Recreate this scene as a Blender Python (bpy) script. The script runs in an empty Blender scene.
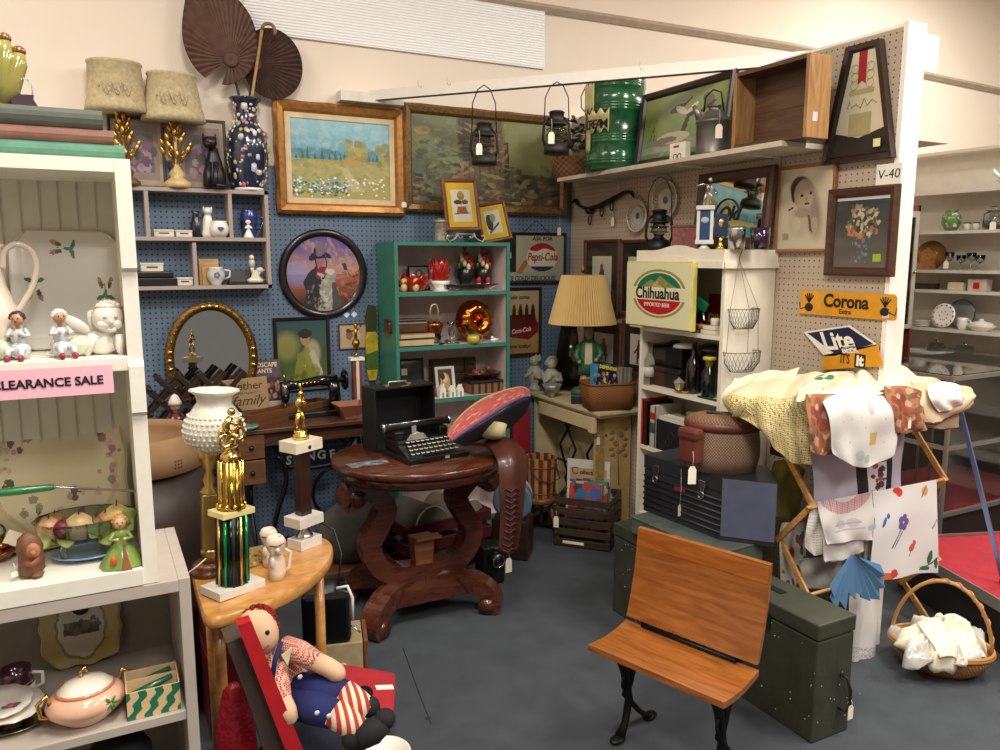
import bpy,bmesh,math,random
import numpy as np
from mathutils import Vector as V,Matrix as Mx
R=random.Random(7)
SC=bpy.context.scene
COL=SC.collection
PI=math.pi
rad=math.radians
# ---------------------------------------------------------------- camera
F=780.0;PIT=rad(8.6);YAW=rad(27.5);CH=1.6
fw=V((math.sin(YAW)*math.cos(PIT),math.cos(YAW)*math.cos(PIT),-math.sin(PIT)))
rt=V((math.cos(YAW),-math.sin(YAW),0));up=rt.cross(fw)
CAMP=V((0,0,CH))
def ray(x,y):return fw+rt*((x-500)/F)-up*((y-375)/F)
def PX(x,y,X):r=ray(x,y);return CAMP+r*(X/r.x)
def PY(x,y,Y):r=ray(x,y);return CAMP+r*(Y/r.y)
def PZ(x,y,Z):r=ray(x,y);return CAMP+r*((Z-CH)/r.z)
def mpp(p):return(V(p)-CAMP).dot(fw)/F # metres covered by one pixel at p
cd=bpy.data.cameras.new('camera');cam=bpy.data.objects.new('camera',cd);COL.objects.link(cam)
cd.sensor_width=36;cd.lens=F/1000*36;cd.clip_start=.05;cd.clip_end=60
cam.matrix_world=Mx(((rt.x,up.x,-fw.x,0),(rt.y,up.y,-fw.y,0),(rt.z,up.z,-fw.z,CH),(0,0,0,1)))
SC.camera=cam
# ---------------------------------------------------------------- colours and materials
def lin1(c):return c/12.92 if c<=.04045 else((c+.055)/1.055)**2.4
def lin(h):
 if not isinstance(h,str):return tuple(h)
 return tuple(lin1(int(h[i:i+2],16)/255)for i in(0,2,4))
_M={}
def _new(name):
 m=bpy.data.materials.new(name);m.use_nodes=True
 nt=m.node_tree;return m,nt,nt.nodes['Principled BSDF']
def mat(h,rough=.55,metal=0.,var=.12,sc=18.,bump=0.,bsc=60.,coat=0.,trans=0.,sheen=0.,emis=0.,alpha=1.):
 k=(h,rough,metal,var,sc,bump,bsc,coat,trans,sheen,emis,alpha)
 if k in _M:return _M[k]
 m,nt,p=_new('m_'+str(h));c=lin(h)
 tc=nt.nodes.new('ShaderNodeTexCoord');n=nt.nodes.new('ShaderNodeTexNoise')
 n.inputs['Scale'].default_value=sc;n.inputs['Detail'].default_value=4
 nt.links.new(tc.outputs['Object'],n.inputs['Vector'])
 r=nt.nodes.new('ShaderNodeMapRange');r.inputs[1].default_value=.3;r.inputs[2].default_value=.7
 nt.links.new(n.outputs['Fac'],r.inputs[0])
 x=nt.nodes.new('ShaderNodeMix');x.data_type='RGBA'
 x.inputs[6].default_value=(*[v*(1-var)for v in c],1);x.inputs[7].default_value=(*[min(1,v*(1+var))for v in c],1)
 nt.links.new(r.outputs[0],x.inputs[0]);nt.links.new(x.outputs[2],p.inputs['Base Color'])
 p.inputs['Roughness'].default_value=rough;p.inputs['Metallic'].default_value=metal
 p.inputs['Coat Weight'].default_value=coat;p.inputs['Transmission Weight'].default_value=trans
 p.inputs['Sheen Weight'].default_value=sheen;p.inputs['Alpha'].default_value=alpha
 if emis:
  p.inputs['Emission Color'].default_value=(*c,1);p.inputs['Emission Strength'].default_value=emis
 if bump:
  n2=nt.nodes.new('ShaderNodeTexNoise');n2.inputs['Scale'].default_value=bsc
  nt.links.new(tc.outputs['Object'],n2.inputs['Vector'])
  b=nt.nodes.new('ShaderNodeBump');b.inputs['Strength'].default_value=min(1,bump);b.inputs['Distance'].default_value=.004
  nt.links.new(n2.outputs['Fac'],b.inputs['Height']);nt.links.new(b.outputs[0],p.inputs['Normal'])
 _M[k]=m;return m
def wood(h1,h2,rough=.4,s=(1.5,14,14),coat=0.):
 k=('w',h1,h2,rough,s,coat)
 if k in _M:return _M[k]
 m,nt,p=_new('wood_'+h1);tc=nt.nodes.new('ShaderNodeTexCoord');mp=nt.nodes.new('ShaderNodeMapping')
 mp.inputs['Scale'].default_value=s;n=nt.nodes.new('ShaderNodeTexNoise');n.inputs['Scale'].default_value=3
 n.inputs['Detail'].default_value=6;n.inputs['Distortion'].default_value=1.2
 nt.links.new(tc.outputs['Object'],mp.inputs[0]);nt.links.new(mp.outputs[0],n.inputs['Vector'])
 cr=nt.nodes.new('ShaderNodeValToRGB');cr.color_ramp.elements[0].position=.35;cr.color_ramp.elements[1].position=.68
 cr.color_ramp.elements[0].color=(*lin(h1),1);cr.color_ramp.elements[1].color=(*lin(h2),1)
 nt.links.new(n.outputs['Fac'],cr.inputs[0]);nt.links.new(cr.outputs[0],p.inputs['Base Color'])
 p.inputs['Roughness'].default_value=rough;p.inputs['Coat Weight'].default_value=coat
 _M[k]=m;return m
def weave(h1,h2,su=60,sv=60,rough=.7):
 k=('v',h1,h2,su,sv)
 if k in _M:return _M[k]
 m,nt,p=_new('weave_'+h1);tc=nt.nodes.new('ShaderNodeTexCoord');sp=nt.nodes.new('ShaderNodeSeparateXYZ')
 nt.links.new(tc.outputs['Object'],sp.inputs[0])
 def mth(op,a,b=None):
  q=nt.nodes.new('ShaderNodeMath');q.operation=op
  for i,v in enumerate((a,b)):
   if v is None:continue
   if isinstance(v,(int,float)):q.inputs[i].default_value=v
   else:nt.links.new(v,q.inputs[i])
  return q.outputs[0]
 a=mth('ARCTAN2',sp.outputs[1],sp.outputs[0])
 x=mth('SINE',mth('MULTIPLY',a,su));z=mth('SINE',mth('MULTIPLY',sp.outputs[2],sv*6.28))
 w=mth('MULTIPLY',x,z);w=mth('MULTIPLY_ADD',w,.5);w.node.inputs[2].default_value=.5
 cr=nt.nodes.new('ShaderNodeMix');cr.data_type='RGBA'
 cr.inputs[6].default_value=(*lin(h1),1);cr.inputs[7].default_value=(*lin(h2),1)
 nt.links.new(w,cr.inputs[0]);nt.links.new(cr.outputs[2],p.inputs['Base Color']);p.inputs['Roughness'].default_value=rough
 b=nt.nodes.new('ShaderNodeBump');b.inputs['Strength'].default_value=.6;b.inputs['Distance'].default_value=.004
 nt.links.new(w,b.inputs['Height']);nt.links.new(b.outputs[0],p.inputs['Normal'])
 _M[k]=m;return m
def stripes(h1,h2,freq,axis=0,duty=.5,rough=.8,wav=0.):
 k=('s',h1,h2,freq,axis,duty,wav)
 if k in _M:return _M[k]
 m,nt,p=_new('stripes');tc=nt.nodes.new('ShaderNodeTexCoord');sp=nt.nodes.new('ShaderNodeSeparateXYZ')
 nt.links.new(tc.outputs['Object'],sp.inputs[0]);q=nt.nodes.new('ShaderNodeMath');q.operation='MULTIPLY';q.inputs[1].default_value=freq
 nt.links.new(sp.outputs[axis],q.inputs[0]);f=nt.nodes.new('ShaderNodeMath');f.operation='FRACT'
 nt.links.new(q.outputs[0],f.inputs[0]);g=nt.nodes.new('ShaderNodeMath');g.operation='GREATER_THAN';g.inputs[1].default_value=duty
 nt.links.new(f.outputs[0],g.inputs[0]);x=nt.nodes.new('ShaderNodeMix');x.data_type='RGBA'
 x.inputs[6].default_value=(*lin(h1),1);x.inputs[7].default_value=(*lin(h2),1)
 nt.links.new(g.outputs[0],x.inputs[0]);nt.links.new(x.outputs[2],p.inputs['Base Color']);p.inputs['Roughness'].default_value=rough
 _M[k]=m;return m
def pegboard(h,hole,axis,hr=.12,band=None):
 m,nt,p=_new('pegboard');tc=nt.nodes.new('ShaderNodeTexCoord');sp=nt.nodes.new('ShaderNodeSeparateXYZ')
 nt.links.new(tc.outputs['Object'],sp.inputs[0])
 def mth(op,a,b=None):
  q=nt.nodes.new('ShaderNodeMath');q.operation=op
  for i,v in enumerate((a,b)):
   if v is None:continue
   if isinstance(v,(int,float)):q.inputs[i].default_value=v
   else:nt.links.new(v,q.inputs[i])
  return q.outputs[0]
 ds=[]
 for ax in(axis,2):
  f=mth('SUBTRACT',mth('FRACT',mth('MULTIPLY',sp.outputs[ax],1/.0262)),.5);ds.append(mth('MULTIPLY',f,f))
 d=mth('SQRT',mth('ADD',ds[0],ds[1]));g=mth('LESS_THAN',d,hr)
 n=nt.nodes.new('ShaderNodeTexNoise');n.inputs['Scale'].default_value=3;nt.links.new(tc.outputs['Object'],n.inputs['Vector'])
 c=lin(h);x0=nt.nodes.new('ShaderNodeMix');x0.data_type='RGBA'
 x0.inputs[6].default_value=(*[v*.9 for v in c],1);x0.inputs[7].default_value=(*[v*1.08 for v in c],1);nt.links.new(n.outputs['Fac'],x0.inputs[0])
 x=nt.nodes.new('ShaderNodeMix');x.data_type='RGBA';x.inputs[7].default_value=(*lin(hole),1)
 nt.links.new(x0.outputs[2],x.inputs[6]);nt.links.new(g,x.inputs[0]);nt.links.new(x.outputs[2],p.inputs['Base Color'])
 p.inputs['Roughness'].default_value=.55;return m
def glass(h='ffffff',rough=.03):
 k=('g',h,rough)
 if k in _M:return _M[k]
 m,nt,p=_new('glass');p.inputs['Base Color'].default_value=(*lin(h),1);p.inputs['Transmission Weight'].default_value=1
 n=nt.nodes.new('ShaderNodeTexNoise');n.inputs['Scale'].default_value=8
 r=nt.nodes.new('ShaderNodeMapRange');r.inputs[3].default_value=rough;r.inputs[4].default_value=rough+.04
 nt.links.new(n.outputs['Fac'],r.inputs[0]);nt.links.new(r.outputs[0],p.inputs['Roughness']);p.inputs['IOR'].default_value=1.45
 _M[k]=m;return m
def vcol(rough=.5,coat=0.,metal=0.):
 k=('c',rough,coat,metal)
 if k in _M:return _M[k]
 m,nt,p=_new('artwork');a=nt.nodes.new('ShaderNodeVertexColor');a.layer_name='Col'
 nt.links.new(a.outputs['Color'],p.inputs['Base Color']);p.inputs['Roughness'].default_value=rough
 p.inputs['Coat Weight'].default_value=coat;p.inputs['Metallic'].default_value=metal;p.inputs['Coat Roughness'].default_value=.05
 _M[k]=m;return m
GOLD=mat('d8b060',.25,1,.15);BRASS=mat('b08a45',.3,1,.2);SILVER=mat('c8c8c8',.22,1,.1);DARKIRON=mat('0e0e0f',.45,.3)
BLACK=mat('101011',.4);WHITE=mat('ece6da',.5,var=.04);CREAM=mat('e2d6b8',.55);PORC=mat('f0ebe0',.18,var=.05,coat=.5)
INK=mat('15120f',.6);RED=mat('b01c1c',.5);TAGM=mat('efe6cf',.7,var=.05);STRING=mat('e8e0d0',.8)
# ---------------------------------------------------------------- geometry collector
class G:
 def __init__(s):s.v=[];s.f=[];s.fm=[];s.sm=[];s.mats=[];s.c=0;s.m=Mx.Identity(4);s.cols=None
 def mat(s,m):
  if m not in s.mats:s.mats.append(m)
  s.c=s.mats.index(m);return s
 def at(s,loc=(0,0,0),rz=0,rx=0,ry=0,sc=1):
  s.m=Mx.Translation(loc)@Mx.Rotation(rz,4,'Z')@Mx.Rotation(ry,4,'Y')@Mx.Rotation(rx,4,'X')@Mx.Scale(sc,4);return s
 def add(s,vs,fs,sm=False):
  b=len(s.v);m=s.m
  s.v+=[tuple(m@V(p))for p in vs]
  for f in fs:s.f.append([b+i for i in f]);s.fm.append(s.c);s.sm.append(sm)
  return s
 def box(s,c,d,bev=.0,rz=0,rx=0,ry=0):
  x,y,z=d[0]/2,d[1]/2,d[2]/2;rm=Mx.Translation(c)@Mx.Rotation(rz,4,'Z')@Mx.Rotation(ry,4,'Y')@Mx.Rotation(rx,4,'X')
  if not bev:
   vs=[rm@V((a*x,b*y,q*z))for a in(-1,1)for b in(-1,1)for q in(-1,1)]
   return s.add(vs,[(0,1,3,2),(4,6,7,5),(0,4,5,1),(2,3,7,6),(0,2,6,4),(1,5,7,3)])
  bm=bmesh.new();bmesh.ops.create_cube(bm,size=1)
  for v in bm.verts:v.co=V((v.co.x*2*x,v.co.y*2*y,v.co.z*2*z))
  bmesh.ops.bevel(bm,geom=bm.edges[:],offset=min(bev,x*.9,y*.9,z*.9),segments=2,affect='EDGES',profile=.5)
  s.add([rm@v.co for v in bm.verts],[[v.index for v in f.verts]for f in bm.faces]);bm.free();return s
 def b2(s,lo,hi,bev=0):return s.box([(a+b)/2 for a,b in zip(lo,hi)],[abs(b-a)for a,b in zip(lo,hi)],bev)
 def cyl(s,p0,p1,r0,r1=None,n=16,sm=True):return s.tube([p0,p1],[r0,r0 if r1 is None else r1],n,sm=sm)
 def tube(s,pts,r,n=8,closed=False,sm=True,flat=1.):
  pts=[V(p)for p in pts];k=len(pts);rs=r if isinstance(r,(list,tuple))else[r]*k
  vs=[];fs=[];prev=None
  for i,p in enumerate(pts):
   a=pts[i-1]if(i>0 or closed)else p;b=pts[(i+1)%k]if(i<k-1 or closed)else p
   t=(b-a)
   t=t.normalized()if t.length>1e-9 else V((0,0,1))
   if prev is None:
    u=t.cross(V((0,0,1)));u=u.normalized()if u.length>1e-3 else V((1,0,0))
   else:
    u=prev-t*prev.dot(t);u=u.normalized()if u.length>1e-6 else prev
   prev=u;w=t.cross(u)
   for j in range(n):
    q=2*PI*j/n;vs.append(p+u*(math.cos(q)*rs[i])+w*(math.sin(q)*rs[i]*flat))
  for i in range(k if closed else k-1):
   a=i*n;b=((i+1)%k)*n
   for j in range(n):fs.append((a+j,a+(j+1)%n,b+(j+1)%n,b+j))
  if not closed:fs+=[tuple(range(n))[::-1],tuple((k-1)*n+j for j in range(n))]
  return s.add(vs,fs,sm)
 def lathe(s,prof,c=(0,0,0),n=28,sx=1.,sy=1.,wob=None,sm=True,arc=2*PI):
  vs=[];fs=[];k=len(prof)
  for i,(r,z)in enumerate(prof):
   for j in range(n):
    q=arc*j/n;w=1. if wob is None else wob(q,i/(k-1),z)
    vs.append((c[0]+r*w*math.cos(q)*sx,c[1]+r*w*math.sin(q)*sy,c[2]+z))
  for i in range(k-1):
   for j in range(n):fs.append((i*n+j,i*n+(j+1)%n,(i+1)*n+(j+1)%n,(i+1)*n+j))
  if prof[0][0]>1e-4:fs.append(tuple(range(n))[::-1])
  if prof[-1][0]>1e-4:fs.append(tuple((k-1)*n+j for j in range(n)))
  return s.add(vs,fs,sm)
 def ell(s,c,r,n=14,rm=None):
  if not isinstance(r,(tuple,list)):r=(r,r,r)
  vs=[];fs=[];h=n//2;rm=rm or Mx.Identity(3)
  for i in range(h+1):
   a=PI*i/h
   for j in range(n):vs.append(V(c)+rm@V((r[0]*math.sin(a)*math.cos(2*PI*j/n),r[1]*math.sin(a)*math.sin(2*PI*j/n),r[2]*math.cos(a))))
  for i in range(h):
   for j in range(n):fs.append((i*n+j,(i+1)*n+j,(i+1)*n+(j+1)%n,i*n+(j+1)%n))
  return s.add(vs,fs,True)
 def prism(s,poly,a,b,plane='xz',sm=False):
  k=len(poly)
  def P(p,t):return{'xz':(p[0],t,p[1]),'xy':(p[0],p[1],t),'yz':(t,p[0],p[1])}[plane]
  vs=[P(p,a)for p in poly]+[P(p,b)for p in poly]
  return s.add(vs,[tuple(range(k)),tuple(range(2*k-1,k-1,-1))]+[(i,i+k,(i+1)%k+k,(i+1)%k)for i in range(k)],sm)
 def sheet(s,fn,nu=16,nv=16,sm=True):
  vs=[fn(i/nu,j/nv)for j in range(nv+1)for i in range(nu+1)]
  return s.add(vs,[(j*(nu+1)+i,j*(nu+1)+i+1,(j+1)*(nu+1)+i+1,(j+1)*(nu+1)+i)for j in range(nv)for i in range(nu)],sm)
 def ring(s,c,r,t,axis='z',n=24,m=6,sx=1.,sy=1.,arc=2*PI,a0=0.):
  k=n if arc>=6.28 else n+1;pts=[]
  for i in range(k):
   q=a0+arc*i/n;x,y=r*math.cos(q)*sx,r*math.sin(q)*sy
   pts.append(V(c)+V({'z':(x,y,0),'y':(x,0,y),'x':(0,x,y)}[axis]))
  return s.tube(pts,t,m,closed=arc>=6.28)
 def text(s,txt,size,loc,rx=PI/2,rz=0,ry=0,ext=.0006,align='CENTER',shear=0.,sx=1.,bold=0.,m=None):
  cu=bpy.data.curves.new('t','FONT');cu.body=txt;cu.size=size;cu.extrude=ext;cu.align_x=align;cu.align_y='CENTER';cu.shear=shear;cu.offset=bold;cu.resolution_u=3
  o=bpy.data.objects.new('t',cu);COL.objects.link(o);me=o.to_mesh()
  rm=m if m is not None else Mx.Translation(loc)@Mx.Rotation(rz,4,'Z')@Mx.Rotation(ry,4,'Y')@Mx.Rotation(rx,4,'X')
  s.add([rm@V((v.co.x*sx,v.co.y,v.co.z))for v in me.vertices],[list(p.vertices)for p in me.polygons])
  o.to_mesh_clear();bpy.data.objects.remove(o);bpy.data.curves.remove(cu);return s
 def mesh(s,name):
  me=bpy.data.meshes.new(name);me.from_pydata(s.v,[],s.f)
  for m in s.mats:me.materials.append(m)
  me.polygons.foreach_set('material_index',s.fm);me.polygons.foreach_set('use_smooth',s.sm);me.update()
  bm=bmesh.new();bm.from_mesh(me);bmesh.ops.recalc_face_normals(bm,faces=bm.faces[:]);bm.to_mesh(me);bm.free()
  return me
 def done(s,name,parent=None,label=None,cat=None,group=None,kind=None,loc=None,rz=0,rot=None,solid=0.,sub=0,recalc=True,origin=None):
  if origin is not None and parent is None and loc is None:
   s.v=[(x-origin[0],y-origin[1],z-origin[2])for x,y,z in s.v];loc=origin
  me=s.mesh(name);o=bpy.data.objects.new(name,me);COL.objects.link(o)
  if parent:o.parent=parent
  if loc is not None:o.location=loc
  if rz:o.rotation_euler=(0,0,rz)
  if rot is not None:o.rotation_euler=rot
  if solid:md=o.modifiers.new('s','SOLIDIFY');md.thickness=solid;md.offset=0
  if sub:md=o.modifiers.new('b','SUBSURF');md.levels=sub;md.render_levels=sub
  tag(o,label,cat,group,kind);return o
def tag(o,label=None,cat=None,group=None,kind=None):
 for k,v in(('label',label),('category',cat),('group',group),('kind',kind)):
  if v:o[k]=v
 return o
def T(name,label,cat,loc,rz=0,group=None,sc=1,rot=None):
 o=bpy.data.objects.new(name,None);COL.objects.link(o);o.location=loc;o.rotation_euler=rot or(0,0,rz);o.scale=(sc,sc,sc);o.empty_display_size=.05
 return tag(o,label,cat,group)
def clone(o,loc=None,rz=None,label=None,group=None,sc=None,parent=None):
 c=o.copy();COL.objects.link(c)
 if parent:c.parent=parent
 if loc is not None:c.location=loc
 if rz is not None:c.rotation_euler=(0,0,rz)
 if sc is not None:c.scale=(sc,sc,sc)if not isinstance(sc,(tuple,list))else sc
 if label:c['label']=label
 if group:c['group']=group
 for ch in[q for q in bpy.data.objects if q.parent==o]:clone(ch,parent=c)
 return c
# ---------------------------------------------------------------- painted pictures (colours of the artwork itself)
class Art:
 def __init__(s,nu,nv,h='808080'):
  s.u,s.w=np.meshgrid((np.arange(nu)+.5)/nu,(np.arange(nv)+.5)/nv);s.nu,s.nv=nu,nv
  s.a=np.zeros((nv,nu,3));s.a[:]=lin(h);s.rg=np.random.RandomState(3)
 def put(s,m,h,k=1.):c=np.array(lin(h));m=m[...,None]*k;s.a=s.a*(1-m)+c*m;return s
 def grad(s,h0,h1,y0=0,y1=1):
  t=np.clip((s.w-y0)/(y1-y0),0,1)[...,None];g=np.array(lin(h0))*(1-t)+np.array(lin(h1))*t
  m=((s.w>=y0)&(s.w<=y1))[...,None];s.a=np.where(m,g,s.a);return s
 def ell(s,cx,cy,rx,ry,h,k=1.,rot=0,soft=.0):
  x=s.u-cx;y=s.w-cy;c,n=math.cos(rot),math.sin(rot);X=x*c+y*n;Y=-x*n+y*c
  d=np.sqrt((X/rx)**2+(Y/ry)**2);m=np.clip((1-d)/max(soft,.02)+.5,0,1)if soft else(d<1).astype(float);return s.put(m,h,k)
 def rect(s,x0,y0,x1,y1,h,k=1.):return s.put(((s.u>x0)&(s.u<x1)&(s.w>y0)&(s.w<y1)).astype(float),h,k)
 def poly(s,pts,h,k=1.):
  m=np.zeros_like(s.u,bool);n=len(pts)
  for i in range(n):
   (x0,y0),(x1,y1)=pts[i],pts[(i+1)%n]
   if y0==y1:continue
   m^=((y0>s.w)!=(y1>s.w))&(s.u<(x1-x0)*(s.w-y0)/(y1-y0)+x0)
  return s.put(m.astype(float),h,k)
 def line(s,x0,y0,x1,y1,t,h,k=1.):
  dx,dy=x1-x0,y1-y0;L=dx*dx+dy*dy or 1e-9;q=np.clip(((s.u-x0)*dx+(s.w-y0)*dy)/L,0,1)
  return s.put((np.hypot(s.u-x0-q*dx,s.w-y0-q*dy)<t).astype(float),h,k)
 def dots(s,n,x0,y0,x1,y1,hs,r0,r1,k=.9,asp=1.):
  for _ in range(n):
   r=s.rg.uniform(r0,r1);s.ell(s.rg.uniform(x0,x1),s.rg.uniform(y0,y1),r,r*asp*s.rg.uniform(.6,1.3),hs[s.rg.randint(len(hs))],k,rot=s.rg.uniform(0,3))
  return s
 def noise(s,k=.15):
  s.a*=(1+k*(s.rg.rand(s.nv,s.nu)-.5)*2)[...,None];return s
 def mesh(s,w,h,name='picture',rough=.5,coat=0.,dep=.002,fn=None,metal=0.):
  nu,nv=s.nu,s.nv;xs=np.linspace(-w/2,w/2,nu+1);zs=np.linspace(-h/2,h/2,nv+1)
  gx,gz=np.meshgrid(xs,zs);vs=np.stack([gx,np.zeros_like(gx),gz],-1).reshape(-1,3)
  if fn:vs=np.array([fn(*p)for p in vs])
  i,j=np.meshgrid(np.arange(nu),np.arange(nv));a=(j*(nu+1)+i).ravel();fs=np.stack([a,a+1,a+nu+2,a+nu+1],-1)
  me=bpy.data.meshes.new(name);me.from_pydata(vs.tolist(),[],fs.tolist())
  at=me.color_attributes.new('Col','FLOAT_COLOR','CORNER');c=np.ones((nv*nu,4));c[:,:3]=np.clip(s.a,0,1).reshape(-1,3)
  at.data.foreach_set('color',np.repeat(c,4,0).ravel());me.materials.append(vcol(rough,coat,metal))
  if fn:me.polygons.foreach_set('use_smooth',[True]*len(fs))
  return me
 def obj(s,w,h,parent=None,loc=(0,0,0),name='picture',rot=None,solid=.002,**k):
  o=bpy.data.objects.new(name,s.mesh(w,h,name,**k));COL.objects.link(o);o.parent=parent;o.location=loc
  if rot:o.rotation_euler=rot
  if solid:md=o.modifiers.new('s','SOLIDIFY');md.thickness=solid;md.offset=0
  return o
def frame(parent,w,h,fwid,dep,m,m2=None,steps=None,y=0.,scallop=0.):
 """mitred picture frame, outer size w x h, centred at the origin, its back at y"""
 prof=steps or[(0,0),(0,-dep*.7),(fwid*.25,-dep),(fwid*.75,-dep*.85),(fwid,-dep*.45),(fwid,0)]
 g=G().mat(m);k=len(prof)
 cs=[(-1,-1),(1,-1),(1,1),(-1,1)];N=10 if scallop else 1;vs=[]
 for e in range(4):
  a,b=cs[e],cs[(e+1)%4]
  for q in range(N):
   t=q/N;px,pz=a[0]+(b[0]-a[0])*t,a[1]+(b[1]-a[1])*t
   for(o,d)in prof:
    so=scallop*math.sin(t*PI*6)**2 if 0<q else 0
    vs.append((px*(w/2-(o if abs(px)==1 else o*abs(px))+(0)),y+d,pz*(h/2-(o if abs(pz)==1 else o*abs(pz)))))
    if so and o<fwid*.1:
     x_,y_,z_=vs[-1]
     if abs(px)==1 and abs(pz)<1:vs[-1]=(x_+px*so,y_,z_)
     elif abs(pz)<1 or abs(px)<1:vs[-1]=(x_,y_,z_+pz*so)
 n=4*N;fs=[(i*k+j,i*k+j+1,((i+1)%n)*k+j+1,((i+1)%n)*k+j)for i in range(n)for j in range(k-1)]
 g.add(vs,fs);g.mat(m2 or m)
 g.add([(-w/2+fwid*.3,y,-h/2+fwid*.3),(w/2-fwid*.3,y,-h/2+fwid*.3),(w/2-fwid*.3,y,h/2-fwid*.3),(-w/2+fwid*.3,y,h/2-fwid*.3)],[(0,1,2,3)])
 return g.done('frame',parent)
def pricetag(parent,loc,w=.022,h=.035,drop=.03,rz=0,rot=None):
 g=G().mat(TAGM);g.prism([(-w/2,-h),(w/2,-h),(w/2,-h*.2),(w*.25,0),(-w*.25,0),(-w/2,-h*.2)],-.0006,.0006)
 g.mat(STRING).tube([(0,0,drop),(0.002,-.003,drop*.5),(0,-.001,-h*.12)],.0008,5)
 return g.done('price_tag',parent,loc=loc,rz=rz,rot=rot)
def turned(p0,p1):return V(p1)-V(p0)
# ---------------------------------------------------------------- setting
def fc(p):return math.atan2(-p[1],-p[0])+PI/2 # turn a thing's front (-y) to the aisle
YB=4.25;XW=2.72
carpet=mat('3e4348',.95,var=.14,sc=9,bump=.6,bsc=300)
G().mat(carpet).box((2.7,.6,-.05),(12,9.4,.1)).mat(mat('2a2d30',.95)).tube([PZ(403,648,.0003),PZ(418,690,.0003),PZ(431,724,.0003)],.0022,4).ell(PZ(428,718,0),(.014,.01,.0006),8).done('floor',kind='structure')
cw=mat('f0e2d2',.8,var=.03,sc=2)
G().mat(cw).box((3.2,4.33,1.9),(10,.14,4.0)).done('wall_back',kind='structure')
G().mat(mat('e6dccb',.8,var=.03)).box((2.7,.6,3.95),(12,9.4,.1)).done('ceiling',kind='structure')
G().mat(mat('e4d6c2',.8,var=.03)).box((8.6,.6,1.95),(.1,9.4,3.9)).done('wall_right',kind='structure')
G().mat(mat('e4d6c2',.8,var=.03)).box((-2.6,.6,1.95),(.1,9.4,3.9)).done('wall_left',kind='structure')
# soffit line and the ribbed white panel high on the back wall
g=G().mat(mat('b5a592',.7));a=PY(476,-2,4.25);b=PY(1000,91,4.25)
g.tube([a-V((1.2,0,-.01)),a,(a+b)/2+V((0,0,.05)),b,b+V((.8,0,-.05))],.028,4,sm=False);g.done('trim_1',kind='structure')
g=G().mat(mat('ffffff',.6,var=.02));p1=PY(542,14,4.24);
g.box((1.64,4.25,2.9),(1.74,.016,.36))
for i in range(24):g.tube([(.77,4.2425,2.73+i*.0148),(2.51,4.2425,2.73+i*.0148)],.004,6)
g.done('trim_2',kind='structure')
PEGB=pegboard('61758c','182028',0,.17);PEGT=pegboard('b5a38f','3a3028',1,.13)
G().mat(PEGB).box((1.16,4.255,1.04),(3.12,.012,2.06)).done('wall_back_pegboard',kind='structure')
g=G().mat(PEGT).b2((XW,1.987,0),(XW+.006,4.25,2.44));g.mat(PEGT).b2((XW+.09,1.987,0),(XW+.096,4.25,2.44))
g.mat(mat('efe8de',.55,var=.03)).b2((XW-.004,1.98,0),(XW+.1,2.0,2.455)).b2((XW+.006,1.995,0),(XW+.09,4.25,2.43)).b2((XW+.006,1.995,2.43),(XW+.09,4.25,2.452))
g.done('wall_partition',kind='structure')
# diagonal brace across the corner, hooks under it
g=G().mat(mat('eee8dc',.6,var=.03));a=PZ(817,57,2.455);b=PZ(372,96,2.455);d=(b-a);L=d.length
g.at((a+b)/2,math.atan2(d.y,d.x)).box((0,0,0),(L,.04,.05));g.mat(mat('6b6660',.7)).box((0,0,-.0255),(L,.0385,.001));g.at()  # shade under the brace painted on as a thin dark strip
g.done('trim_3',kind='structure')
G().mat(mat('e8e0d2',.6)).box((1.4,4.2,2.44),(.35,.09,.05)).done('trim_4',kind='structure')
for i,x in enumerate((418,447,640)):
 p=PZ(x,83-(x-418)*.08,2.44);g=G().mat(SILVER);g.tube([(0,0,.012),(0,0,-.008),(.008,0,-.02),(.016,0,-.02),(.02,0,-.01)],.0012,6)
 g.done('hanging_hook',loc=p,label=['empty cup hook left of the first hanging lantern','empty cup hook just left of the tagged lantern','cup hook above the framed duck picture'][i],cat='hook',group='hooks under the brace')
# ---------------------------------------------------------------- left hutch
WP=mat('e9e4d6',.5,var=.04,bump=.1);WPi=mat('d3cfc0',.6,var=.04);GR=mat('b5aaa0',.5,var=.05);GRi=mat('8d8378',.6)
HY=2.024;HB=HY+.30
t=T('hutch_top','white painted open hutch of two shelves with beadboard back, on the greige cabinet','shelf unit',(-.4,HY,.803))
g=G().mat(WP);o=V((-.4,HY,.803));g.at(-o)
g.prism([(0,.802),(.30,.802),(.30,1.82),(-.012,1.82),(-.012,1.575),(.004,1.565),(.004,1.36),(-.012,1.36),(-.002,1.24),(.0,.84)],.066,.097,'yz')if 0 else None
pr=[(HY,.802),(HB,.802),(HB,1.82),(HY-.014,1.82),(HY-.014,1.575),(HY,1.565),(HY,1.36),(HY-.014,1.345),(HY-.014,1.235),(HY,1.225)]
g.prism(pr,.064,.097,'yz').prism(pr,-.90,-.867,'yz')
g.b2((-.867,HY-.012,1.79),(.064,HB,1.82))
g.done('side_panel',t)
g=G().at(-o).mat(WPi);g.b2((-.867,HB-.012,.845),(.064,HB,1.79))
for i in range(22):g.mat(mat('b9b5a6',.7)).b2((-.86+i*.042,HB-.0145,.845),(-.857+i*.042,HB-.0118,1.79))
g.done('back_panel',t)
for z0,z1 in((1.335,1.368),(.802,.845)):G().at(-o).mat(WP).b2((-.867,HY-.006,z0),(.064,HB-.012,z1),.002).done('shelf',t)
t=T('base_cabinet','greige painted open shelf cabinet carrying the white hutch','cabinet',(-.4,HY,0))
g=G().at((.4,-HY,0)).mat(GR);y0,y1=HY,HY+.42
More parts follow.
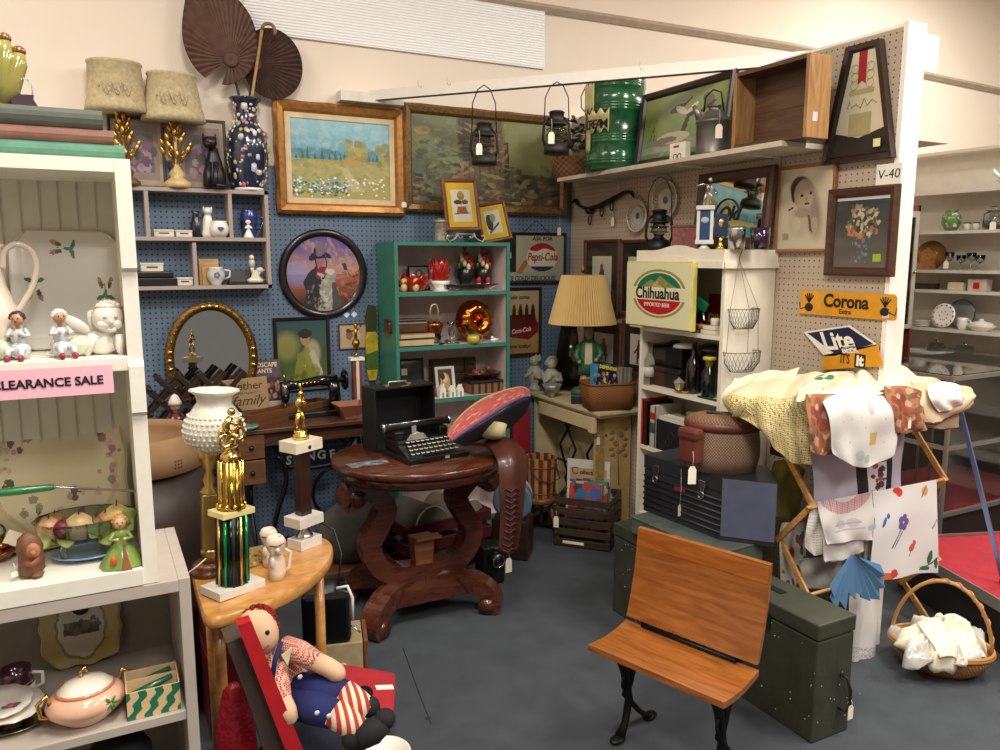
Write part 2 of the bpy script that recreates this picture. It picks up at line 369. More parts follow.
g.b2((.142,y0,0),(.17,y1,.8),.002).b2((-1.0,y0,0),(-.97,y1,.8)).b2((-.97,y0,.0),(.142,y0+.02,.06));g.done('side_panel',t)
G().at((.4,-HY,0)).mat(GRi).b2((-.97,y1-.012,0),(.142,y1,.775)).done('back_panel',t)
G().at((.4,-HY,0)).mat(GR).b2((-.97,y0-.004,.768),(.142,y1,.8),.002).done('cabinet_top',t)
for z in(.44,.10):G().at((.4,-HY,0)).mat(GR).b2((-.97,y0+.006,z-.025),(.142,y1-.012,z),.002).done('shelf',t)
# clearance sign taped to the shelf edge
o0=V((-.16,HY-.016,1.32));t=T('clearance_sign','pink paper sale sign taped along the white shelf edge','sign',o0)
w=.41;G().mat(mat('f4b8c8',.7,var=.03)).b2((-.3,0,-.033),(PY(113,375,HY-.016).x-o0.x,.001,.033)).done('paper',t)
xr=PY(103,375,HY-.017).x-o0.x
G().mat(INK).text('CLEARANCE SALE',.0275,(xr,-.0012,-.001),align='RIGHT',bold=.0008,ext=.0003).done('lettering',t)

# --- small figure builder used by many ornaments (each call shapes its own body, dress, head, arms)
def figurine(t,h,dress,skin,hair,hat=None,flare=.24,arms=1,seated=False,trim=None,lean=0):
 g=G().mat(dress)
 if seated:
  g.ell((0,0,h*.18),(h*.2,h*.2,h*.18));g.ell((0,0,h*.42),(h*.15,h*.12,h*.2))
  for s in(-1,1):g.tube([(s*h*.09,-h*.05,h*.2),(s*h*.12,-h*.32,h*.2),(s*h*.12,-h*.36,h*.03)],[h*.07,h*.06,h*.05])
 else:
  g.lathe([(h*flare,0),(h*flare*.98,h*.04),(h*flare*.6,h*.3),(h*.09,h*.5),(h*.13,h*.62),(h*.12,h*.7),(h*.05,h*.75)],wob=lambda q,f,z:1+.05*math.sin(q*7)*(1-f),sy=.8)
 b=g.done('body',t);z=h*.6 if seated else h*.68
 if arms:
  g=G().mat(dress if arms==1 else skin)
  for s in(-1,1):g.tube([(s*h*.11,0,z),(s*h*.2,-h*.05,z-h*.13),(s*h*.08,-h*.16,z-h*.12+arms*h*.02)],[h*.045,h*.04,h*.03]);
  for s in(-1,1):g.mat(skin).ell((s*h*.07,-h*.165,z-h*.1),h*.04,8)
  g.done('arms',t)
 g=G().mat(skin);hz=z+h*.2;g.ell((0,0,hz),(h*.12,h*.12,h*.14));g.cyl((0,0,z+h*.02),(0,0,hz),h*.045);g.ell((0,-h*.12,hz-h*.01),h*.02,6)
 g.mat(INK)
 for s in(-1,1):g.ell((s*h*.045,-h*.108,hz+h*.02),(h*.014,h*.01,h*.02),6)
 g.mat(RED).ell((0,-h*.108,hz-h*.055),(h*.025,h*.01,h*.008),6);hd=g.done('head',t)
 g=G().mat(hair);g.ell((0,h*.03,hz+h*.035),(h*.135,h*.125,h*.135))
 for i in range(7):q=PI*i/6;g.ell((math.cos(q)*h*.12,h*.0,hz+h*.03+math.sin(q)*h*.1),h*.045,6)
 g.done('hair',t)
 if hat:g=G().mat(hat);g.lathe([(h*.16,hz+h*.06),(h*.13,hz+h*.12),(h*.04,hz+h*.24),(0,hz+h*.28)],n=16);g.done('hat',t)
def smooth(pts,n=5):
 out=[];m=len(pts)
 for i in range(m-1):
  a,b,c,d=pts[max(i-1,0)],pts[i],pts[i+1],pts[min(i+2,m-1)]
  for j in range(n):
   q=j/n;out.append(tuple(.5*((2*b[k])+(c[k]-a[k])*q+(2*a[k]-5*b[k]+4*c[k]-d[k])*q*q+(3*b[k]-a[k]-3*c[k]+d[k])*q**3)for k in range(len(a))))
 return out+[tuple(pts[-1])]
# top-bay ornaments ------------------------------------------------
ZS=1.369
p=PZ(52,352,ZS);p=V((PY(74,345,HB-.06).x,HB-.07,ZS))
t=T('octagonal_platter','white eight-sided platter with rosebuds leaning on the beadboard','platter',p,rot=(rad(-12),0,0))
k=mpp(p);W,H=100*k,118*k;A=Art(90,100,'ded8cc')
A.rect(.1,.1,.9,.9,'e6e2da')
def sprig(cx,cy,a):
 f=lambda x,y:(cx+x*math.cos(a)-y*math.sin(a),cy+(x*math.sin(a)+y*math.cos(a))*.85)
 q,r=f(0,-.1),f(0,.04);A.line(*q,*r,.004,'7f9d6c')
 for x,y,rx,ry,h,o in((-.04,-.1,.05,.018,'3a7a58',.3),(.04,-.105,.05,.018,'3a7a58',-.3),(0,-.07,.018,.04,'4a8a64',0),(-.04,.05,.022,.05,'a8807a',.35),(.05,.05,.022,.05,'b08a7c',-.35),(-.035,.02,.016,.03,'4a5a3a',.3),(.04,.02,.016,.03,'4a5a3a',-.3)):A.ell(*f(x,y),rx,ry,h,rot=a+o)
sprig(.45,.86,1.5);sprig(.82,.52,0);sprig(.2,.5,PI)
def octf(x,y,z):
 cx,cz=W/2*.68,H/2*.72;ax,az=abs(x),abs(z);over=(ax-cx)/(W/2-cx)+(az-cz)/(H/2-cz)
 if ax>cx and az>cz and over>1:f=1/over;x=math.copysign(cx+(ax-cx)*f,x);z=math.copysign(cz+(az-cz)*f,z)
 d=max(ax/(W/2),az/(H/2));return(x,-.012*max(0,d-.75)/.25,z)
A.obj(W,H,t,(0,0,H/2),'plate',rough=.15,coat=.6,fn=octf,solid=.006)
p=V((PY(-6,350,2.14).x,2.14,ZS));k=mpp(p);t=T('cream_pitcher','tall cream pottery pitcher with looped handle at the hutch shelf edge','pitcher',p,fc(p))
CP=mat('ead8c6',.25,var=.04,coat=.5);g=G().mat(CP);g.lathe([(0,0),(20*k,0),(25*k,8*k),(27*k,26*k),(24*k,48*k),(15*k,74*k),(12*k,92*k),(15*k,108*k),(18*k,112*k),(16*k,112*k),(11*k,94*k),(0,80*k)],wob=lambda q,f,z:1+.02*math.sin(6*q),n=36);g.mat(mat('8fae94',.4))
for i in range(24):a=-PI/2+.5+.5*math.sin(i*2.1);z=(14+i*1.9)*k;r=(27 if z<30*k else 25-.2*(z/k-30))*k;g.ell((r*math.cos(a),r*math.sin(a),z),(2*k,1.6*k,1.5*k),6)
g.done('body',t)
G().mat(CP).tube([V(q)for q in smooth([(14*k,0,88*k),(16*k,0,104*k),(27*k,0,112*k),(39*k,0,106*k),(43*k,0,90*k),(38*k,0,70*k),(29*k,0,54*k),(24*k,0,46*k)])],3*k,10).done('handle',t)
for i,(x,lab)in enumerate(((20,'pixie figurine in white sitting with sack, beside the cream pitcher'),(62,'pixie figurine in white sitting between the other pixie and the cherub'))):
 p=V((PY(x,350,2.075).x,2.075,ZS));k=mpp(p);t=T('pixie_figurine',lab,'figurine',p,fc(p)+(.3 if i else-.3),'seated pixie figurines');h=50*k
 figurine(t,h,mat('c4cacc',.3,coat=.4),mat('c49070',.4),mat('e4ded4',.4)if i else mat('2c2220',.4),seated=True,arms=1)
 G().mat(mat('c4d0b4',.3,coat=.4)).ell((h*.34*(1 if i else-1),0,h*.2),(h*.28,h*.2,h*.2)).done('sack',t)
 g=G().mat(mat('9b2b4c',.4));[g.ell((s*h*.12,-h*.38,h*.06),(h*.06,h*.09,h*.07))for s in(-1,1)];g.done('shoes',t)
p=V((PY(103,350,2.10).x,2.10,ZS));k=mpp(p);t=T('cherub_statue','glazed white cherub lying on its belly, chin in hands','statue',p,fc(p)-.1)
g=G().mat(PORC);g.ell((-14*k,18*k,12*k),(24*k,13*k,12*k));g.ell((0,0,12*k),(16*k,11*k,13*k));g.ell((-36*k,25*k,9*k),(14*k,8*k,8*k))
for s in(-1,1):g.tube([(s*12*k,-3*k,16*k),(s*15*k+2*k,-9*k,3*k),(s*10*k+6*k,-9*k,20*k)],[5*k,4.5*k,4*k])
g.cyl((5*k,0,15*k),(6*k,-2*k,30*k),6*k);g.done('body',t)
g=G().mat(PORC);g.ell((7*k,-3*k,36*k),(14.5*k,13.5*k,15*k),20);g.ell((11*k,-16.5*k,33*k),(2*k,2*k,2.4*k),8);g.ell((3*k,-12.5*k,30*k),(6*k,4*k,5*k)).ell((15*k,-12*k,30*k),(5.5*k,4*k,5*k)).ell((11*k,-14*k,25*k),(4*k,3*k,3*k))
g.mat(mat('a8a49c',.4)).ell((5.5*k,-16*k,37*k),(2*k,1*k,1.3*k),8).ell((15*k,-14.6*k,37*k),(1.8*k,1*k,1.3*k),8);g.mat(mat('c79a8e',.4)).ell((11*k,-16.8*k,28.4*k),(2.4*k,1*k,.8*k),6);g.mat(mat('d8c0b0',.3,coat=.5)).ring((7*k,0,47*k),11*k,1.6*k,n=24)
g.mat(PORC)
for i in range(12):q=PI*i/11;g.ell((7*k+math.cos(q)*13*k,3*k,38*k+math.sin(q)*13*k),3*k,8)
g.done('head',t)
g=G().mat(PORC)
for s in(-1,1):g.ell((-14*k+s*8*k,8*k,29*k),(6*k,3*k,15*k),rm=Mx.Rotation(rad(-35+s*18),3,'Y'))
g.done('wings',t)
# lower-bay ornaments ----------------------------------------------
ZL=.846;WX=.05
p=V((PY(58,500,HB-.05).x,HB-.07,ZL));k=mpp(p);W,H=132*k,150*k
t=T('floral_platter','cream rounded platter with pink blossom sprays, upright at the back','platter',p,rot=(rad(-12),0,0));A=Art(100,100,'cfc298')
A.ell(.5,.5,.42,.42,'c2b488').ell(.5,.5,.39,.39,'d6cba4')
for cx,cy in((.24,.72),(.86,.66),(.84,.45),(.12,.5),(.35,.3),(.6,.3)):
 A.dots(9,cx-.09,cy-.1,cx+.09,cy+.1,['b98494','a66478','7f8a63','4a4038','c7a1a0'],.012,.03)
def rr(x,y,z):
 d=(abs(x/(W/2))**5+abs(z/(H/2))**5)**.2;f=1/max(1,d/.96);w=1+.02*math.sin(9*math.atan2(z,x))
 return(x*f*w,-.014*max(0,d-.72),z*f*w)
A.obj(W,H,t,(0,0,H/2),'plate',rough=.15,coat=.6,fn=rr,solid=.006)
p=PZ(90,563,ZL);p.y+=.06;k=mpp(p);t=T('blue_dish','oval pale blue dish lying flat beneath the glass fruit bowl','dish',p)
g=G().mat(mat('7fa3c0',.3,coat=.5));g.lathe([(0,.004),(.05,.003),(.085,.012),(.088,.016),(.084,.016),(.05,.008),(0,.008)],sy=.8);g.done('blue_dish_body',t)
t=T('glass_bowl','pressed clear glass footed bowl heaped with fruit, on the blue dish','bowl',p+V((-.005,.0,.0172)));
g=G().mat(glass('e8f0f0',.05));g.lathe([(.03,.02),(.055,.025),(.078,.06),(.086,.068),(.082,.068),(.052,.031),(.0,.026)],wob=lambda q,f,z:1+.035*math.sin(10*q)*f,sy=.75,n=48)
for q in range(4):a=PI/4+q*PI/2;g.tube([(.045*math.cos(a),.033*math.sin(a),.026),(.055*math.cos(a),.042*math.sin(a),.01),(.05*math.cos(a),.04*math.sin(a),.0)],.006)
g.done('bowl',t)
fb=p+V((-.005,0,.075))
fruit=[(-.058,-.02,.022,'c9a070','small tan fruit at the bowl rim'),(-.036,-.032,.017,'7b2230','dark red plum in the glass bowl'),(-.008,-.03,.026,'c4a978','big wrinkled beige pear in the glass bowl'),(.02,-.028,.015,'7b5535','brown nut in the glass bowl'),(.036,-.02,.018,'b98a5b','round tan peach in the glass bowl'),(.056,-.012,.028,'cdb46a','yellow apple near the bowl tip'),(.008,-.035,.010,'d8c79a','tiny cream berry hanging in the glass bowl'),(-.05,.01,.02,'8c6b3f','brown fig behind the tan fruit')]
for x,y,r,c,lab in fruit:
 t=T('faux_fruit',lab,'fruit',fb+V((x,y,.0)),group='fruit in the glass bowl')
 G().mat(mat(c,.5,var=.25,sc=60)).lathe([(0,-r),(r*.6,-r*.85),(r,-r*.1),(r*.85,r*.5),(r*.3,r*.92),(0,r*.8)],n=16).done('flesh',t)
 G().mat(mat('4c3a20',.8)).tube([(0,0,r*.7),(.002,0,r*1.25)],.0014,5).done('stem',t)
t=T('leaf_sprig','green velvet leaves spread over the glass bowl rim','leaves',fb+V((0,-.03,-.01)))
g=G().mat(mat('8f9a52',.7,var=.25,sc=80))
for x,z,a in((-.07,-.005,.5),(.036,-.015,-.3),(.07,.004,-.9),(.02,.0,.8),(-.03,-.008,0),(.078,.02,1.2)):
 g.at((x,-.005-abs(x)*.1,z),0,rad(60),a);g.sheet(lambda u,v:((v-.5)*.034*math.sin(PI*min(.97,u+.03)),u*.04-.02,.004*math.cos(u*6)),6,4)
g.at().done('leaves',t,solid=.001)
p=PZ(123,566,ZL);p.y+=.01;k=mpp(p);t=T('girl_figurine','little girl figurine in spreading green dress with blond curls','figurine',p,fc(p));h=50*k
figurine(t,h,mat('7f9a48',.35,coat=.4,var=.1),mat('e0b090',.4),mat('b98a4a',.5),flare=.42)
g=G().mat(mat('a06a45',.5)).prism([(-h*.03,0),(h*.16,0),(h*.05,h*.45)],-h*.36,-h*.05,'xz');g.done('underskirt',t)
G().mat(mat('d8542a',.5)).ell((-h*.16,-h*.3,h*.2),(h*.06,h*.04,h*.1)).done('purse',t)
p=PZ(31,577,ZL);k=mpp(p);t=T('carved_figure','carved brown wooden hooded figure with tag, front of the hutch shelf','figurine',p+V((0,.012,0)),fc(p))
g=G().mat(mat('6b452a',.6,var=.3,sc=50));g.lathe([(0,0),(8*k,0),(12*k,6*k),(11*k,20*k),(12*k,30*k),(9*k,40*k),(3*k,45*k),(0,46*k)],wob=lambda q,f,z:1+.1*math.sin(3*q+f*4));g.ell((5*k,-8*k,3*k),(6*k,8*k,3*k));g.done('body',t)
g=G().mat(mat('b07350',.5));g.ell((3*k,-9*k,28*k),(7*k,4*k,8*k));g.ell((3*k,-13*k,27*k),3*k,8);g.mat(mat('8a4a32',.5)).tube([(-6*k,-8*k,17*k),(1*k,-13*k,15*k),(8*k,-9*k,19*k)],3*k);g.done('face',t)
pricetag(t,(-14*k,-8*k,10*k),.016,.014,.02,.5)
p=PZ(-6,562,ZL);k=mpp(p);t=T('copper_dish','stacked copper coloured lidded dish with a white tag at the shelf corner','dish',p+V((0,.02,0)))
g=G().mat(mat('a86a42',.22,1,.15));g.lathe([(0,0),(.035,0),(.05,.02),(.058,.028),(.054,.03),(.046,.024),(.04,.03),(.05,.04),(.052,.045),(.03,.058),(.012,.062),(.006,.07),(0,.072)]);g.done('copper_dish_body',t)
G().mat(mat('2a4a40',.3)).ring((.01,-.01,.075),.018,.003,'y').done('handle',t)
G().mat(TAGM).box((.045,-.035,.06),(.03,.001,.036),0,0,0,.5).done('price_tag',t)
a=PY(-30,496,HY+.07);b=PY(54,487,HY+.08);c=PY(138,491,HY+.1)
t=T('green_handled_sharpener','sharpening steel with fat green handle lying across the fruit bowl','tool',a);d=b-a
g=G().mat(mat('2f7b46',.3,coat=.4));g.tube([(0,0,0),d*.1,d*.6,d*.95,d],[.005,.009,.010,.008,.006],14);g.done('handle',t)
G().mat(SILVER).tube([b-a-(c-b)*.02,b-a+(c-b)*.06,c-a],[.006,.003,.0028],10).done('steel_rod',t)
# books and ornaments on the top of the hutch ---------------------
ZT=1.8215
for i,(x1,dz,hh,c,lab)in enumerate(((124,0,.036,'4f8068','bottom green cloth book in the stack above the hutch'),(114,.0365,.031,'7d5548','middle rust brown book in the stack above the hutch'),(104,.068,.042,'4a4f44','top dark grey-green ledger in the stack above the hutch'))):
 xr=PY(x1,140,HY+.05).x;t=T('large_book',lab,'book',(xr-.22,HY+.16,ZT+dz),group='stacked ledgers on the hutch')
 m=mat(c,.6,var=.15,sc=30);g=G().mat(m);g.b2((-.22,-.11,0),(.22,.11,.003)).b2((-.22,-.11,hh-.003),(.22,.11,hh))
 g.prism([(-.11,0),(-.118,hh*.25),(-.12,hh*.5),(-.118,hh*.75),(-.11,hh),(-.107,hh),(-.107,0)],-.22,.22,'yz')
 for x in(-.15,-.13):g.mat(mat('8c8a6a' if i==2 else 'a08070',.5)).b2((x,-.1205,hh*.1),(x+.004,-.117,hh*.9))
 g.done('cover',t);G().mat(mat('cfc2a0',.8)).b2((-.215,-.106,.003),(.216,.106,hh-.003)).done('pages',t)
p=PY(8,100,HY+.1);t=T('glass_fingers_vase','yellow-green ribbed art glass vase with amber lobed rim on books','vase',(p.x-.02,HY+.12,ZT+.111))
g=G().mat(mat('948c48',.15,var=.1,coat=.8))
for i,(dx,h)in enumerate(((-.05,.14),(-.015,.155),(.018,.15),(.04,.125))):
 g.tube([(dx*.2,.0,.0),(dx*.6,0,h*.35),(dx*1.1,0,h*.8),(dx*1.2,0,h)],[.012,.022,.02,.012],14)
g.done('body',t);g=G().mat(mat('7c4a20',.1,coat=.8))
for i,(dx,h)in enumerate(((-.06,.14),(-.018,.155),(.0216,.15),(.048,.125))):g.ell((dx,0,h+.002),(.015,.015,.012))
g.lathe([(.0,.0),(.025,0),(.012,.012),(.0,.016)]);g.done('rim',t)
p=PY(20,105,HY+.08);t=T('purple_whistle','small dark purple pottery whistle with wire loop beside the glass vase','ornament',(p.x+.005,HY+.09,ZT+.111),.2)
G().mat(mat('3a2430',.4)).prism([(-.022,0),(.03,0),(.02,.018),(.022,.028),(-.01,.026),(-.024,.014)],-.012,.012).done('body',t)
G().mat(SILVER).ring((.008,0,.04),.013,.0012,'y',sy=1.8,n=18,m=5).done('wire_loop',t)
# base cabinet shelf ------------------------------------------------
ZC=.441
p=PZ(88,728,ZC);k=mpp(p);t=T('sugar_bowl','squat peach lustre lidded bowl with palm trees and gilt handles','lidded bowl',p+V((0,.045,0)),fc(p)+.3)
LU=mat('e6b79a',.14,var=.06,coat=.8);g=G().mat(LU);g.lathe([(0,0),(18*k,0),(22*k,3*k),(36*k,16*k),(38*k,23*k),(33*k,31*k),(27*k,34*k),(25*k,34*k),(25*k,30*k),(0,28*k)],sy=.85)
g.mat(mat('4f8a4a',.3));
for i in range(6):a=i*1.05;g.ell((13*k+5*k*math.cos(a),-30*k,24*k+4*k*math.sin(a)),(4*k,1*k,1.4*k),8,Mx.Rotation(-a,3,'Y'))
g.mat(mat('7b5a35',.5)).tube([(13*k,-30.5*k,23*k),(14*k,-30*k,15*k)],1*k,5);g.done('bowl',t)
g=G().mat(mat('f0e4d2',.12,coat=.8));g.lathe([(27*k,34*k),(26*k,37*k),(18*k,43*k),(8*k,46*k),(0,47*k)],sy=.85);g.mat(mat('c9805f',.2,coat=.5)).lathe([(25*k,33*k),(28*k,34*k),(28*k,36*k),(26*k,37*k)],sy=.85);l=g.done('lid',t)
G().mat(GOLD).tube([(-2*k,0,46*k),(-4*k,0,52*k),(1*k,0,56*k),(3*k,0,50*k)],1.6*k).done('knob',l)
for s in(-1,1):G().mat(GOLD).tube([(s*30*k,0,14*k),(s*42*k,0,20*k),(s*44*k,0,34*k),(s*36*k,0,40*k),(s*33*k,0,30*k)],2.2*k).done('handle',t)
p=PZ(152,722,ZC);k=mpp(p);q0=PZ(128,722,ZC);q1=PZ(184,710,ZC);d=q1-q0;W=d.length;rz=math.atan2(d.y,d.x)
t=T('divided_card_box','cardboard box with green wavy stripes and two compartments','box',q0+V((0,.004,0)),0)
bh=.085;bd=.085;m1=mat('d8b98c',.7,var=.05);g=G().mat(m1);W=.125
g.b2((0,0,0),(W,.003,bh*.86)).b2((0,bd,0),(W,bd+.003,bh*1.05)).b2((0,bd*.5,0),(W,bd*.5+.002,bh)).b2((0,0,0),(W,bd,.003))
for x in(0,W-.003):g.prism([(0,0),(bd,0),(bd,bh*1.05),(0,bh*.86)],x,x+.003,'yz')
A=Art(60,40,'d8b98c');ph=((A.u*3.2-A.w*.8+.10*np.sin(A.w*14))%1.0);A.put((ph<.5).astype(float),'1e6e4c')
g.done('carton',t);A.obj(W,bh*.86,t,(W/2,-.0015,bh*.43),'wavy_stripes',solid=.001)
g=G().mat(mat('1c5a3a',.3,coat=.4))
for y in(bd*.25,bd*.75):g.tube([(.02,y,.05),(.05,y,.065),(.11,y,.085)],[.016,.011,.007]);g.ell((.03,y,.05),(.02,.012,.016))
g.done('green_inserts',t)
p=V((PY(82,640,HY+.38).x,HY+.37,ZC));k=mpp(p);t=T('shield_plaque','scalloped yellow dish with oval scene and ribbon hanger, upright behind bowl','plate',p,rot=(rad(-10),0,0));W,H=76*k,98*k
A=Art(60,76,'b9a868').ell(.5,.42,.3,.34,'8a7a50').ell(.5,.42,.27,.31,'c8c4ae').rect(.3,.34,.72,.48,'5a4a38').dots(18,.3,.36,.7,.5,['4a3a2c','7b6a54','3c3c30'],.02,.05)
def sc_(x,y,z):
 a=math.atan2(z,x);d=(abs(x/(W/2))**4+abs(z/(H/2))**4)**.25;f=1/max(1,d/.92);return(x*f*(1+.03*math.sin(12*a)),-.01*max(0,d-.7),z*f*(1+.03*math.sin(12*a))+(.012 if z>H*.3 and abs(x)<W*.2 else 0))
A.obj(W,H,t,(0,0,H/2),'plate',rough=.2,coat=.5,fn=sc_,solid=.006)
g=G().mat(mat('3a2a1c',.8)).ring((0.003,-.012,H*.62),.017,.006,'y').mat(mat('5c3a22',.8)).prism([(-.01,H*.68),(.012,H*.7),(.008,H*.86),(-.006,H*.88)],-.018,-.008);g.done('ribbon_hanger',t)
p=PZ(16,735,ZC);k=mpp(p);t=T('silver_gravy_dish','tarnished silver gravy dish on its oval tray, under the plates','dish',p+V((-.01,.04,0)))
g=G().mat(mat('8d8670',.25,1,.2));g.lathe([(0,0),(.05,0),(.075,.012),(.078,.014),(.05,.006),(0,.006)],sy=.7);g.lathe([(.0,.006),(.022,.008),(.016,.014),(.036,.026),(.042,.04),(.038,.04),(.03,.026),(0,.02)],sx=1.3);g.done('silver_body',t)
p2_=V((p.x-.02,p.y+.045,ZC+.0385))
for i,(lab,dz,dx,r)in enumerate((('larger scalloped white plate resting on the silver dish',.003,.012,.072),('upper white plate with a pink rose, atop the scalloped one',.018,-.008,.066))):
 t=T('china_plate',lab,'plate',p2_+V((dx,0,dz)),group='plates in the greige cabinet',rot=(rad(8),rad(2),0))
 g=G().mat(mat('e6dcd0',.15,coat=.6));g.lathe([(0,.002),(r*.45,.002),(r*.6,.008),(r,.016),(r*.99,.019),(r*.58,.012),(0,.006)],wob=lambda q,f,z:1+.025*math.sin(12*q)*(f>.2),n=48);g.done('plate',t)
 if i:g=G().mat(mat('b8405a',.4)).ell((.02,-.02,.0165),(.01,.008,.002),8).mat(mat('3f5a3a',.4)).ell((.033,-.018,.016),(.01,.005,.002),8).ell((.008,-.024,.0165),(.008,.004,.002),8).mat(mat('5a4a70',.4)).ell((.03,-.025,.016),(.006,.005,.002),8);g.done('rose_spray',t)
p=V((PY(12,660,HY+.2).x,HY+.24,ZC));t=T('purple_creamer','dark purple and white china creamer behind the plates','cup',p)
g=G().mat(mat('4a1c30',.15,coat=.7));g.lathe([(0,0),(.025,0),(.04,.03),(.042,.06),(.034,.085),(.037,.1),(.033,.1),(.03,.08),(.0,.05)]);g.mat(PORC);g.lathe([(.0405,.025),(.044,.045),(.0405,.065)]);g.done('cup',t)
G().mat(PORC).tube([(.036,0,.08),(.06,0,.075),(.06,0,.045),(.04,0,.035)],.005).done('handle',t)
p=V((-.02,HY+.13,.101));t=T('black_hat','black hat with a rounded crown on the lowest shelf','hat',p)
G().mat(mat('0f0f12',.7)).lathe([(0,0),(.13,0),(.135,.006),(.1,.02),(.085,.05),(.08,.2),(.06,.235),(0,.24)]).done('crown',t)
# ---------------------------------------------------------------- pigeonhole shelf on the blue wall
SY=4.12;a=PY(131,186,SY);b=PY(272,288,SY);zt,zb=a.z,b.z;xr=b.x;xl=-.25
zm=PY(200,239,SY).z;SH=mat('a89890',.6,var=.05)
t=T('wall_shelf','mauve-grey pigeonhole shelf hung on the blue pegboard','shelf',(xr-.5,4.249,zb));g=G().at((-(xr-.5),-4.249,-zb)).mat(SH)
th=.018
g.b2((xl,SY,zt-th),(xr,4.249,zt)).b2((xl,SY,zb),(xr,4.249,zb+th)).b2((xr-th,SY,zb),(xr,4.249,zt)).b2((xl,SY,zb),(xl+th,4.249,zt));g.done('shelf_frame',t)
G().at((-(xr-.5),-4.249,-zb)).mat(SH).b2((xl+th,SY+.002,zm-th/2),(xr-th,4.249,zm+th/2)).done('shelf_board',t)
for x,lo,hi in((149,zm,zt),(232,zm,zt),(194,zb,zm)):
 X=PY(x,240,SY).x;G().at((-(xr-.5),-4.249,-zb)).mat(SH).b2((X-th/2,SY+.002,lo+th/2),(X+th/2,4.249,hi-th)).done('divider',t)
zM=zm+th/2+.0005;zB=zb+th+.0005
def onshelf(x,z,y=SY+.05):return V((PY(x,240,y).x,y,z))
def tin(p,w,d,h,lab,c='d8d0c0'):
 t=T('trinket_box',lab,'box',p,group='little boxes in the wall shelf');G().mat(mat(c,.3,coat=.4)).box((0,0,h*.35),(w,d,h*.7),.003).done('base',t)
 g=G().mat(mat(c,.3,coat=.4)).box((0,0,h*.86),(w*1.04,d*1.04,h*.28),.003).mat(mat('5a4a44',.5)).box((0,-d*.5-.0006,h*.5),(w*.5,.001,h*.2));g.done('lid',t)
tin(onshelf(164,zM),.09,.05,.035,'small white china box in the upper pigeonhole, beside the divider');tin(onshelf(184,zM),.075,.05,.033,'small white china box next to the navy vase')
tin(onshelf(182,zB),.075,.05,.04,'white china box with dark panel at the lower divider')
t=T('navy_vase','slender navy blue vase in the upper pigeonhole','vase',onshelf(197,zM,SY+.07));G().mat(mat('1c2030',.25,coat=.5)).lathe([(0,0),(.02,0),(.028,.03),(.028,.06),(.018,.09),(.014,.11),(.022,.128),(.019,.128),(.012,.11),(0,.1)]).done('body',t)
t=T('dog_statue','tall white china dog statue behind the round sugar pot','statue',onshelf(209,zM,SY+.075));g=G().mat(PORC)
g.lathe([(0,0),(.032,0),(.034,.02),(.026,.06),(.02,.1),(.014,.115),(0,.12)],wob=lambda q,f,z:1+.08*math.sin(5*q+f*9));g.ell((0,-.006,.13),(.022,.024,.02));g.ell((0,-.028,.124),(.01,.014,.008));[g.ell((s*.018,0,.138),(.006,.01,.016),8)for s in(-1,1)];g.done('body',t)
t=T('sugar_pot','round white stoneware pot with a blue heart','pot',onshelf(220,zM,SY+.035));g=G().mat(PORC);g.lathe([(0,0),(.03,0),(.047,.025),(.049,.045),(.04,.068),(.036,.074),(.04,.08),(.036,.08),(.032,.07),(0,.06)])
g.mat(mat('5a5f9a',.3)).ell((-.006,-.049,.043),(.009,.003,.009),8).ell((.006,-.049,.043),(.009,.003,.009),8).prism([(-.013,.04),(.013,.04),(0,.024)],-.05,-.046);g.done('pot',t)
t=T('delft_pitcher','blue and white china pitcher in the right pigeonhole','pitcher',onshelf(250,zM,SY+.07));g=G().mat(mat('2c3a78',.2,coat=.6,var=.5,sc=60))
g.lathe([(0,0),(.03,0),(.036,.03),(.03,.06),(.042,.09),(.042,.12),(.036,.13),(.04,.14),(.036,.14),(.03,.12),(0,.1)]);g.done('body',t);G().mat(mat('2c3a78',.2,coat=.6)).tube([(.04,0,.11),(.075,0,.1),(.06,0,.05),(.035,0,.04)],.005).done('handle',t)
t=T('small_angel_figurine','white china figurine before the blue pitcher','figurine',onshelf(249,zM,SY+.025),group='white figurines');figurine(t,.085,PORC,PORC,PORC,flare=.3)
# bottom row
t=T('jewelry_box','flat black lacquer case, lower of the two in the pigeonhole','case',onshelf(152,zB,SY+.06));g=G().mat(BLACK).box((0,0,.019),(.20,.09,.038),.004);g.done('base',t);G().mat(BLACK).box((-.006,0,.054),(.18,.085,.03),.006).done('lid',t)
tin(onshelf(150,zB+.0695),.1,.05,.042,'white china box resting on the black lacquer case')
t=T('wooden_box','tan wooden box standing behind the blue-flowered mug','box',onshelf(207,zB,SY+.09));g=G().mat(wood('b08a58','c9a672')).box((0,0,.065),(.095,.03,.13),.003);g.done('back',t);G().mat(mat('d8b074',.5)).box((.006,-.02,.045),(.08,.012,.09),.002).done('front',t)
t=T('flowered_mug','grey-white stoneware mug with blue flower, lower pigeonhole','mug',onshelf(214,zB,SY+.045));g=G().mat(mat('d0ccc4',.25,coat=.5));g.lathe([(0,0),(.026,0),(.024,.01),(.042,.03),(.044,.055),(.034,.082),(.036,.09),(.032,.09),(.03,.08),(0,.07)])
g.mat(mat('5f7896',.4));[g.ell((.01*math.cos(a),-.0435,.05+.01*math.sin(a)),(.007,.002,.007),8)for a in(0,1.25,2.5,3.75,5)];g.done('body',t);G().mat(mat('d0ccc4',.25,coat=.5)).tube([(.038,0,.075),(.068,0,.07),(.066,0,.04),(.042,0,.03)],.006).done('handle',t)
t=T('black_tray','thin black tray with a folded black easel card','tray',onshelf(246,zB,SY+.055));g=G().mat(BLACK).box((0,0,.005),(.2,.09,.009),.002).box((-.035,.03,.04),(.11,.01,.06),0,0,rad(-12));g.done('tray',t)
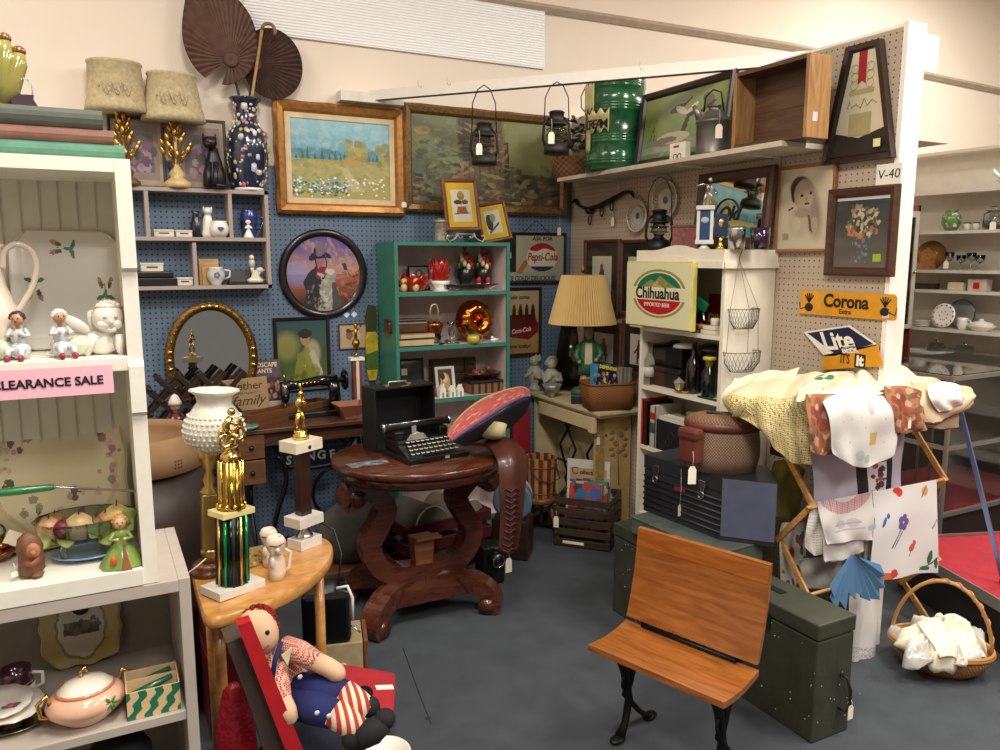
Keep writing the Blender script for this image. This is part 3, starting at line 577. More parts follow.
t=T('bird_ornament','white china birds on a stump, on the black tray','figurine',onshelf(254,zB+.0105,SY+.045));g=G().mat(mat('d8d2bc',.3,coat=.4))
g.lathe([(0,0),(.036,0),(.038,.012),(.02,.024),(.012,.05),(0,.055)],wob=lambda q,f,z:1+.1*math.sin(4*q));g.ell((-.014,0,.085),(.014,.02,.022)).ell((-.016,-.012,.11),.012).ell((.022,0,.055),(.02,.012,.012)).tube([(-.012,0,.04),(-.014,0,.07)],.008).tube([(.01,0,.03),(.02,0,.05)],.006);g.mat(INK).ell((.034,-.004,.062),.006,8);g.done('body',t)
# ---------------------------------------------------------------- on top of the wall shelf
ZT2=zt+.0006
def top(x,y=SY+.06):return V((PY(x,186,y).x,y,ZT2))
LACE=mat('bfaf8a',.85,var=.18,sc=60,bump=.6)
for i,(x,xs,ys,lab)in enumerate(((127,123,110,'left gilt leaf boudoir lamp under a lacy tan shade'),(178,178,117,'right gilt leaf boudoir lamp under a lacy tan shade, cream base'))):
 p=top(x,SY+.035);k=mpp(p);t=T('table_lamp',lab,'lamp',p,fc(p),'pair of gilt leaf lamps')
 hs=(186-ys)*k
 G().mat(mat('cdb07a',.3,var=.2)if i else mat('6b5030',.4)).lathe([(0,0),(12*k,0),(13*k,2*k),(13*k,5*k),(9*k,8*k),(6*k,10*k),(8*k,14*k),(3*k,20*k),(1.4*k,24*k),(1.4*k,hs)]).done('base',t)
 g=G().mat(BRASS)
 for j in range(26):
  a=j*2.4;z=(22+j*1.7)*k;sp_=(5+9*math.sin(min(1,j/14)*PI))*k;q=V((math.cos(a),math.sin(a)*.6,0))
  b0=V((0,0,z-6*k));b1=q*sp_+V((0,0,z+4*k));g.tube([b0,b1],.6*k,5);g.ell(b1+V((0,0,2.5*k)),(2.1*k,1.2*k,5*k),8,Mx.Rotation(.35*math.cos(a),3,'Y'))
 g.done('leaves',t)
 g=G().mat(LACE);off=V(((xs-x)*k,0,0));hh=42*k if i==0 else 40*k;r0,r1=(28 if i==0 else 29)*k,(24 if i==0 else 22)*k
 g.lathe([(r0*1.04,-5*k),(r0,0),(r0*.93,8*k),(r1*1.0,hh-3*k),(r1*1.05,hh-2*k),(r1*1.02,hh),(r1*.96,hh),(r0*.92,2*k)],c=(off.x,0,hs),n=48,sy=.8,wob=lambda q,f,z:1+(.025*math.sin(22*q)if z<4*k or z>hh-4*k else 0))
 for j in range(22):a=j*.9;g.tube([(off.x+(j-11)*1.3*k,-r0*.8-.5*k,hs+14*k+6*k*math.sin(a)),(off.x+(j-10)*1.3*k,-r0*.8-.5*k,hs+14*k+6*k*math.sin(a+.9))],.7*k,5)
 g.done('lamp_shade',t)
for i,(x0,x1,y0,y1,m,lab,dy)in enumerate(((106,167,115,184,mat('4f4438',.4),'bronze framed floral print behind the left gilt lamp',.12),(169,228,117,185,mat('5f5236',.35),'bronze framed print behind the black cat',.118))):
 a_=PY(x0,y0,SY+dy);b_=PY(x1,y1,SY+dy);W=b_.x-a_.x;H=a_.z-ZT2;t=T('framed_print',lab,'picture',((a_.x+b_.x)/2,SY+dy,ZT2+H/2),group='framed floral prints on the wall shelf')
 frame(t,W,H,.014,.014,m);A=Art(40,44,'b7a694').rect(.08,.1,.92,.92,'9c8a80').rect(.2,.2,.82,.8,'7d6f72').dots(26,.3,.2,.8,.7,['8a6a80','a888a0','6a5a6a','5d6a58','b79aa6'],.03,.09)
 A.obj(W-.024,H-.024,t,(0,-.004,0),rough=.08,coat=1)
p=top(213,SY+.03);k=mpp(p);t=T('black_cat_statue','sleek black sitting cat statue in front of the bronze framed print','statue',p,fc(p));g=G().mat(mat('1b1a1c',.35))
g.lathe([(0,0),(9*k,0),(11*k,4*k),(11*k,14*k),(8*k,26*k),(5.5*k,34*k),(4.5*k,40*k),(0,43*k)],c=(2*k,2*k,0));g.ell((-1*k,-2*k,45*k),(7*k,6.5*k,6.5*k));g.ell((-3*k,-7*k,43*k),(3.4*k,4*k,2.8*k))
for s in(-1,1):g.tube([(s*4.5*k-1*k,0,48*k),(s*6*k-1*k,0,54*k)],[2.8*k,.3*k],6)
g.tube([(-3*k,-6*k,26*k),(-4*k,-9*k,12*k),(-5*k,-10*k,1*k)],[3*k,2.6*k,3*k]).tube([(4*k,-5*k,26*k),(3*k,-8*k,12*k),(2*k,-9*k,1*k)],[3*k,2.6*k,3*k]);g.tube([(12*k,0,3*k),(15*k,-6*k,3*k),(8*k,-11*k,3*k),(3*k,-12*k,3*k)],2.2*k);g.done('body',t)
p=top(249,SY+.065);k=mpp(p);t=T('tall_oriental_vase','tall dark blue oriental vase with blossoms holding fans and a cane','vase',p,fc(p))
prof=[(13,0),(14,3),(17,12),(19.5,28),(20,42),(18.5,54),(14,62),(11,67),(10.5,76),(12,84),(15.5,88),(15.5,89),(14,89),(10,80),(9,70)]
g=G().mat(mat('1c2642',.18,var=.3,sc=30,coat=.8));g.lathe([(0,0)]+[(r*k,z*k)for r,z in prof[:-1]]+[(9*k,70*k),(0,60*k)],n=36);vb=g.done('body',t)
g=G();RR=random.Random(4);cols=['e0d6cc','e0d6cc','c8ccd4','c46a7c','c8b45a','8fa48f','d8c8c0']
def vr(z):
 for(r0,z0),(r1,z1)in zip(prof[:10],prof[1:11]):
  if z0<=z<=z1:return r0+(r1-r0)*(z-z0)/max(1e-6,z1-z0)
 return 12
for i in range(230):
 z=RR.uniform(5,84);a=RR.uniform(0,2*PI);s=RR.uniform(1.1,3.2)*(1.5 if i%17==0 else 1);r=vr(z)-s*.5
 g.mat(mat(cols[RR.randrange(len(cols))],.25,coat=.5)).ell((r*k*math.cos(a),r*k*math.sin(a),z*k),(s*k,s*k,s*k*RR.uniform(.7,1.5)),6)
g.done('blossom_decoration',t);G().mat(PORC).lathe([(14*k,0),(14.6*k,2*k),(14*k,3*k)]).done('foot',t)
# palm-leaf fans and cane standing in the vase
def fan(name,lab,p,cx,cy,rx,ry,hub,tip,c,st,dy):
 """pleated palm fan: hub pixel, radii in pixels, handle to the vase"""
 H0=PY(*hub,dy);kk=mpp(H0);t=T(name,lab,'fan',H0,group='palm leaf fans');g=G().mat(mat(c,.6,var=.25,sc=25));n=72
 vs=[(0,0,0)];rim=[]
 for i in range(n+1):
  a=st+2*PI*.93*i/n;x=cx-hub[0]+rx*math.cos(a);y=-(cy-hub[1])+ry*math.sin(a)
  if tip:f=max(0,math.cos(a-tip))**6;x+=16*f*math.cos(tip);y+=16*f*math.sin(tip)
  vs.append((x*kk,(.006 if i%2 else-.006),y*kk));rim.append(vs[-1])
 g.add(vs,[(0,i+1,i+2)for i in range(n)]);g.done('leaf',t,solid=.0012)
 G().mat(mat('2b1a14',.6)).tube([(x,0,z)for x,y,z in rim],.0026,6).done('edge_binding',t)
 G().mat(mat('5a3a30',.7)).lathe([(.034,0),(.036,.006),(.03,.012),(.008,.012),(0,.004)],n=18).done('hub',t,rot=(PI/2,0,0));return t,kk,H0
vt=p+V((0,0,78*k))
t,kk,h0=fan('palm_leaf_fan','large reddish brown palm leaf fan, taller and on the left in the vase',None,222,40,35,44,(231,60),1.95,'5e4236',-1.6,SY+.03)
G().mat(mat('2c1c16',.5)).tube([(0,0,-.01),(vt-h0)+V((-.015,-.0,0)),(vt-h0)+V((-.005,0,-.16))],.006).done('handle',t)
t,kk,h0=fan('palm_leaf_fan','smaller dark brown palm leaf fan behind the cane',None,272,62,30,34,(254,64),None,'4a342c',2.9,SY+.075)
G().mat(mat('2c1c16',.5)).tube([(0,0,-.01),(vt-h0)+V((.01,0,0)),(vt-h0)+V((.005,0,-.16))],.005).done('handle',t)
a=PY(262,30,SY+.02);t=T('walking_cane','light bamboo walking cane with crook handle standing in the vase','cane',a)
e=vt+V((.02,-.01,0))-a;G().mat(wood('a07a4a','b8935c')).tube([e+V((-.008,.01,-.14)),e,(0,0,0)],.0075).done('shaft',t)
G().mat(wood('7b5a3a','946d45')).tube([(0,0,0),(.004,0,.018),(.018,-.002,.032),(.04,-.004,.034),(.056,-.006,.022),(.062,-.008,.0),(.058,-.008,-.02)],.0085).done('crook',t)
# ---------------------------------------------------------------- pictures on the blue wall
def wallY(x0,y0,x1,y1,Y=4.246):
 a=PY(x0,y0,Y);b=PY(x1,y1,Y);return(a+b)/2,abs(b.x-a.x),abs(a.z-b.z)
c,W,H=wallY(272,100,403,216);t=T('landscape_painting','gilt framed oil painting of a cottage, pines and a flowered stream','painting',c)
frame(t,W,H,.055,.05,mat('a8743a',.35,.5,.25,40),scallop=.006)
g=G().mat(mat('d8c09a',.6));
for s in(-1,1):g.box((s*(W/2-.066),-.022,0),(.03,.006,H-.1)).box((0,-.022,s*(H/2-.066)),(W-.162,.0055,.03))
g.done('linen_liner',t)
A=Art(150,130,'6fa6b4');A.grad('a9a86a','7fb6c4',0,1).grad('5d92a8','8cc2cc',.5,1).dots(160,0,.62,1,1,['a4c4c4','b4c8c8','8fbcc6','bccccc'],.02,.07,.22,.5)
A.dots(60,0,.45,1,.6,['4f7f8f','6d98a0','42707c'],.02,.035,.5,2.5);
pn=[.06,.12,.17,.24,.44,.49,.53,.56,.60,.77,.82,.86,.31,.38,.70,.92]
for i in range(16):x=pn[i];A.poly([(x-.024,.46),(x+.024,.46),(x,.57+.10*((i*7)%5)/5)],['2a5a48','2f6650','34604a'][i%3],.85)
A.rect(0,0,1,.5,'a89a54',.8).dots(120,0,.2,1,.5,['b8a458','9a8f4a','8a8a48','c2ad6a','7d8a50'],.02,.06,.5,.4)
A.dots(40,.56,.48,.74,.76,['9a8f4a','b0a05a','7f8248'],.02,.05,.7,1).dots(30,.88,.46,1,.72,['8f8a4a','7b7c42','a89a54'],.02,.05,.7,1)
A.poly([(.52,.44),(.7,.44),(.7,.49),(.61,.53),(.52,.49)],'b58f52').poly([(.48,.42),(.56,.4),(.72,.12),(.6,.1)],'c0b890',.7).dots(50,0,.08,.55,.26,['6f968f','8cb0aa','a8c4b8'],.03,.06,.5,.4)
A.dots(150,0,.05,.55,.22,['3f5a48','2f4a3a','557a58'],.006,.015,.8).dots(90,.02,.03,.96,.28,['ece8dc','f6f2e8','d8d4c0'],.006,.014,.95).noise(.06)
A.obj(W-.15,H-.15,t,(0,-.018,0),rough=.35)
pricetag(t,(W/2-.012,-.052,-H/2+.075),.03,.03,.0,0)
c,W,H=wallY(401,103,565,216);t=T('tapestry_picture','large dark gilt framed old town street scene in muted browns and greens','picture',c)
frame(t,W,H,.052,.045,mat('7a5a34',.4,.4,.5,90),scallop=.004)
A=Art(170,120,'4a4a38');A.grad('33302a','6a6a48',0,1).poly([(.62,.4),(1,.35),(1,1),(.6,1)],'707048').poly([(0,.5),(.2,.6),(.28,1),(0,1)],'5f6440').poly([(.3,.3),(.62,.4),(.58,1),(.28,1)],'5a4c34').poly([(.3,.5),(.46,.45),(.46,1),(.3,1)],'3f3a2c')
for i in range(9):A.line(.3+.035*i,.25,.3+.03*i,.98,.004,'2c2a20',.7).line(.3,.4+i*.07,.6,.42+i*.05,.004,'6a5c3c',.6)
A.dots(160,0,0,.3,.75,['2f3f38','3f5048','4f5f4a','26302a','6f6a42'],.012,.04,.7).dots(230,0,0,1,.32,['6a5a3c','4f4030','2a2620','7a6a48','3a4438','5f4030'],.008,.022,.8,1.6).dots(50,.64,.1,.95,.5,['5a5a3c','3f4030','6f6848'],.01,.03,.7).ell(.07,.82,.05,.05,'9a7a48',.7)
A.poly([(.6,.2),(.64,.2),(.63,.75),(.6,.75)],'3a2c20').dots(60,.02,.3,.3,.95,['7a7a4c','6a6e48','5a6444'],.008,.02,.6,2).dots(70,.3,.3,.62,.95,['7a6844','8a7850','2a241c'],.006,.014,.6,4).noise(.1);A.a=np.clip(A.a*1.35,0,1);A.obj(W-.1,H-.1,t,(0,-.016,0),rough=.35)
c,W,H=wallY(278,228,366,317);t=T('round_cowboy_plate','round dark rimmed collector picture of a cowboy at sunset','picture',c);r=H/2
G().mat(mat('1e1216',.3,coat=.3)).lathe([(0,0),(r,0),(r,.012),(r*.95,.022),(r*.84,.016),(r*.82,.006),(0,.006)],n=56).done('frame',t,rot=(PI/2,0,0))
A=Art(100,100,'4a4a78');A.grad('4a2a28','a8604a',0,.5).grad('c09070','5a5090',.5,1).dots(90,0,.5,1,1,['7a78b0','b08a90','5a5f98','c8a098','d0a070'],.03,.08,.35,.4).dots(90,.5,0,1,.55,['9a5a40','6a3828','b87850','4a2820'],.02,.06,.6,.4).ell(.14,.5,.16,.16,'7a94d0',.6,soft=.9).rect(.78,.55,.83,.66,'3c3460')
A.poly([(.14,0),(.2,.38),(.34,.58),(.5,.6),(.56,.3),(.5,0)],'2c2c34').poly([(.4,0),(.44,.34),(.56,.52),(.66,.5),(.7,.2),(.72,0)],'9a968c').poly([(.6,0),(.62,.32),(.68,.36),(.74,.2),(.76,0)],'4a4c48').ell(.44,.7,.075,.11,'9a6a68').poly([(.36,.6),(.54,.6),(.48,.44),(.4,.42)],'8a2a38').ell(.42,.76,.2,.045,'2a2450',rot=-.08).ell(.45,.83,.08,.09,'7a6a70').line(.36,.3,.38,.84,.018,'2a2c48').line(.54,.6,.53,.78,.01,'3a3c70').line(.6,.42,.84,.48,.012,'8a8078').ell(.59,.54,.06,.05,'c8c4b8').dots(50,.2,.05,.5,.3,['3a3434','6a5048','8a7468','242024'],.01,.03,.7).dots(40,.44,.05,.6,.5,['b8b4a8','7a786e','c8c4b4'],.008,.02,.6,2.5)
def disc(x,y,z):d=math.hypot(x,z);m=max(abs(x),abs(z))or 1;return(x*m/(d or 1),0,z*m/(d or 1))
A.obj(r*1.68,r*1.68,t,(0,-.0085,0),rough=.12,coat=.8,fn=disc)
c,W,H=wallY(272,318,331,388);t=T('portrait_print','dark framed romantic print of a seated figure in a green valley','picture',c);frame(t,W,H,.02,.02,mat('241a14',.35))
A=Art(60,70,'2f5048').grad('5a6a34','2a4a50',0,1).ell(.2,.62,.22,.2,'8f8a4a',.8,soft=.6).ell(.7,.5,.16,.2,'b0a684',.8,soft=.4).poly([(.3,.1),(.4,.5),(.62,.6),(.8,.4),(.86,0),(.3,0)],'8a8a3c',.8).ell(.56,.72,.09,.1,'a87f62').ell(.56,.8,.14,.07,'2a2a24').line(.7,.5,.84,.2,.06,'b8b094').dots(20,.1,0,.9,.3,['4a5a2c','6a7038','3a4a2a'],.03,.07,.5)
A.obj(W-.034,H-.034,t,(0,-.008,0),rough=.12,coat=.8)
c,W,H=wallY(338,324,367,348);t=T('tiny_framed_portrait','tiny gilt framed sepia portrait pair beside the green bookcase','picture',c);frame(t,W,H,.008,.012,mat('5a4630',.4))
Art(30,24,'b8a080').ell(.36,.55,.14,.2,'8a5f48').ell(.66,.5,.14,.22,'c4b498').ell(.36,.75,.14,.1,'4a3a30').obj(W-.014,H-.014,t,(0,-.005,0),rough=.3)
g=G().mat(mat('d8e0ec',.6))
for s in(-1,1):g.box((s*.022-.01,-.001,H/2+.05),(.026,.001,.026),0,0,0,.8)
g.done('price_sticker',t)
# ---------------------------------------------------------------- teal bookcase
TY=3.95;TX0=PY(394,240,TY).x;TX1=PY(510,243,TY).x;TZ=PY(450,242,TY).z
TEAL=mat('387a69',.45,var=.1);TIN=mat('cbbab4',.6,var=.08)
bo=V(((TX0+TX1)/2,TY,0));t=T('bookcase','teal painted bookcase with pale mauve inside, against the blue wall','bookcase',bo);tbc=t
BY=4.235;g=G().at(-bo).mat(TEAL).b2((TX0,TY,0),(TX0+.02,BY,TZ-.02)).b2((TX1-.02,TY,0),(TX1,BY,TZ-.02)).b2((TX0,TY,TZ-.02),(TX1,BY,TZ)).b2((TX0+.02,TY+.01,0),(TX1-.02,TY+.03,.08));g.done('side_panel',t)
G().at(-bo).mat(TIN).b2((TX0+.02,BY-.01,.08),(TX1-.02,BY,TZ-.02)).b2((TX0+.0202,TY+.015,.08),(TX0+.022,BY-.01,TZ-.02)).b2((TX1-.022,TY+.015,.08),(TX1-.0202,BY-.01,TZ-.02)).done('back_panel',t)
tz=[PY(450,y,TY).z for y in(291.5,345,398)]
for z in tz+[.42,.1]:
 g=G().at(-bo).mat(TEAL).b2((TX0+.021,TY+.001,z-.022),(TX1-.021,TY+.012,z)).mat(TIN).b2((TX0+.022,TY+.012,z-.022),(TX1-.022,BY-.01,z));g.done('shelf',t)
def tb(x,i,y=.08):yy=TY+y;return V((PY(x,300,yy).x,yy,tz[i]+.0006))
K=mpp(tb(450,0))
# row 1
c0=tb(419,0,.22);t=T('small_framed_photo','small black framed photo behind the red glass bowl','picture',c0+V((0,0,.07)),rot=(rad(-6),0,0));frame(t,.13,.14,.01,.012,BLACK);Art(24,24,'a39a90').ell(.5,.6,.25,.28,'6a6460').ell(.5,.7,.1,.1,'c4beb4').obj(.112,.122,t,(0,-.004,0),rough=.1,coat=.6)
def petalbowl(g,r,h,n,m):
 g.mat(m)
 for L_ in range(2):
  for i in range(n):
   a=2*PI*i/n+L_*.4;rr_=r*(1-.3*L_);g.at((0,0,0),a)
   g.sheet(lambda u,v:(r*.15+rr_*.8*(v**.8),(u-.5)*r*.75*math.sin(PI*min(1,v*.85+.1)),h*v**1.4*(1.1 if L_ else .9)),6,6)
 g.at()
RG=mat('c8281a',.12,var=.1,coat=.8,trans=.35)
p=tb(414,0,.09);t=T('red_glass_bowl','low wide red glass bowl with petal rim on the upper teal shelf','bowl',p);g=G();petalbowl(g,.1,.075,8,RG);g.ell((0,0,.01),(.04,.04,.012));g.done('bowl',t,solid=.003)
p=tb(440,0,.08);t=T('white_footed_bowl','white china footed bowl under the upright red glass flower','bowl',p);G().mat(PORC).lathe([(0,0),(.045,0),(.03,.012),(.045,.03),(.05,.05),(.045,.05),(.03,.02),(0,.018)]).done('bowl',t)
t=T('red_glass_flower','upright red glass flower vase standing in the white bowl','vase',p+V((.0,0,.0195)));g=G();petalbowl(g,.058,.12,9,RG);g.ell((0,0,.01),(.02,.02,.01));g.done('petals',t,solid=.003)
for i,(x,lab)in enumerate(((465,'black footed vase of fruit, left of the matching pair'),(483,'black footed vase of fruit, right of the matching pair'))):
 p=tb(x,0,.17);t=T('fruit_topped_vase',lab,'vase',p,group='pair of black fruit topped vases')
 G().mat(mat('151515',.3,coat=.4)).lathe([(0,0),(.03,0),(.035,.01),(.03,.02),(.052,.05),(.05,.08),(.03,.09),(0,.09)]).done('body',t)
 g=G();RR=random.Random(i)
 for j in range(20):a=j*2.4;rr_=.046*(1-j/30);g.mat(mat(['a82822','c8a040','d8c8a8','7a3a20','3a5a2a'][j%5],.3,coat=.5)).ell((rr_*math.cos(a),rr_*math.sin(a),.085+j*.0028),.014,8)
 g.mat(mat('7a5a2a',.5)).tube([(0,0,.1),(0,0,.165)],.008);[g.tube([(0,0,.15),(.025*math.cos(q),0,.185+.01*math.sin(3*q))],[.005,.001],5)for q in(0,.9,1.8,2.6,3.14)];g.done('fruit_topping',t)
for i,(x,lab)in enumerate(((404,'left tiny yellow chick salt shaker on the teal shelf'),(414,'right tiny yellow chick salt shaker on the teal shelf'))):
 t=T('chick_shaker',lab,'shaker',tb(x+(i*2),0,.02),group='chick shakers');g=G().mat(mat('cdb070',.3,coat=.4)).ell((0,0,.018),(.014,.014,.018)).ell((0,-.002,.042),.013).mat(mat('8a5a2a',.4)).ell((0,-.014,.04),(.004,.006,.003),6);g.done('body',t)
for i,(x,lab)in enumerate(((479,'left red and white salt shaker beside the relish dish'),(488,'right red and white salt shaker beside the relish dish'))):
 t=T('salt_shaker',lab,'shaker',tb(x,0,.10),group='red and white shakers');G().mat(PORC).lathe([(0,0),(.009,0),(.01,.03),(.009,.034),(0,.034)],n=14).done('body',t);G().mat(RED).lathe([(.0102,.03),(.0105,.045),(.006,.056),(0,.058)],n=14).done('cap',t)
t=T('relish_dish','long pressed glass relish dish along the teal shelf edge','dish',tb(470,0,.045));g=G().mat(glass('f0e8e0',.1));g.lathe([(0,0),(.1,0),(.16,.03),(.155,.032),(.09,.01),(0,.01)],sy=.22,wob=lambda q,f,z:1+.03*math.sin(24*q)*f,n=60);g.done('dish',t)
# row 2
p=tb(422,1,.24);t=T('grey_photo_panorama','wide dark framed grey photograph leaning at the back of the middle shelf','picture',p+V((0,0,.057)),rot=(rad(-5),0,0));frame(t,.22,.115,.009,.012,mat('3a3c3a',.4));Art(50,24,'6f7470').dots(50,0,0,1,1,['565c58','8a8f8a','4a4f4c'],.02,.08,.5,3).obj(.205,.1,t,(0,-.004,0),rough=.2)
p=tb(410,1,.08)
for i,(c_,h_,lab,dx)in enumerate((('2a2824',.032,'lowest dark book in the stack on the middle teal shelf',.0),('8a6a45',.02,'thin tan book on the dark book, middle teal shelf',.004))):
 t=T('old_book',lab,'book',p+V((dx,0,i*.0325)),rad(4*i),'books on the middle teal shelf');G().mat(mat(c_,.6)).box((0,0,h_/2),(.16,.11,h_),.003).done('cover',t);G().mat(mat('bfa880',.8)).box((.004,-.002,h_/2),(.156,.112,h_*.7)).done('pages',t)
t=T('wooden_loaf_box','dark carved wooden box lying on the stacked books','box',p+V((-.02,.02,.0535)),rad(-4));G().mat(wood('3c2818','5a3c24')).box((0,0,.028),(.2,.09,.055),.01).done('base',t);G().mat(wood('3c2818','5a3c24')).box((0,0,.0605),(.19,.08,.01),.004).done('lid',t)
p=tb(434,1,.06);t=T('copper_ice_pail','small copper pail with tall loop handle on a glass stand','pail',p);G().mat(glass('e8ecec',.05)).lathe([(0,0),(.045,0),(.045,.006),(.02,.012),(.035,.04),(.03,.04),(0,.035)]).done('stand',t)
G().mat(mat('b0603c',.25,.9)).lathe([(0,.0405),(.028,.0405),(.042,.09),(.043,.1),(.04,.1),(.03,.05),(0,.046)]).done('bucket',t);G().mat(mat('c8b890',.3,.6)).tube([(-.016,0,.1),(-.02,0,.16),(-.01,0,.185),(.01,0,.185),(.02,0,.16),(.016,0,.1)],.005).done('handle',t)
t=T('glass_candlestick','clear glass candlestick between the copper pail and the cake mould','candlestick',tb(451,1,.07));G().mat(glass('e8ecec',.05)).lathe([(0,0),(.035,0),(.03,.01),(.008,.03),(.015,.05),(.008,.07),(.02,.085),(.016,.085),(0,.07)]).done('body',t)
p=tb(474,1,.1);r=.096;t=T('copper_cake_mould','round fluted copper cake mould standing upright on the middle teal shelf','mould',p+V((0,0,r+.006)),rot=(PI/2-.12,0,0))
g=G().mat(mat('b86a2c',.18,1,.1));g.lathe([(.018,.0),(.02,.03),(.03,.05),(.05,.06),(.072,.052),(.086,.02),(.094,.002),(.096,0),(.085,-.002)],n=80,wob=lambda q,f,z:1+(.09*abs(math.sin(6*q))-.05 if .2<f<.85 else 0));g.done('body',t)
t=T('yellow_mug','tiny yellow mug with green rim in front of the cake mould','mug',tb(473,1,.02));G().mat(mat('c8b038',.25,coat=.5)).lathe([(0,0),(.022,0),(.026,.02),(.022,.034),(.018,.034),(0,.03)]).done('body',t);G().mat(mat('3f8a5a',.3)).lathe([(.022,.033),(.024,.037),(.021,.039),(.018,.036)]).done('rim',t);G().mat(mat('a86a4a',.3)).ring((.03,0,.02),.012,.003,'y').done('handle',t)
t=T('tiny_bird_figurine','tiny pale china bird at the end of the middle teal shelf','figurine',tb(494,1,.03));G().mat(PORC).ell((0,0,.012),(.024,.012,.012)).ell((-.014,-.004,.026),.009).tube([(.015,0,.012),(.034,0,.016)],[.007,.002]).done('body',t)
# row 3
p=tb(410,2,.22);t=T('dark_framed_mirror','black framed glass panel at the left of the lower teal shelf','picture',p+V((0,0,.105)),rot=(rad(-5),0,0));frame(t,.15,.2,.014,.014,BLACK);Art(20,24,'3a3836').rect(0,.55,.3,.75,'cfcac0').obj(.13,.18,t,(0,-.004,0),rough=.06,coat=1)
p=tb(452,2,.25);t=T('wooden_slat_crate','dark wooden panel box standing at the back of the lower shelf','box',p);g=G().mat(wood('4a3a28','5f4a34'));[g.box((0,0,.03+i*.046),(.3,.02,.043),.003)for i in range(4)];g.done('boards',t);g=G().mat(wood('33261a','47362a'));[g.box((x,-.014,.095),(.02,.012,.19))for x in(-.13,.08)];g.done('battens',t)
p=tb(444,2,.09);t=T('white_photo_frame','white frame with a sepia portrait, leaning on the lower teal shelf','picture',p+V((.0,0,.066)),rot=(rad(-12),0,0));frame(t,.095,.13,.014,.012,mat('c8c4bc',.4));Art(30,40,'3c3028').ell(.5,.45,.34,.4,'a88a5a').ell(.5,.6,.16,.18,'d0b088').ell(.35,.68,.14,.14,'2a2018').obj(.07,.105,t,(0,-.004,0),rough=.3)
p=tb(430,2,.08);t=T('wooden_horse_figurine','small reddish wooden horse beside the white frame','figurine',p);g=G().mat(wood('6a3020','8a4a30'));g.ell((0,0,.05),(.032,.016,.02));g.tube([(-.02,0,.055),(-.034,0,.085)],[.012,.008]);g.ell((-.042,0,.088),(.015,.007,.008));[g.tube([(x,y,.045),(x,y,0)],[.007,.004],6)for x in(-.02,.022)for y in(-.008,.008)];g.tube([(.03,0,.055),(.042,0,.03)],[.006,.003]);g.done('body',t)
for i,(x,h_,lab)in enumerate(((441,.06,'left little white china house on the lower teal shelf'),(451,.05,'middle little white china house on the lower teal shelf'),(459,.052,'right little white china house on the lower teal shelf'))):
 t=T('china_house',lab,'ornament',tb(x,2,.03),group='china houses');G().mat(PORC).prism([(-.014,0),(.014,0),(.014,h_*.6),(0,h_),(-.014,h_*.6)],-.012,.012).done('walls',t);G().mat(mat('8f8a80',.4)).box((0,-.0125,.012),(.008,.002,.022)).done('door',t);G().mat(PORC).box((.007,0,h_*.86),(.006,.006,h_*.3)).done('chimney',t)
p=tb(482,2,.1);t=T('plaid_book_box','tan and black plaid box on the lower teal shelf','box',p);G().mat(stripes('8a5a3c','33281e',24,0,.6)).box((0,0,.031),(.2,.13,.06),.003).done('base',t);G().mat(mat('1e1a18',.5)).box((0,0,.068),(.21,.14,.014),.003).done('lid',t)
t=T('amber_glass_bowl','flared amber glass bowl on top of the plaid box','bowl',p+V((0,0,.0755)));G().mat(mat('6a2c14',.08,var=.1,coat=.9,trans=.4)).lathe([(0,0),(.04,0),(.06,.02),(.11,.035),(.105,.04),(.055,.026),(0,.008)],wob=lambda q,f,z:1+.05*math.sin(14*q)*f,n=56,sy=.6).done('bowl',t)
for i in range(7):
 a=i*.9;t=T('wooden_egg',['round brown wooden ball heaped in the amber bowl','reddish wooden ball in the amber bowl','dark wooden ball in the amber bowl'][i%3]+[' at its centre',' toward the shelf edge',' toward the shelf back',' at its outer side',' beside the rim',' behind the others',' on top'][i],'ball',p+V((.05*math.cos(a)*(i>0),.022*math.sin(a),.117 if i<6 else .14)),group='wooden balls in the amber bowl');G().mat(wood(['6a4428','7a3420','452a1a'][i%3],'8a5a38')).ell((0,0,0),.017,12).done('ball',t)
# on top of the bookcase
def tt(x,y=.08):yy=TY+y;return V((PY(x,240,yy).x,yy,TZ+.0006))
p=tt(493,.17);H_=.23;t=T('leaning_cow_print','wood framed print with yellow mat, leaning behind the easel picture','picture',p+V((0,0,H_/2+.004)),rot=(rad(-9),rad(-10),0));WF=wood('6a3c20','7d4a28')
frame(t,.20,H_,.02,.016,WF);Art(50,56,'cfae3a').rect(.2,.16,.8,.84,'d8d0bc').ell(.35,.5,.13,.24,'4a3a34').ell(.5,.62,.1,.12,'8a9a88').line(.3,.2,.7,.45,.03,'5a4a50').obj(.165,.195,t,(0,-.005,0),rough=.15,coat=.6)
p=tt(463,.05);z0=.048;t=T('easel_picture','wood framed print with yellow mat standing on a white wire easel','picture',p+V((-.005,.012,z0+.155)),rot=(rad(-10),rad(-2),0));W,H=.215,.29
frame(t,W,H,.022,.016,WF);A=Art(60,80,'d0ab32').rect(.16,.12,.84,.84,'d6cdb8').rect(.16,.12,.84,.84,'d6cdb8');A.ell(.5,.7,.12,.1,'8a7a58').ell(.5,.74,.08,.05,'b08c50').ell(.38,.56,.14,.05,'4a4038').ell(.62,.56,.12,.05,'6a5a44').poly([(.3,.3),(.36,.46),(.64,.46),(.72,.3)],'8a6a38').line(.25,.3,.78,.32,.012,'5a6068').ell(.5,.38,.08,.05,'b04a2c').dots(20,.3,.3,.7,.7,['5a4a38','3f3a34'],.01,.02,.6)
A.obj(W-.04,H-.04,t,(0,-.005,0),rough=.08,coat=1)
pb=G().mat(WF).prism([(-.05,0),(.05,0),(.03,.016),(-.03,.016)],-.012,-.002);pb.done('crest',t,loc=(0,0,H/2))
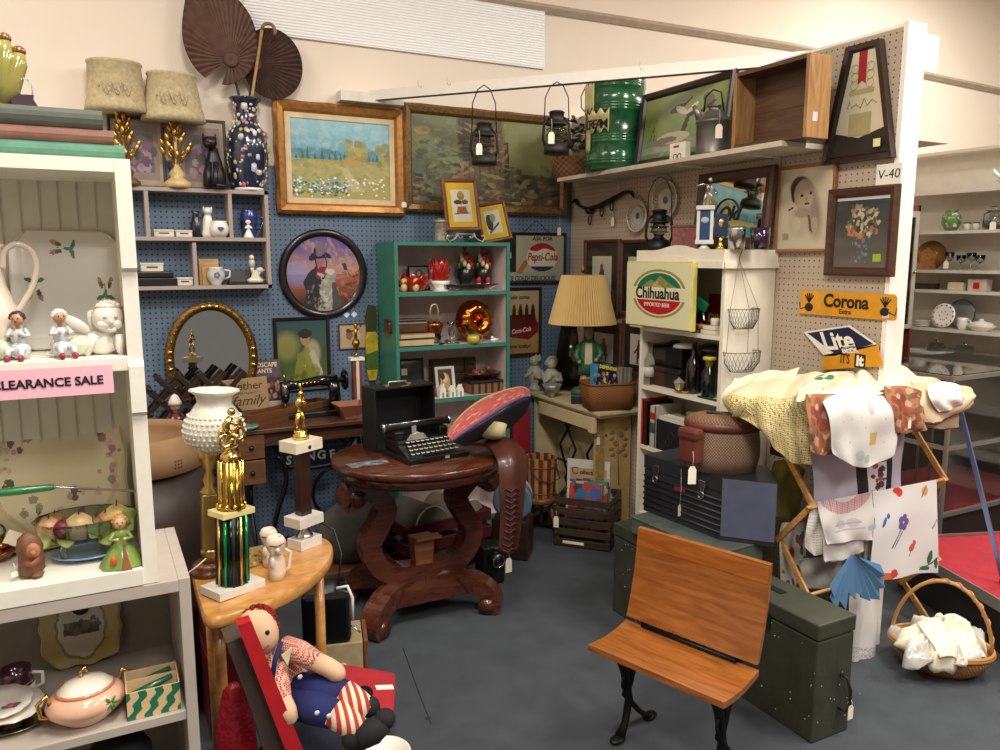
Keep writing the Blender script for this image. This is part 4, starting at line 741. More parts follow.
t=T('wire_easel','white scrolled wire easel holding the yellow matted print','easel',p);g=G().mat(mat('cfc4a4',.3,.5))
for s in(-1,1):g.tube([(s*.05,-.035,.05),(s*.055,-.04,.03),(s*.075,-.04,.012),(s*.1,-.04,.004),(s*.115,-.04,.02),(s*.11,-.04,.036),(s*.095,-.04,.034)],.004).tube([(s*.05,-.03,.045),(s*.05,.06,.001)],.003).tube([(s*.02,-.04,.03),(s*.035,-.04,.02),(s*.045,-.04,.032),(s*.05,-.035,.045)],.003)
g.tube([(-.05,-.03,.044),(.05,-.03,.044)],.003);g.done('scroll_frame',t)
t=T('beer_stein','small ceramic beer stein on the teal bookcase beside the easel','stein',tt(441,.06));G().mat(mat('7a7468',.4,var=.5,sc=70)).lathe([(0,0),(.036,0),(.036,.01),(.031,.016),(.031,.085),(.033,.09),(0,.09)]).done('body',t);G().mat(mat('a89c80',.3,.6)).lathe([(.034,.09),(.034,.1),(.02,.108),(0,.112)]).done('lid',t);G().mat(mat('8f8878',.4)).tube([(.03,0,.08),(.06,0,.075),(.06,0,.03),(.03,0,.02)],.005).done('handle',t)
# ---------------------------------------------------------------- shelf high on the partition and what stands on it
FX=2.45;SZ=2.055;WL=-PI/2 # things on this wall face the aisle (-x)
t=T('partition_shelf','long cream shelf board high on the tan pegboard partition','shelf',(FX,3.0,SZ));ye,yn=PX(557,175,FX).y,PX(781,140,FX).y
G().mat(mat('c8bca8',.6)).b2((0,yn-3.0,-.022),(XW-FX-.001,ye-3.0,0),.002).done('board',t)
for y in(yn+.25,3.0,3.75):G().mat(mat('cfcac0',.5)).tube([(XW-FX-.003,y-3,-.12),(XW-FX-.003,y-3,-.023),(.06,y-3,-.023)],.006,6).done('bracket',t)
def sh(x,y,X=2.58):p=PX(x,y,X);return V((X,p.y,SZ+.0006))
# ivy basket
p=sh(573,170,2.58);t=T('ivy_basket','small wicker basket spilling dark green ivy at the far end of the shelf','basket',p)
G().mat(weave('9a6f48','5c3c24',20,50)).lathe([(0,0),(.075,0),(.09,.08),(.084,.08),(.07,.01),(0,.01)]).done('basket_body',t)
g=G().mat(mat('1e3f26',.5,var=.35,sc=70));RR=random.Random(2)
for i in range(90):
 a=RR.uniform(0,6.3);r=RR.uniform(.02,.11);z=.08+RR.uniform(0,.2)*(1-r/.16);g.at((r*math.cos(a),r*math.sin(a),z),RR.uniform(0,6),RR.uniform(-.8,.8),RR.uniform(-.8,.8))
 g.add([(0,0,0),(.018,.012,.003),(.04,0,0),(.018,-.012,.003)],[(0,1,2,3)])
g.at().done('ivy',t)
# green tin
p=sh(614,160,2.568);k=mpp(p);R0=30*k;HT=92*k;t=T('green_tin_can','huge dented green tin with a torn cream paper label','tin',p,fc(p))
g=G().mat(mat('14502c',.22,var=.25,sc=9,bump=.8,bsc=14,coat=.5));pr=[(0,0),(R0*.94,0),(R0*.97,HT*.02)]
for z in(.08,.11,.30,.33,.36,.62,.65,.68,.86,.89):pr+=[(R0*.97,HT*(z-.01)),(R0*1.0,HT*z),(R0*.97,HT*(z+.01))]
pr+=[(R0*.98,HT*.97),(R0,HT*.98),(R0,HT),(R0*.95,HT),(R0*.93,HT*.96),(0,HT*.95)]
g.lathe(pr,n=44);g.done('body',t)
lm=mat('c9bd86',.7,var=.12);g=G().mat(lm)
def lab_(a0,a1,z0,z1,jag):
 n=14
 g.sheet(lambda u,v:((R0*1.012)*math.cos(a0+(a1-a0)*u),(R0*1.012)*math.sin(a0+(a1-a0)*u),HT*(z0+(z1-z0)*v+jag*math.sin(u*17+v*3)*(v<.05 or v>.95)+.0)),n,4)
lab_(-2.6,-1.75,.40,.60,.03);lab_(-2.9,-2.3,.62,.9,.03);lab_(-2.7,-2.45,.2,.42,.02);g.done('paper_label',t,solid=.0012)
g=G().mat(INK)
for i,ch in enumerate('CREAM'):
 a=-2.56+i*.16;g.text(ch,.065,(0,0,0),m=Mx.Translation((R0*1.02*math.cos(a),R0*1.02*math.sin(a),HT*.465))@Mx.Rotation(a+PI/2,4,'Z')@Mx.Rotation(PI/2,4,'X'),bold=.001)
g.done('lettering',t);G().mat(mat('c8a860',.3,.6)).ell((R0*.98*math.cos(-1.95),R0*.98*math.sin(-1.95),HT*.155),(.008,.008,.008)).done('bung',t)
G().mat(DARKIRON).tube([(-R0*.98,0,HT*.9),(-R0*1.12,-.01,HT*.8),(-R0*1.1,-.01,HT*.68),(-R0*.98,0,HT*.64)],.003).done('bail_handle',t)
# leaning goose picture
a=PX(639,160,2.60);b=PX(734,66,2.60);W=abs(a.y-b.y);H=b.z-SZ-.01;t=T('goose_picture','dark framed wildlife print of geese over a marsh on the high shelf','picture',(2.61,(a.y+b.y)/2,SZ+H/2+.002),rot=(rad(-7),0,WL))
frame(t,W,H,.036,.028,mat('2a1c18',.35));A=Art(80,80,'7a8450').grad('5f7048','8f9a5a',0,1).grad('8a9488','6f7f58',.1,.32).dots(60,0,.05,1,.4,['5a6a40','8a9078','748058','9aa08a'],.02,.07,.4,.4)
A.ell(.38,.3,.18,.08,'a89f80').ell(.3,.25,.14,.06,'6a6250').line(.5,.36,.56,.6,.02,'3a3228').ell(.6,.62,.05,.03,'2c2620').ell(.42,.74,.1,.05,'4a4236',rot=.5).ell(.47,.7,.1,.04,'c8c0a4',rot=-.8).line(.5,.78,.58,.86,.014,'2c2620').ell(.6,.7,.1,.025,'d0c8b0',rot=.9).line(.52,.34,.56,.58,.022,'2a241c').ell(.58,.6,.04,.03,'2a241c').ell(.4,.3,.2,.09,'b4ab8c').ell(.32,.28,.13,.05,'6a6250').ell(.78,.76,.06,.12,'6a6050',rot=.3).line(.72,.62,.84,.72,.02,'3a3228').line(.1,.3,.14,.5,.006,'4a5030').line(.16,.3,.14,.54,.005,'4a5030')
A.obj(W-.06,H-.06,t,(0,-.008,0),rough=.2,coat=.5)
p=sh(680,150,2.50);t=T('small_white_card_box','small white box with a red mark in front of the goose picture','box',p,WL);g=G().mat(mat('e8e2d0',.6)).box((0,0,.038),(.11,.03,.075)).mat(RED).box((-.01,-.0155,.058),(.04,.001,.01)).mat(INK).ring((-.015,-.016,.012),.012,.002,'y').ring((.015,-.016,.012),.012,.002,'y');g.done('carton',t)
p=sh(713,146,2.53);k=mpp(p);t=T('galvanized_oil_can','small galvanized spouted can with wire handle and a manila tag','can',p,fc(p));ZN=mat('6f6c66',.4,.7,.25,20)
G().mat(ZN).lathe([(0,0),(17*k,0),(17.5*k,1*k),(17*k,2*k),(17*k,30*k),(18*k,31*k),(17*k,33*k),(9*k,41*k),(6*k,43*k),(6*k,46*k),(7*k,46.5*k),(6*k,48*k),(0,48*k)]).done('body',t)
G().mat(ZN).tube([(-13*k,0,34*k),(-17*k,0,42*k),(-20*k,0,48*k)],[4*k,3*k,2.2*k],10).done('spout',t);G().mat(DARKIRON).tube([(-10*k,0,42*k),(-9*k,0,56*k),(-2*k,0,63*k),(6*k,0,60*k),(9*k,0,42*k)],.9*k).done('wire_handle',t);pricetag(t,(5*k,-17*k,27*k),.03,.06,.06)
# wooden crate
X0=2.47;ya=PX(733,100,X0).y;yb=PX(808,100,X0).y;zt_=PX(808,53,X0).z;W=ya-yb;H=zt_-SZ
t=T('wooden_box','open light brown wooden box on its side at the near end of the shelf','box',(X0,(ya+yb)/2,SZ+.0006),WL);WB=wood('8a6038','a88050',.5,(14,14,1.5));WD=wood('4a3220','5f4430');D=.122
g=G().mat(WB).b2((W/2-.018,0,0),(W/2,D,H),.002).b2((-W/2,0,0),(-W/2+.018,D,H),.002).mat(WD).b2((-W/2+.018,0,H-.016),(W/2-.018,D,H)).b2((-W/2+.018,0,0),(W/2-.018,D,.016));g.done('sides',t)
g=G().mat(WD).b2((-W/2+.018,D-.012,.016),(W/2-.018,D,H*.47)).b2((-W/2+.018,D-.012,H*.475),(W/2-.018,D,H-.016));g.done('back_boards',t)
G().mat(mat('efb8c0',.6)).b2((W/2,D*.25,H*.2),(W/2+.001,D*.45,H*.31)).done('price_sticker',t)
# pictures and signs on the partition: helper in the plane x = XW
def wallX(x0,y0,x1,y1,X=2.712):
 a=PX(x0,y0,X);b=PX(x1,y1,X);return(a+b)/2,abs(b.y-a.y),abs(a.z-b.z)
a=PX(823,165,2.70);b=PX(894,158,2.70);c=PX(879,38,2.70);d=PX(845,50,2.70);cc=(a+b)/2
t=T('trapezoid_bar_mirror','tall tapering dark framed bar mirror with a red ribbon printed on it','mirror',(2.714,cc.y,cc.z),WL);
loc=[(-(q.y-cc.y),q.z-cc.z)for q in(a,b,c,d)];zb_=0;zt2=(loc[2][1]+loc[3][1])/2;wb=(loc[1][0]-loc[0][0])/2;wt=(loc[2][0]-loc[3][0])/2
o4=[(-wb,zb_),(wb,zb_),(wt,zt2),(-wt,zt2)];f=.027;i4=[(-wb+f*1.2,f),(wb-f*1.2,f),(wt-f,zt2-f),(-wt+f,zt2-f)]
g=G().mat(mat('2a1a14',.3,coat=.3));vs=[]
for(ox,oz),(ix,iz)in zip(o4,i4):vs+=[(ox,0,oz),(ox*.98+ix*.02,-.03,oz*.98+iz*.02),(ox*.3+ix*.7,-.028,oz*.3+iz*.7),(ix,-.012,iz)]
g.add(vs,[(i*4+j,i*4+j+1,((i+1)%4)*4+j+1,((i+1)%4)*4+j)for i in range(4)for j in range(3)]+[(0,4,8,12)]);g.done('frame',t)
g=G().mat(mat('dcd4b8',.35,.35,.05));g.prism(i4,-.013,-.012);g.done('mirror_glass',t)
g=G().mat(mat('9a1c24',.5)).prism([(-.02,zt2-f),(.016,zt2-f),(.016,zt2*.66),(-.002,zt2*.69),(-.02,zt2*.66)],-.0145,-.0135);g.mat(mat('2a2018',.5)).prism([i4[0],i4[1],(i4[1][0]-.012,.12),(0,.09),(i4[0][0]+.012,.12)],-.0143,-.0135)
g.mat(mat('a09468',.5)).box((0,-.0143,zt2*.6),(.11,.0008,.018)).tube([V((x,-.0148,zt2*.47+z))for x,z in((-.06,0),(-.05,.03),(-.04,0),(-.02,.014),(0,-.005),(.015,.03),(.03,0),(.05,.02),(.07,.005))],.0018,5).box((0,-.0143,zt2*.32),(.1,.001,.085))
for s in(-1,1):
 for q in range(3):g.ring((s*.035,-.0145,zt2*(.66+.07*q)),.016,.001,'y')
g.done('printed_design',t);G().mat(mat('e0d8a0',.5)).box((wb*.6,-.0325,.06),(.03,.001,.03)).done('price_sticker',t)
c,W,H=wallX(780,168,833,252);t=T('baby_portrait','sepia portrait of a baby in a light wooden frame','picture',c,WL);frame(t,W,H,.014,.018,wood('8a5a34','a06c40'))
A=Art(90,110,'cfc4a8').ell(.5,.4,.4,.36,'b0a48a',.55,soft=.9).ell(.66,.45,.14,.3,'6a5a4a',.7,soft=.7,rot=.3).ell(.42,.36,.2,.2,'b4a68c',.9,soft=.5).ell(.4,.76,.19,.14,'3c2c22',1,soft=.15).ell(.3,.7,.07,.12,'3c2c22',1,soft=.2).ell(.48,.67,.19,.19,'a08c74',1,soft=.12).ell(.5,.6,.15,.13,'b09c82',.8,soft=.3)
A.ell(.44,.66,.03,.018,'30241c').ell(.6,.68,.022,.016,'30241c').ell(.53,.61,.02,.028,'8a745c',.8).ell(.54,.56,.05,.016,'5a3c30').line(.28,.52,.2,.49,.012,'4a3a2c').ell(.46,.45,.16,.06,'8a765e',.7,soft=.4).poly([(.56,.42),(.6,.42),(.68,.2),(.62,.22)],'3c2c22',.8).ell(.36,.3,.08,.1,'c0b298',.7,soft=.3).ell(.7,.3,.06,.1,'b4a48a',.7,soft=.3).rect(.1,.12,.22,.2,'8a7c66',.7)
A.obj(W-.024,H-.024,t,(0,-.006,0),rough=.12,coat=.8)
c,W,H=wallX(832,190,895,277);t=T('poster_picture','brown framed dark poster of a tangled still life with a green sticker','picture',c,WL);frame(t,W,H,.035,.03,wood('3a2216','54341f'))
A=Art(80,100,'2c3436').grad('6a6256','1e2a30',0,1).rect(.04,.93,.96,.97,'c8c4b8').dots(90,.25,.45,.8,.85,['b8a884','8a7a5c','c4b89c','5a5042','a08460','3a3a34'],.012,.035,.85,1.8).dots(14,.3,.42,.75,.55,['a85a3c','8a4a34','b87a50'],.03,.06,.9,.6).dots(60,.36,.08,.66,.42,['6f7070','9aa0a0','505658','808888'],.008,.03,.6).rect(.74,.1,.88,.2,'9ab83a')
A.obj(W-.058,H-.058,t,(0,-.008,0),rough=.1,coat=1)
c,W,H=wallX(877,165,901,184,2.709);t=T('booth_card','white card with the handwritten booth number V-40','sign',(2.709,c.y,c.z),WL);G().mat(WHITE).box((0,0,0),(W,.001,H)).done('card',t);G().mat(INK).text('V-40',H*.62,(0,-.0012,0),shear=.1,ext=.0002).done('handwriting',t)
c,W,H=wallX(801,290,897,321);t=T('beer_sign','orange metal beer sign with black blackletter wording and hand emblems','sign',c,WL);yel=mat('d89418',.35,coat=.4)
rc=[(-W/2,-H/2),(W/2-.01,-H/2),(W/2,-H/2+.01),(W/2-.005,H/2-.01),(W/2-.015,H/2),(-W/2,H/2)];G().mat(yel).prism(rc,-.004,0).done('plate',t)
g=G().mat(INK).text('Corona',H*.74,(.0,-.0048,H*.1),bold=.0026,ext=.0004,sx=.92).text('Extra',H*.27,(.0,-.0048,-H*.3),bold=.0006,ext=.0004)
for s in(-1,1):
 x=s*W*.39;g.ell((x,-.005,-.02),(.022,.001,.018)).tube([(x+s*.015,-.005,-.02),(x+s*.045,-.005,-.03),(x+s*.05,-.005,.0)],.002,5)
 for q in range(5):a=PI/2+s*(q-2)*.35;g.tube([(x,-.005,0),(x+.035*math.cos(a),-.005,.035*math.sin(a)+.004)],.0026,5)
g.done('lettering',t);G().mat(mat('c8ccc8',.5)).box((W*.4,-.005,-H*.27),(.03,.001,.03)).done('price_sticker',t)
c,W,H=wallX(806,328,882,366,2.705);t=T('beer_sign','navy and gold beer tin sign shaped like a tilted can top','sign',(2.705,c.y,c.z),WL);wq=lambda x,y:(-(PX(x,y,2.705).y-c.y),PX(x,y,2.705).z-c.z)
G().mat(mat('e8e4d8',.4)).prism([wq(*q)for q in((804,332),(850,325),(878,345),(834,356),(825,356))],-.003,0).mat(yel).prism([wq(*q)for q in((824,355),(878,344),(879,350),(884,366),(822,370))],-.003,0).done('plate',t)
G().mat(mat('181c3c',.35)).prism([wq(*q)for q in((808,333),(849,327),(874,344),(836,354))],-.0045,-.003).done('navy_panel',t)
m_=Mx.Translation((-.02,-.0052,.018))@Mx.Rotation(rad(-3),4,'Y')@Mx.Rotation(PI/2,4,'X')@Mx(((1,-.45,0,0),(.09,1,0,0),(0,0,1,0),(0,0,0,1)))
G().mat(WHITE).text('Lite',.1,(0,0,0),m=m_,bold=.003,ext=.0004).text('BEER',.034,(0,0,0),m=Mx.Translation((.06,0,-.03))@m_,bold=.0012,ext=.0004).done('lettering',t)
q=wq(853,360);g=G().mat(INK).text("IT'S",.055,(q[0]-.035,-.0045,q[1]),sx=.55,bold=.001,ext=.0004).box((q[0]+.035,-.0042,q[1]),(.05,.001,.055)).mat(WHITE).text('it',.058,(q[0]+.035,-.0052,q[1]),bold=.003,ext=.0004);g.done('slogan',t)
# hook rack, lattice plates, four framed prints
c,W,H=wallX(572,190,634,225);t=T('carved_hook_rack','dark carved wooden wall rack with iron loops and a tag','wall rack',(2.712,c.y,c.z),WL);L_=lambda x,y:(-(PX(x,y,2.70).y-c.y),-.014,PX(x,y,2.70).z-c.z)
DK=mat('1c120c',.4);G().mat(DK).tube([L_(573,203),L_(576,200),L_(580,206),L_(588,209),L_(600,206),L_(615,198),L_(626,192),L_(631,192),L_(634,197)],[.008,.018,.014,.022,.026,.024,.02,.016,.008],10,flat=.5).done('carved_beam',t)
G().mat(DK).lathe([(0,0),(.02,.0),(.028,.02),(.02,.04)],c=L_(590,214)).done('bracket',t)
for x,y in((590,220),(602,212),(612,206)):cx=L_(x,y);G().mat(DK).ring(cx,.016,.004,'y',sy=1.6,n=16).done('iron_loop',t)
pricetag(t,L_(613,217),.028,.05,.03)
for i,(x,y,r,lab)in enumerate(((639,216,.085,'small white lattice edged plate on the partition above the black lantern'),(667,200,.098,'larger white openwork plate hung by a wire above the red tin'))):
 p=PX(x,y,2.712);t=T('lattice_plate',lab,'plate',p,group='openwork plates on the partition',rot=(PI/2,0,WL));g=G().mat(mat('bdb4a2',.25,coat=.4));g.lathe([(0,.004),(r*.5,.004),(r*.62,.01),(r*.6,.014),(r*.48,.009),(0,.009)])
 g.ring((0,0,.018),r,.006,n=40);
 for q in range(26):a=q*2*PI/26;g.tube([(r*.6*math.cos(a),r*.6*math.sin(a),.012),(r*math.cos(a+.25),r*math.sin(a+.25),.018)],.0028,5);g.tube([(r*.6*math.cos(a),r*.6*math.sin(a),.012),(r*math.cos(a-.25),r*math.sin(a-.25),.018)],.0028,5)
 g.done('plate',t);G().mat(mat('4a5a7a',.4)).ell((0,0,.011),(r*.2,r*.2,.003)).done('centre_motif',t);G().mat(DARKIRON).tube([(-r*.4,r,.0),(0,r*1.35,0),(r*.4,r,0)],.0015,5).done('hanger',t)
FR=wood('4a2c1a','643e26')
for i,(x0,y0,x1,y1,lab)in enumerate(((586,240,620,316,'framed standing figure print, upper left of four beside the lamp'),(622,240,655,318,'framed figure print, upper right of four, half behind the lit beer sign'),(588,319,622,376,'framed figure print, lower left of four, behind the lamp shade'),(624,320,657,380,'framed figure print, lower right of four, behind the comics basket'))):
 c,W,H=wallX(x0,y0,x1,y1);t=T('framed_figure_print',lab,'picture',c,WL,'four framed figure prints');frame(t,W,H,.022,.02,FR)
 A=Art(40,56,'2a2620').rect(.2,.16,.8,.8,'c8c2b2').ell(.5,.64,.06,.06,'7a5a48').poly([(.42,.3),(.44,.6),(.58,.6),(.62,.3)],['5a4038','4a3a44','6a4a3c','5a3030'][i]).line(.44,.5,.34,.4,.02,'4a3830').line(.46,.3,.45,.2,.025,'3a3430').line(.57,.3,.58,.2,.025,'3a3430').rect(.35,.17,.68,.2,'8a7a68');A.obj(W-.036,H-.036,t,(0,-.006,0),rough=.2,coat=.4)
# ---------------------------------------------------------------- white bookcase along the partition
BX=2.42;BN=2.55;BF=PX(641,300,BX).y;WB2=mat('e6dfcd',.45,var=.04);o=V((2.57,(BN+BF)/2,0));t=T('white_bookcase','white bookcase with a curved crown, ending toward the aisle','bookcase',o,0);BXb=XW-.004
g=G().at(-o).mat(WB2).b2((BX,BN,0),(BXb,BN+.02,1.56)).b2((BX,BF-.02,0),(BXb,BF,1.56));g.done('side_panel',t)
G().at(-o).mat(mat('cfc8b6',.6)).b2((BXb-.01,BN+.02,0),(BXb,BF-.02,1.56)).done('back_panel',t)
yc=[(BN-.012,1.55),(BN-.012,1.63),(BF+.012,1.63),(BF+.012,1.55)];pts=[(BN-.012,1.552),(BN-.012,1.632),(BN+.12,1.632)]
n=12;
for i in range(n+1):u=i/n;pts.append((BN+.14+u*.32,1.632+.022*math.sin(PI*u)**2))
pts+=[(BF+.014,1.632),(BF+.014,1.552)]
for i in range(n+1):u=i/n;pts.append((BN+.46-u*.34,1.552+.03*math.sin(PI*u)**2))
g=G().at(-o).mat(WB2).prism(pts,BX-.022,BX-.002,'yz').prism([(a_,1.552+(b_-1.552)*.25)if b_<1.6 else(a_,b_-.05)for a_,b_ in pts],BX-.03,BX-.02,'yz').b2((BX-.002,BN-.012,1.56),(BXb,BF+.014,1.632)).b2((BX-.02,BN-.02,1.552),(BXb,BN-.01,1.575));g.done('crown',t)
bs=[1.258,.965,.66,.3,.08]
for z in bs:G().at(-o).mat(WB2).b2((BX+.001,BN+.021,z-.02),(BXb-.011,BF-.021,z)).done('shelf',t)
def bk(x,i,X):p=PX(x,300,X);return V((X,p.y,bs[i]+.0006 if i>=0 else 1.633))
# on top
p=bk(657,-1,2.53);k=mpp(p);t=T('barn_lantern','black tubular lantern with wire bail standing on the white bookcase','lantern',p,fc(p))
def lantern(t,k,m,tag_=False,bail=1):
 g=G().mat(m);g.lathe([(0,0),(12*k,0),(12.5*k,3*k),(11*k,9*k),(7*k,11*k),(4*k,14*k),(6*k,15*k),(0,15*k)]);g.done('fount',t)
 g=G().mat(m).lathe([(6*k,26*k),(10*k,27*k),(9*k,29*k),(7*k,30*k),(7*k,38*k),(8*k,38.5*k),(6*k,40*k),(0,40.5*k)]);g.done('chimney_cap',t)
 G().mat(glass('d8dcd0',.06)).lathe([(5*k,15*k),(8*k,19*k),(7.6*k,23*k),(5*k,26.5*k),(4.6*k,26*k),(7*k,22*k),(7.2*k,19*k),(4.4*k,15.5*k)]).done('globe',t)
 g=G().mat(m)
 for s in(-1,1):g.tube([(s*10*k,0,6*k),(s*13*k,0,14*k),(s*12*k,0,28*k),(s*7*k,0,34*k)],1.3*k)
 for z in(18,23):g.ring((0,0,z*k),9.5*k,.5*k)
 g.done('frame_tubes',t)
 G().mat(m).tube([(-12*k,0,26*k),(-11*k,0,(26+30*bail)*k),(-6*k,0,(26+42*bail)*k),(0,0,(26+46*bail)*k),(6*k,0,(26+42*bail)*k),(11*k,0,(26+30*bail)*k),(12*k,0,26*k)],.6*k,6).done('bail',t)
lantern(t,k,DARKIRON)
p=bk(683,-1,2.56);k=mpp(p);t=T('pink_tin','dusty red lidded tin with embossing, beside the black lantern','tin',p,fc(p));G().mat(mat('7f4844',.5,.2,.3,60,.6)).box((0,0,11*k),(25*k,20*k,22*k),.005).done('body',t);G().mat(mat('6a3c38',.5,.2)).box((0,0,23*k),(26*k,21*k,3*k),.003).done('lid',t)
a=PX(697,250,2.66);b=PX(776,165,2.66);W=a.y-b.y;H=b.z-1.635;t=T('bar_mirror','wide brown framed mirror with script lettering, on top of the bookcase','mirror',(2.66,(a.y+b.y)/2,1.636+H/2),rot=(rad(-5),0,WL));frame(t,W,H,.05,.03,wood('3a2416','52341f'))
G().mat(mat('c8c4b8',.03,1,.02)).box((0,-.012,0),(W-.08,.004,H-.08)).done('mirror_glass',t);g=G().mat(INK).text('Old',.09,(-.02,-.0155,-.02),shear=.35,ext=.0004,bold=.003).ring((-.03,-.016,-.03),.08,.004,'y',arc=PI).mat(mat('2a8a80',.4)).text('Vienna',.085,(.03,-.0155,-.1),shear=.3,ext=.0004,bold=.004);g.done('lettering',t)
for i,(x,lab)in enumerate(((702,'bowling trophy, silver figure over a white and blue column'),(718,'trophy with a plain blue plaque column, gold base, beside the silver bowler'))):
 p=bk(x,-1,2.47 if i==0 else 2.52);k=mpp(p);t=T('trophy',lab,'trophy',p,fc(p),'trophies on the white bookcase')
 if i==0:
  G().mat(mat('d8d8d4',.3)).box((0,0,7.5*k),(18*k,12*k,4*k),.002).box((0,0,41*k),(18*k,12*k,4*k),.002).lathe([(0,0),(7*k,0),(3*k,4*k),(2*k,6*k)]).box((-6.5*k,0,24*k),(3*k,7*k,31*k)).box((6.5*k,0,24*k),(3*k,7*k,31*k)).done('base',t)
  G().mat(mat('1c3f6a',.35,coat=.4)).box((0,0,24*k),(10.2*k,6*k,31*k)).mat(mat('a8b0b8',.3)).ell((0,-3.4*k,29*k),(4*k,.6*k,3*k)).done('column',t)
  g=G().mat(SILVER);g.tube([(-2*k,0,43*k),(-1*k,0,50*k),(1*k,0,57*k)],[1*k,1.3*k,1.6*k]).tube([(1*k,0,57*k),(3*k,0,64*k)],2*k).tube([(3*k,0,63*k),(-4*k,0,64*k),(-9*k,0,62*k)],1*k).tube([(3*k,0,63*k),(7*k,0,59*k),(9*k,0,56*k)],1*k).tube([(1*k,0,57*k),(6*k,0,52*k),(4*k,0,45*k)],1.2*k);g.ell((4*k,0,68*k),2.4*k).ell((9.5*k,0,55*k),2*k);g.done('bowler_figure',t)
 else:
  G().mat(GOLD).lathe([(0,0),(6*k,0),(3*k,3*k),(1.6*k,8*k),(2.4*k,12*k),(0,13*k)]).done('base',t);G().mat(mat('16284a',.4)).box((0,0,24*k),(13*k,6*k,22*k),.002).mat(GOLD).ell((0,-3.3*k,26*k),(2.6*k,.6*k,4*k)).done('column',t)
p=bk(734,-1,2.46);k=mpp(p);t=T('steel_tumbler','tapered stainless steel tumbler at the front of the bookcase top','tumbler',p);G().mat(SILVER).lathe([(0,0),(8*k,0),(9*k,20*k),(8.5*k,22*k),(8.2*k,20*k),(0,3*k)]).done('body',t)
p=bk(757,-1,2.52);k=mpp(p);t=T('purple_glass','deep purple glass tumbler at the near end of the bookcase top','glass',p);G().mat(mat('2a1430',.08,coat=.8)).lathe([(0,0),(9*k,0),(9.6*k,21*k),(9*k,21*k),(8*k,3*k),(0,3*k)],wob=lambda q,f,z:1+.02*math.sin(12*q)).done('body',t)
# lit beer sign
a=PX(625,347,2.36);b=PX(693,264,2.36);W=a.y-b.y;H=b.z-1.2586;t=T('beer_light_box','square pale yellow beer light box with a round mountain logo','sign',(2.36,(a.y+b.y)/2,1.268),WL);G().mat(mat('c9bf66',.5)).b2((-W/2+.03,.004,-.009),(-W/2+.13,.10,-.0002),.001).done('foot',t)
G().mat(mat('c9bf66',.5)).b2((-W/2,0,0),(W/2,.03,H),.004).done('box',t);A=Art(140,160,'e0dcb4');A.ell(.52,.52,.42,.38,'9a8a48').ell(.52,.52,.38,.345,'e0dcb4');m=((A.u-.52)/.36)**2+((A.w-.52)/.325)**2<1
A.put((m&(A.w>.62)).astype(float),'12704e').put((m&(A.w<.42)).astype(float),'b81c20');A.poly([(.25,.62),(.4,.74),(.46,.70),(.54,.8),(.62,.74),(.7,.68),(.8,.62)],'8f8a50').poly([(.4,.62),(.5,.72),(.56,.66),(.66,.62)],'b8ae6c').dots(12,.4,.62,.68,.72,['6a6a3c','a8a060'],.01,.03,.6)
A.rect(.06,.42,.97,.62,'e0dcb4').obj(W-.012,H-.012,t,(0,-.0015,H/2),name='face_panel',rough=.25,coat=.3)
G().mat(INK).text('Chihuahua',.075,(.0,-.0032,H*.52),bold=.0022,ext=.0004,sx=1.0).mat(WHITE).text('IMPORTED BEER',.026,(0,-.0032,H*.35),ext=.0004).done('lettering',t)
k=mpp(bk(700,0,2.46))
p=bk(720,0,2.60);t=T('draught_sign','dark red panel with outlined gold capitals, cut off by the shelf side','sign',p,rot=(rad(-6),0,WL));G().mat(mat('6f1a20',.5)).box((0,0,.085),(.17,.01,.17)).done('panel',t);G().mat(mat('c8a03c',.4)).text('DRAU',.055,(0,-.0065,.055),bold=.0008,ext=.0004).done('lettering',t)
p=bk(705,0,2.5);t=T('beer_tap_handle','green tilted tap handle badge on a chrome stem','tap handle',p,WL+.3);G().mat(SILVER).tube([(0,0,0),(0,0,.05),(-.01,0,.1)],[.018,.008,.008]).done('stem',t);G().mat(mat('12704e',.35,coat=.4)).box((-.02,0,.125),(.075,.02,.05),.008,0,0,.55).done('badge',t)
p=bk(693,0,2.57);t=T('black_box','small black box lying behind the shot glasses','box',p,WL);G().mat(BLACK).box((0,0,.04),(.13,.08,.08),.005).done('body',t)
gl=glass('e8ecdf',.06);sg=T('shot_glass','small printed shot glass, farthest of the row under the beer light box','glass',bk(672,0,2.445),0,'shot glasses on the white bookcase');G().mat(gl).lathe([(0,0),(.016,0),(.021,.055),(.019,.055),(.014,.01),(0,.01)]).done('bowl',sg);G().mat(mat('b85a3c',.5)).lathe([(.0192,.02),(.0206,.042),(.0208,.042),(.0196,.02)]).done('print',sg)
for i,x in enumerate((679,687,695,703)):clone(sg,bk(x,0,2.445),0,['printed shot glass second from the far end of the row','printed shot glass in the middle of the row','printed shot glass next to last toward the aisle','printed shot glass nearest the white match boxes'][i])
for i,(x,dz,lab)in enumerate(((714,0,'lower white match box beside the shot glasses'),(715,.0195,'middle white match box on the stack by the shot glasses'),(716,.039,'small white jar topping the match box stack'))):
 t=T('white_matchbox' if i<2 else 'white_jar',lab,'box' if i<2 else 'jar',bk(x,0,2.455)+V((0,0,dz)),WL);g=G().mat(mat('d8d2bc',.5));(g.box((0,0,.0095),(.09-.01*i,.06,.018),.002)if i<2 else g.lathe([(0,0),(.02,0),(.02,.028),(.016,.033),(0,.033)]));g.done('body',t)
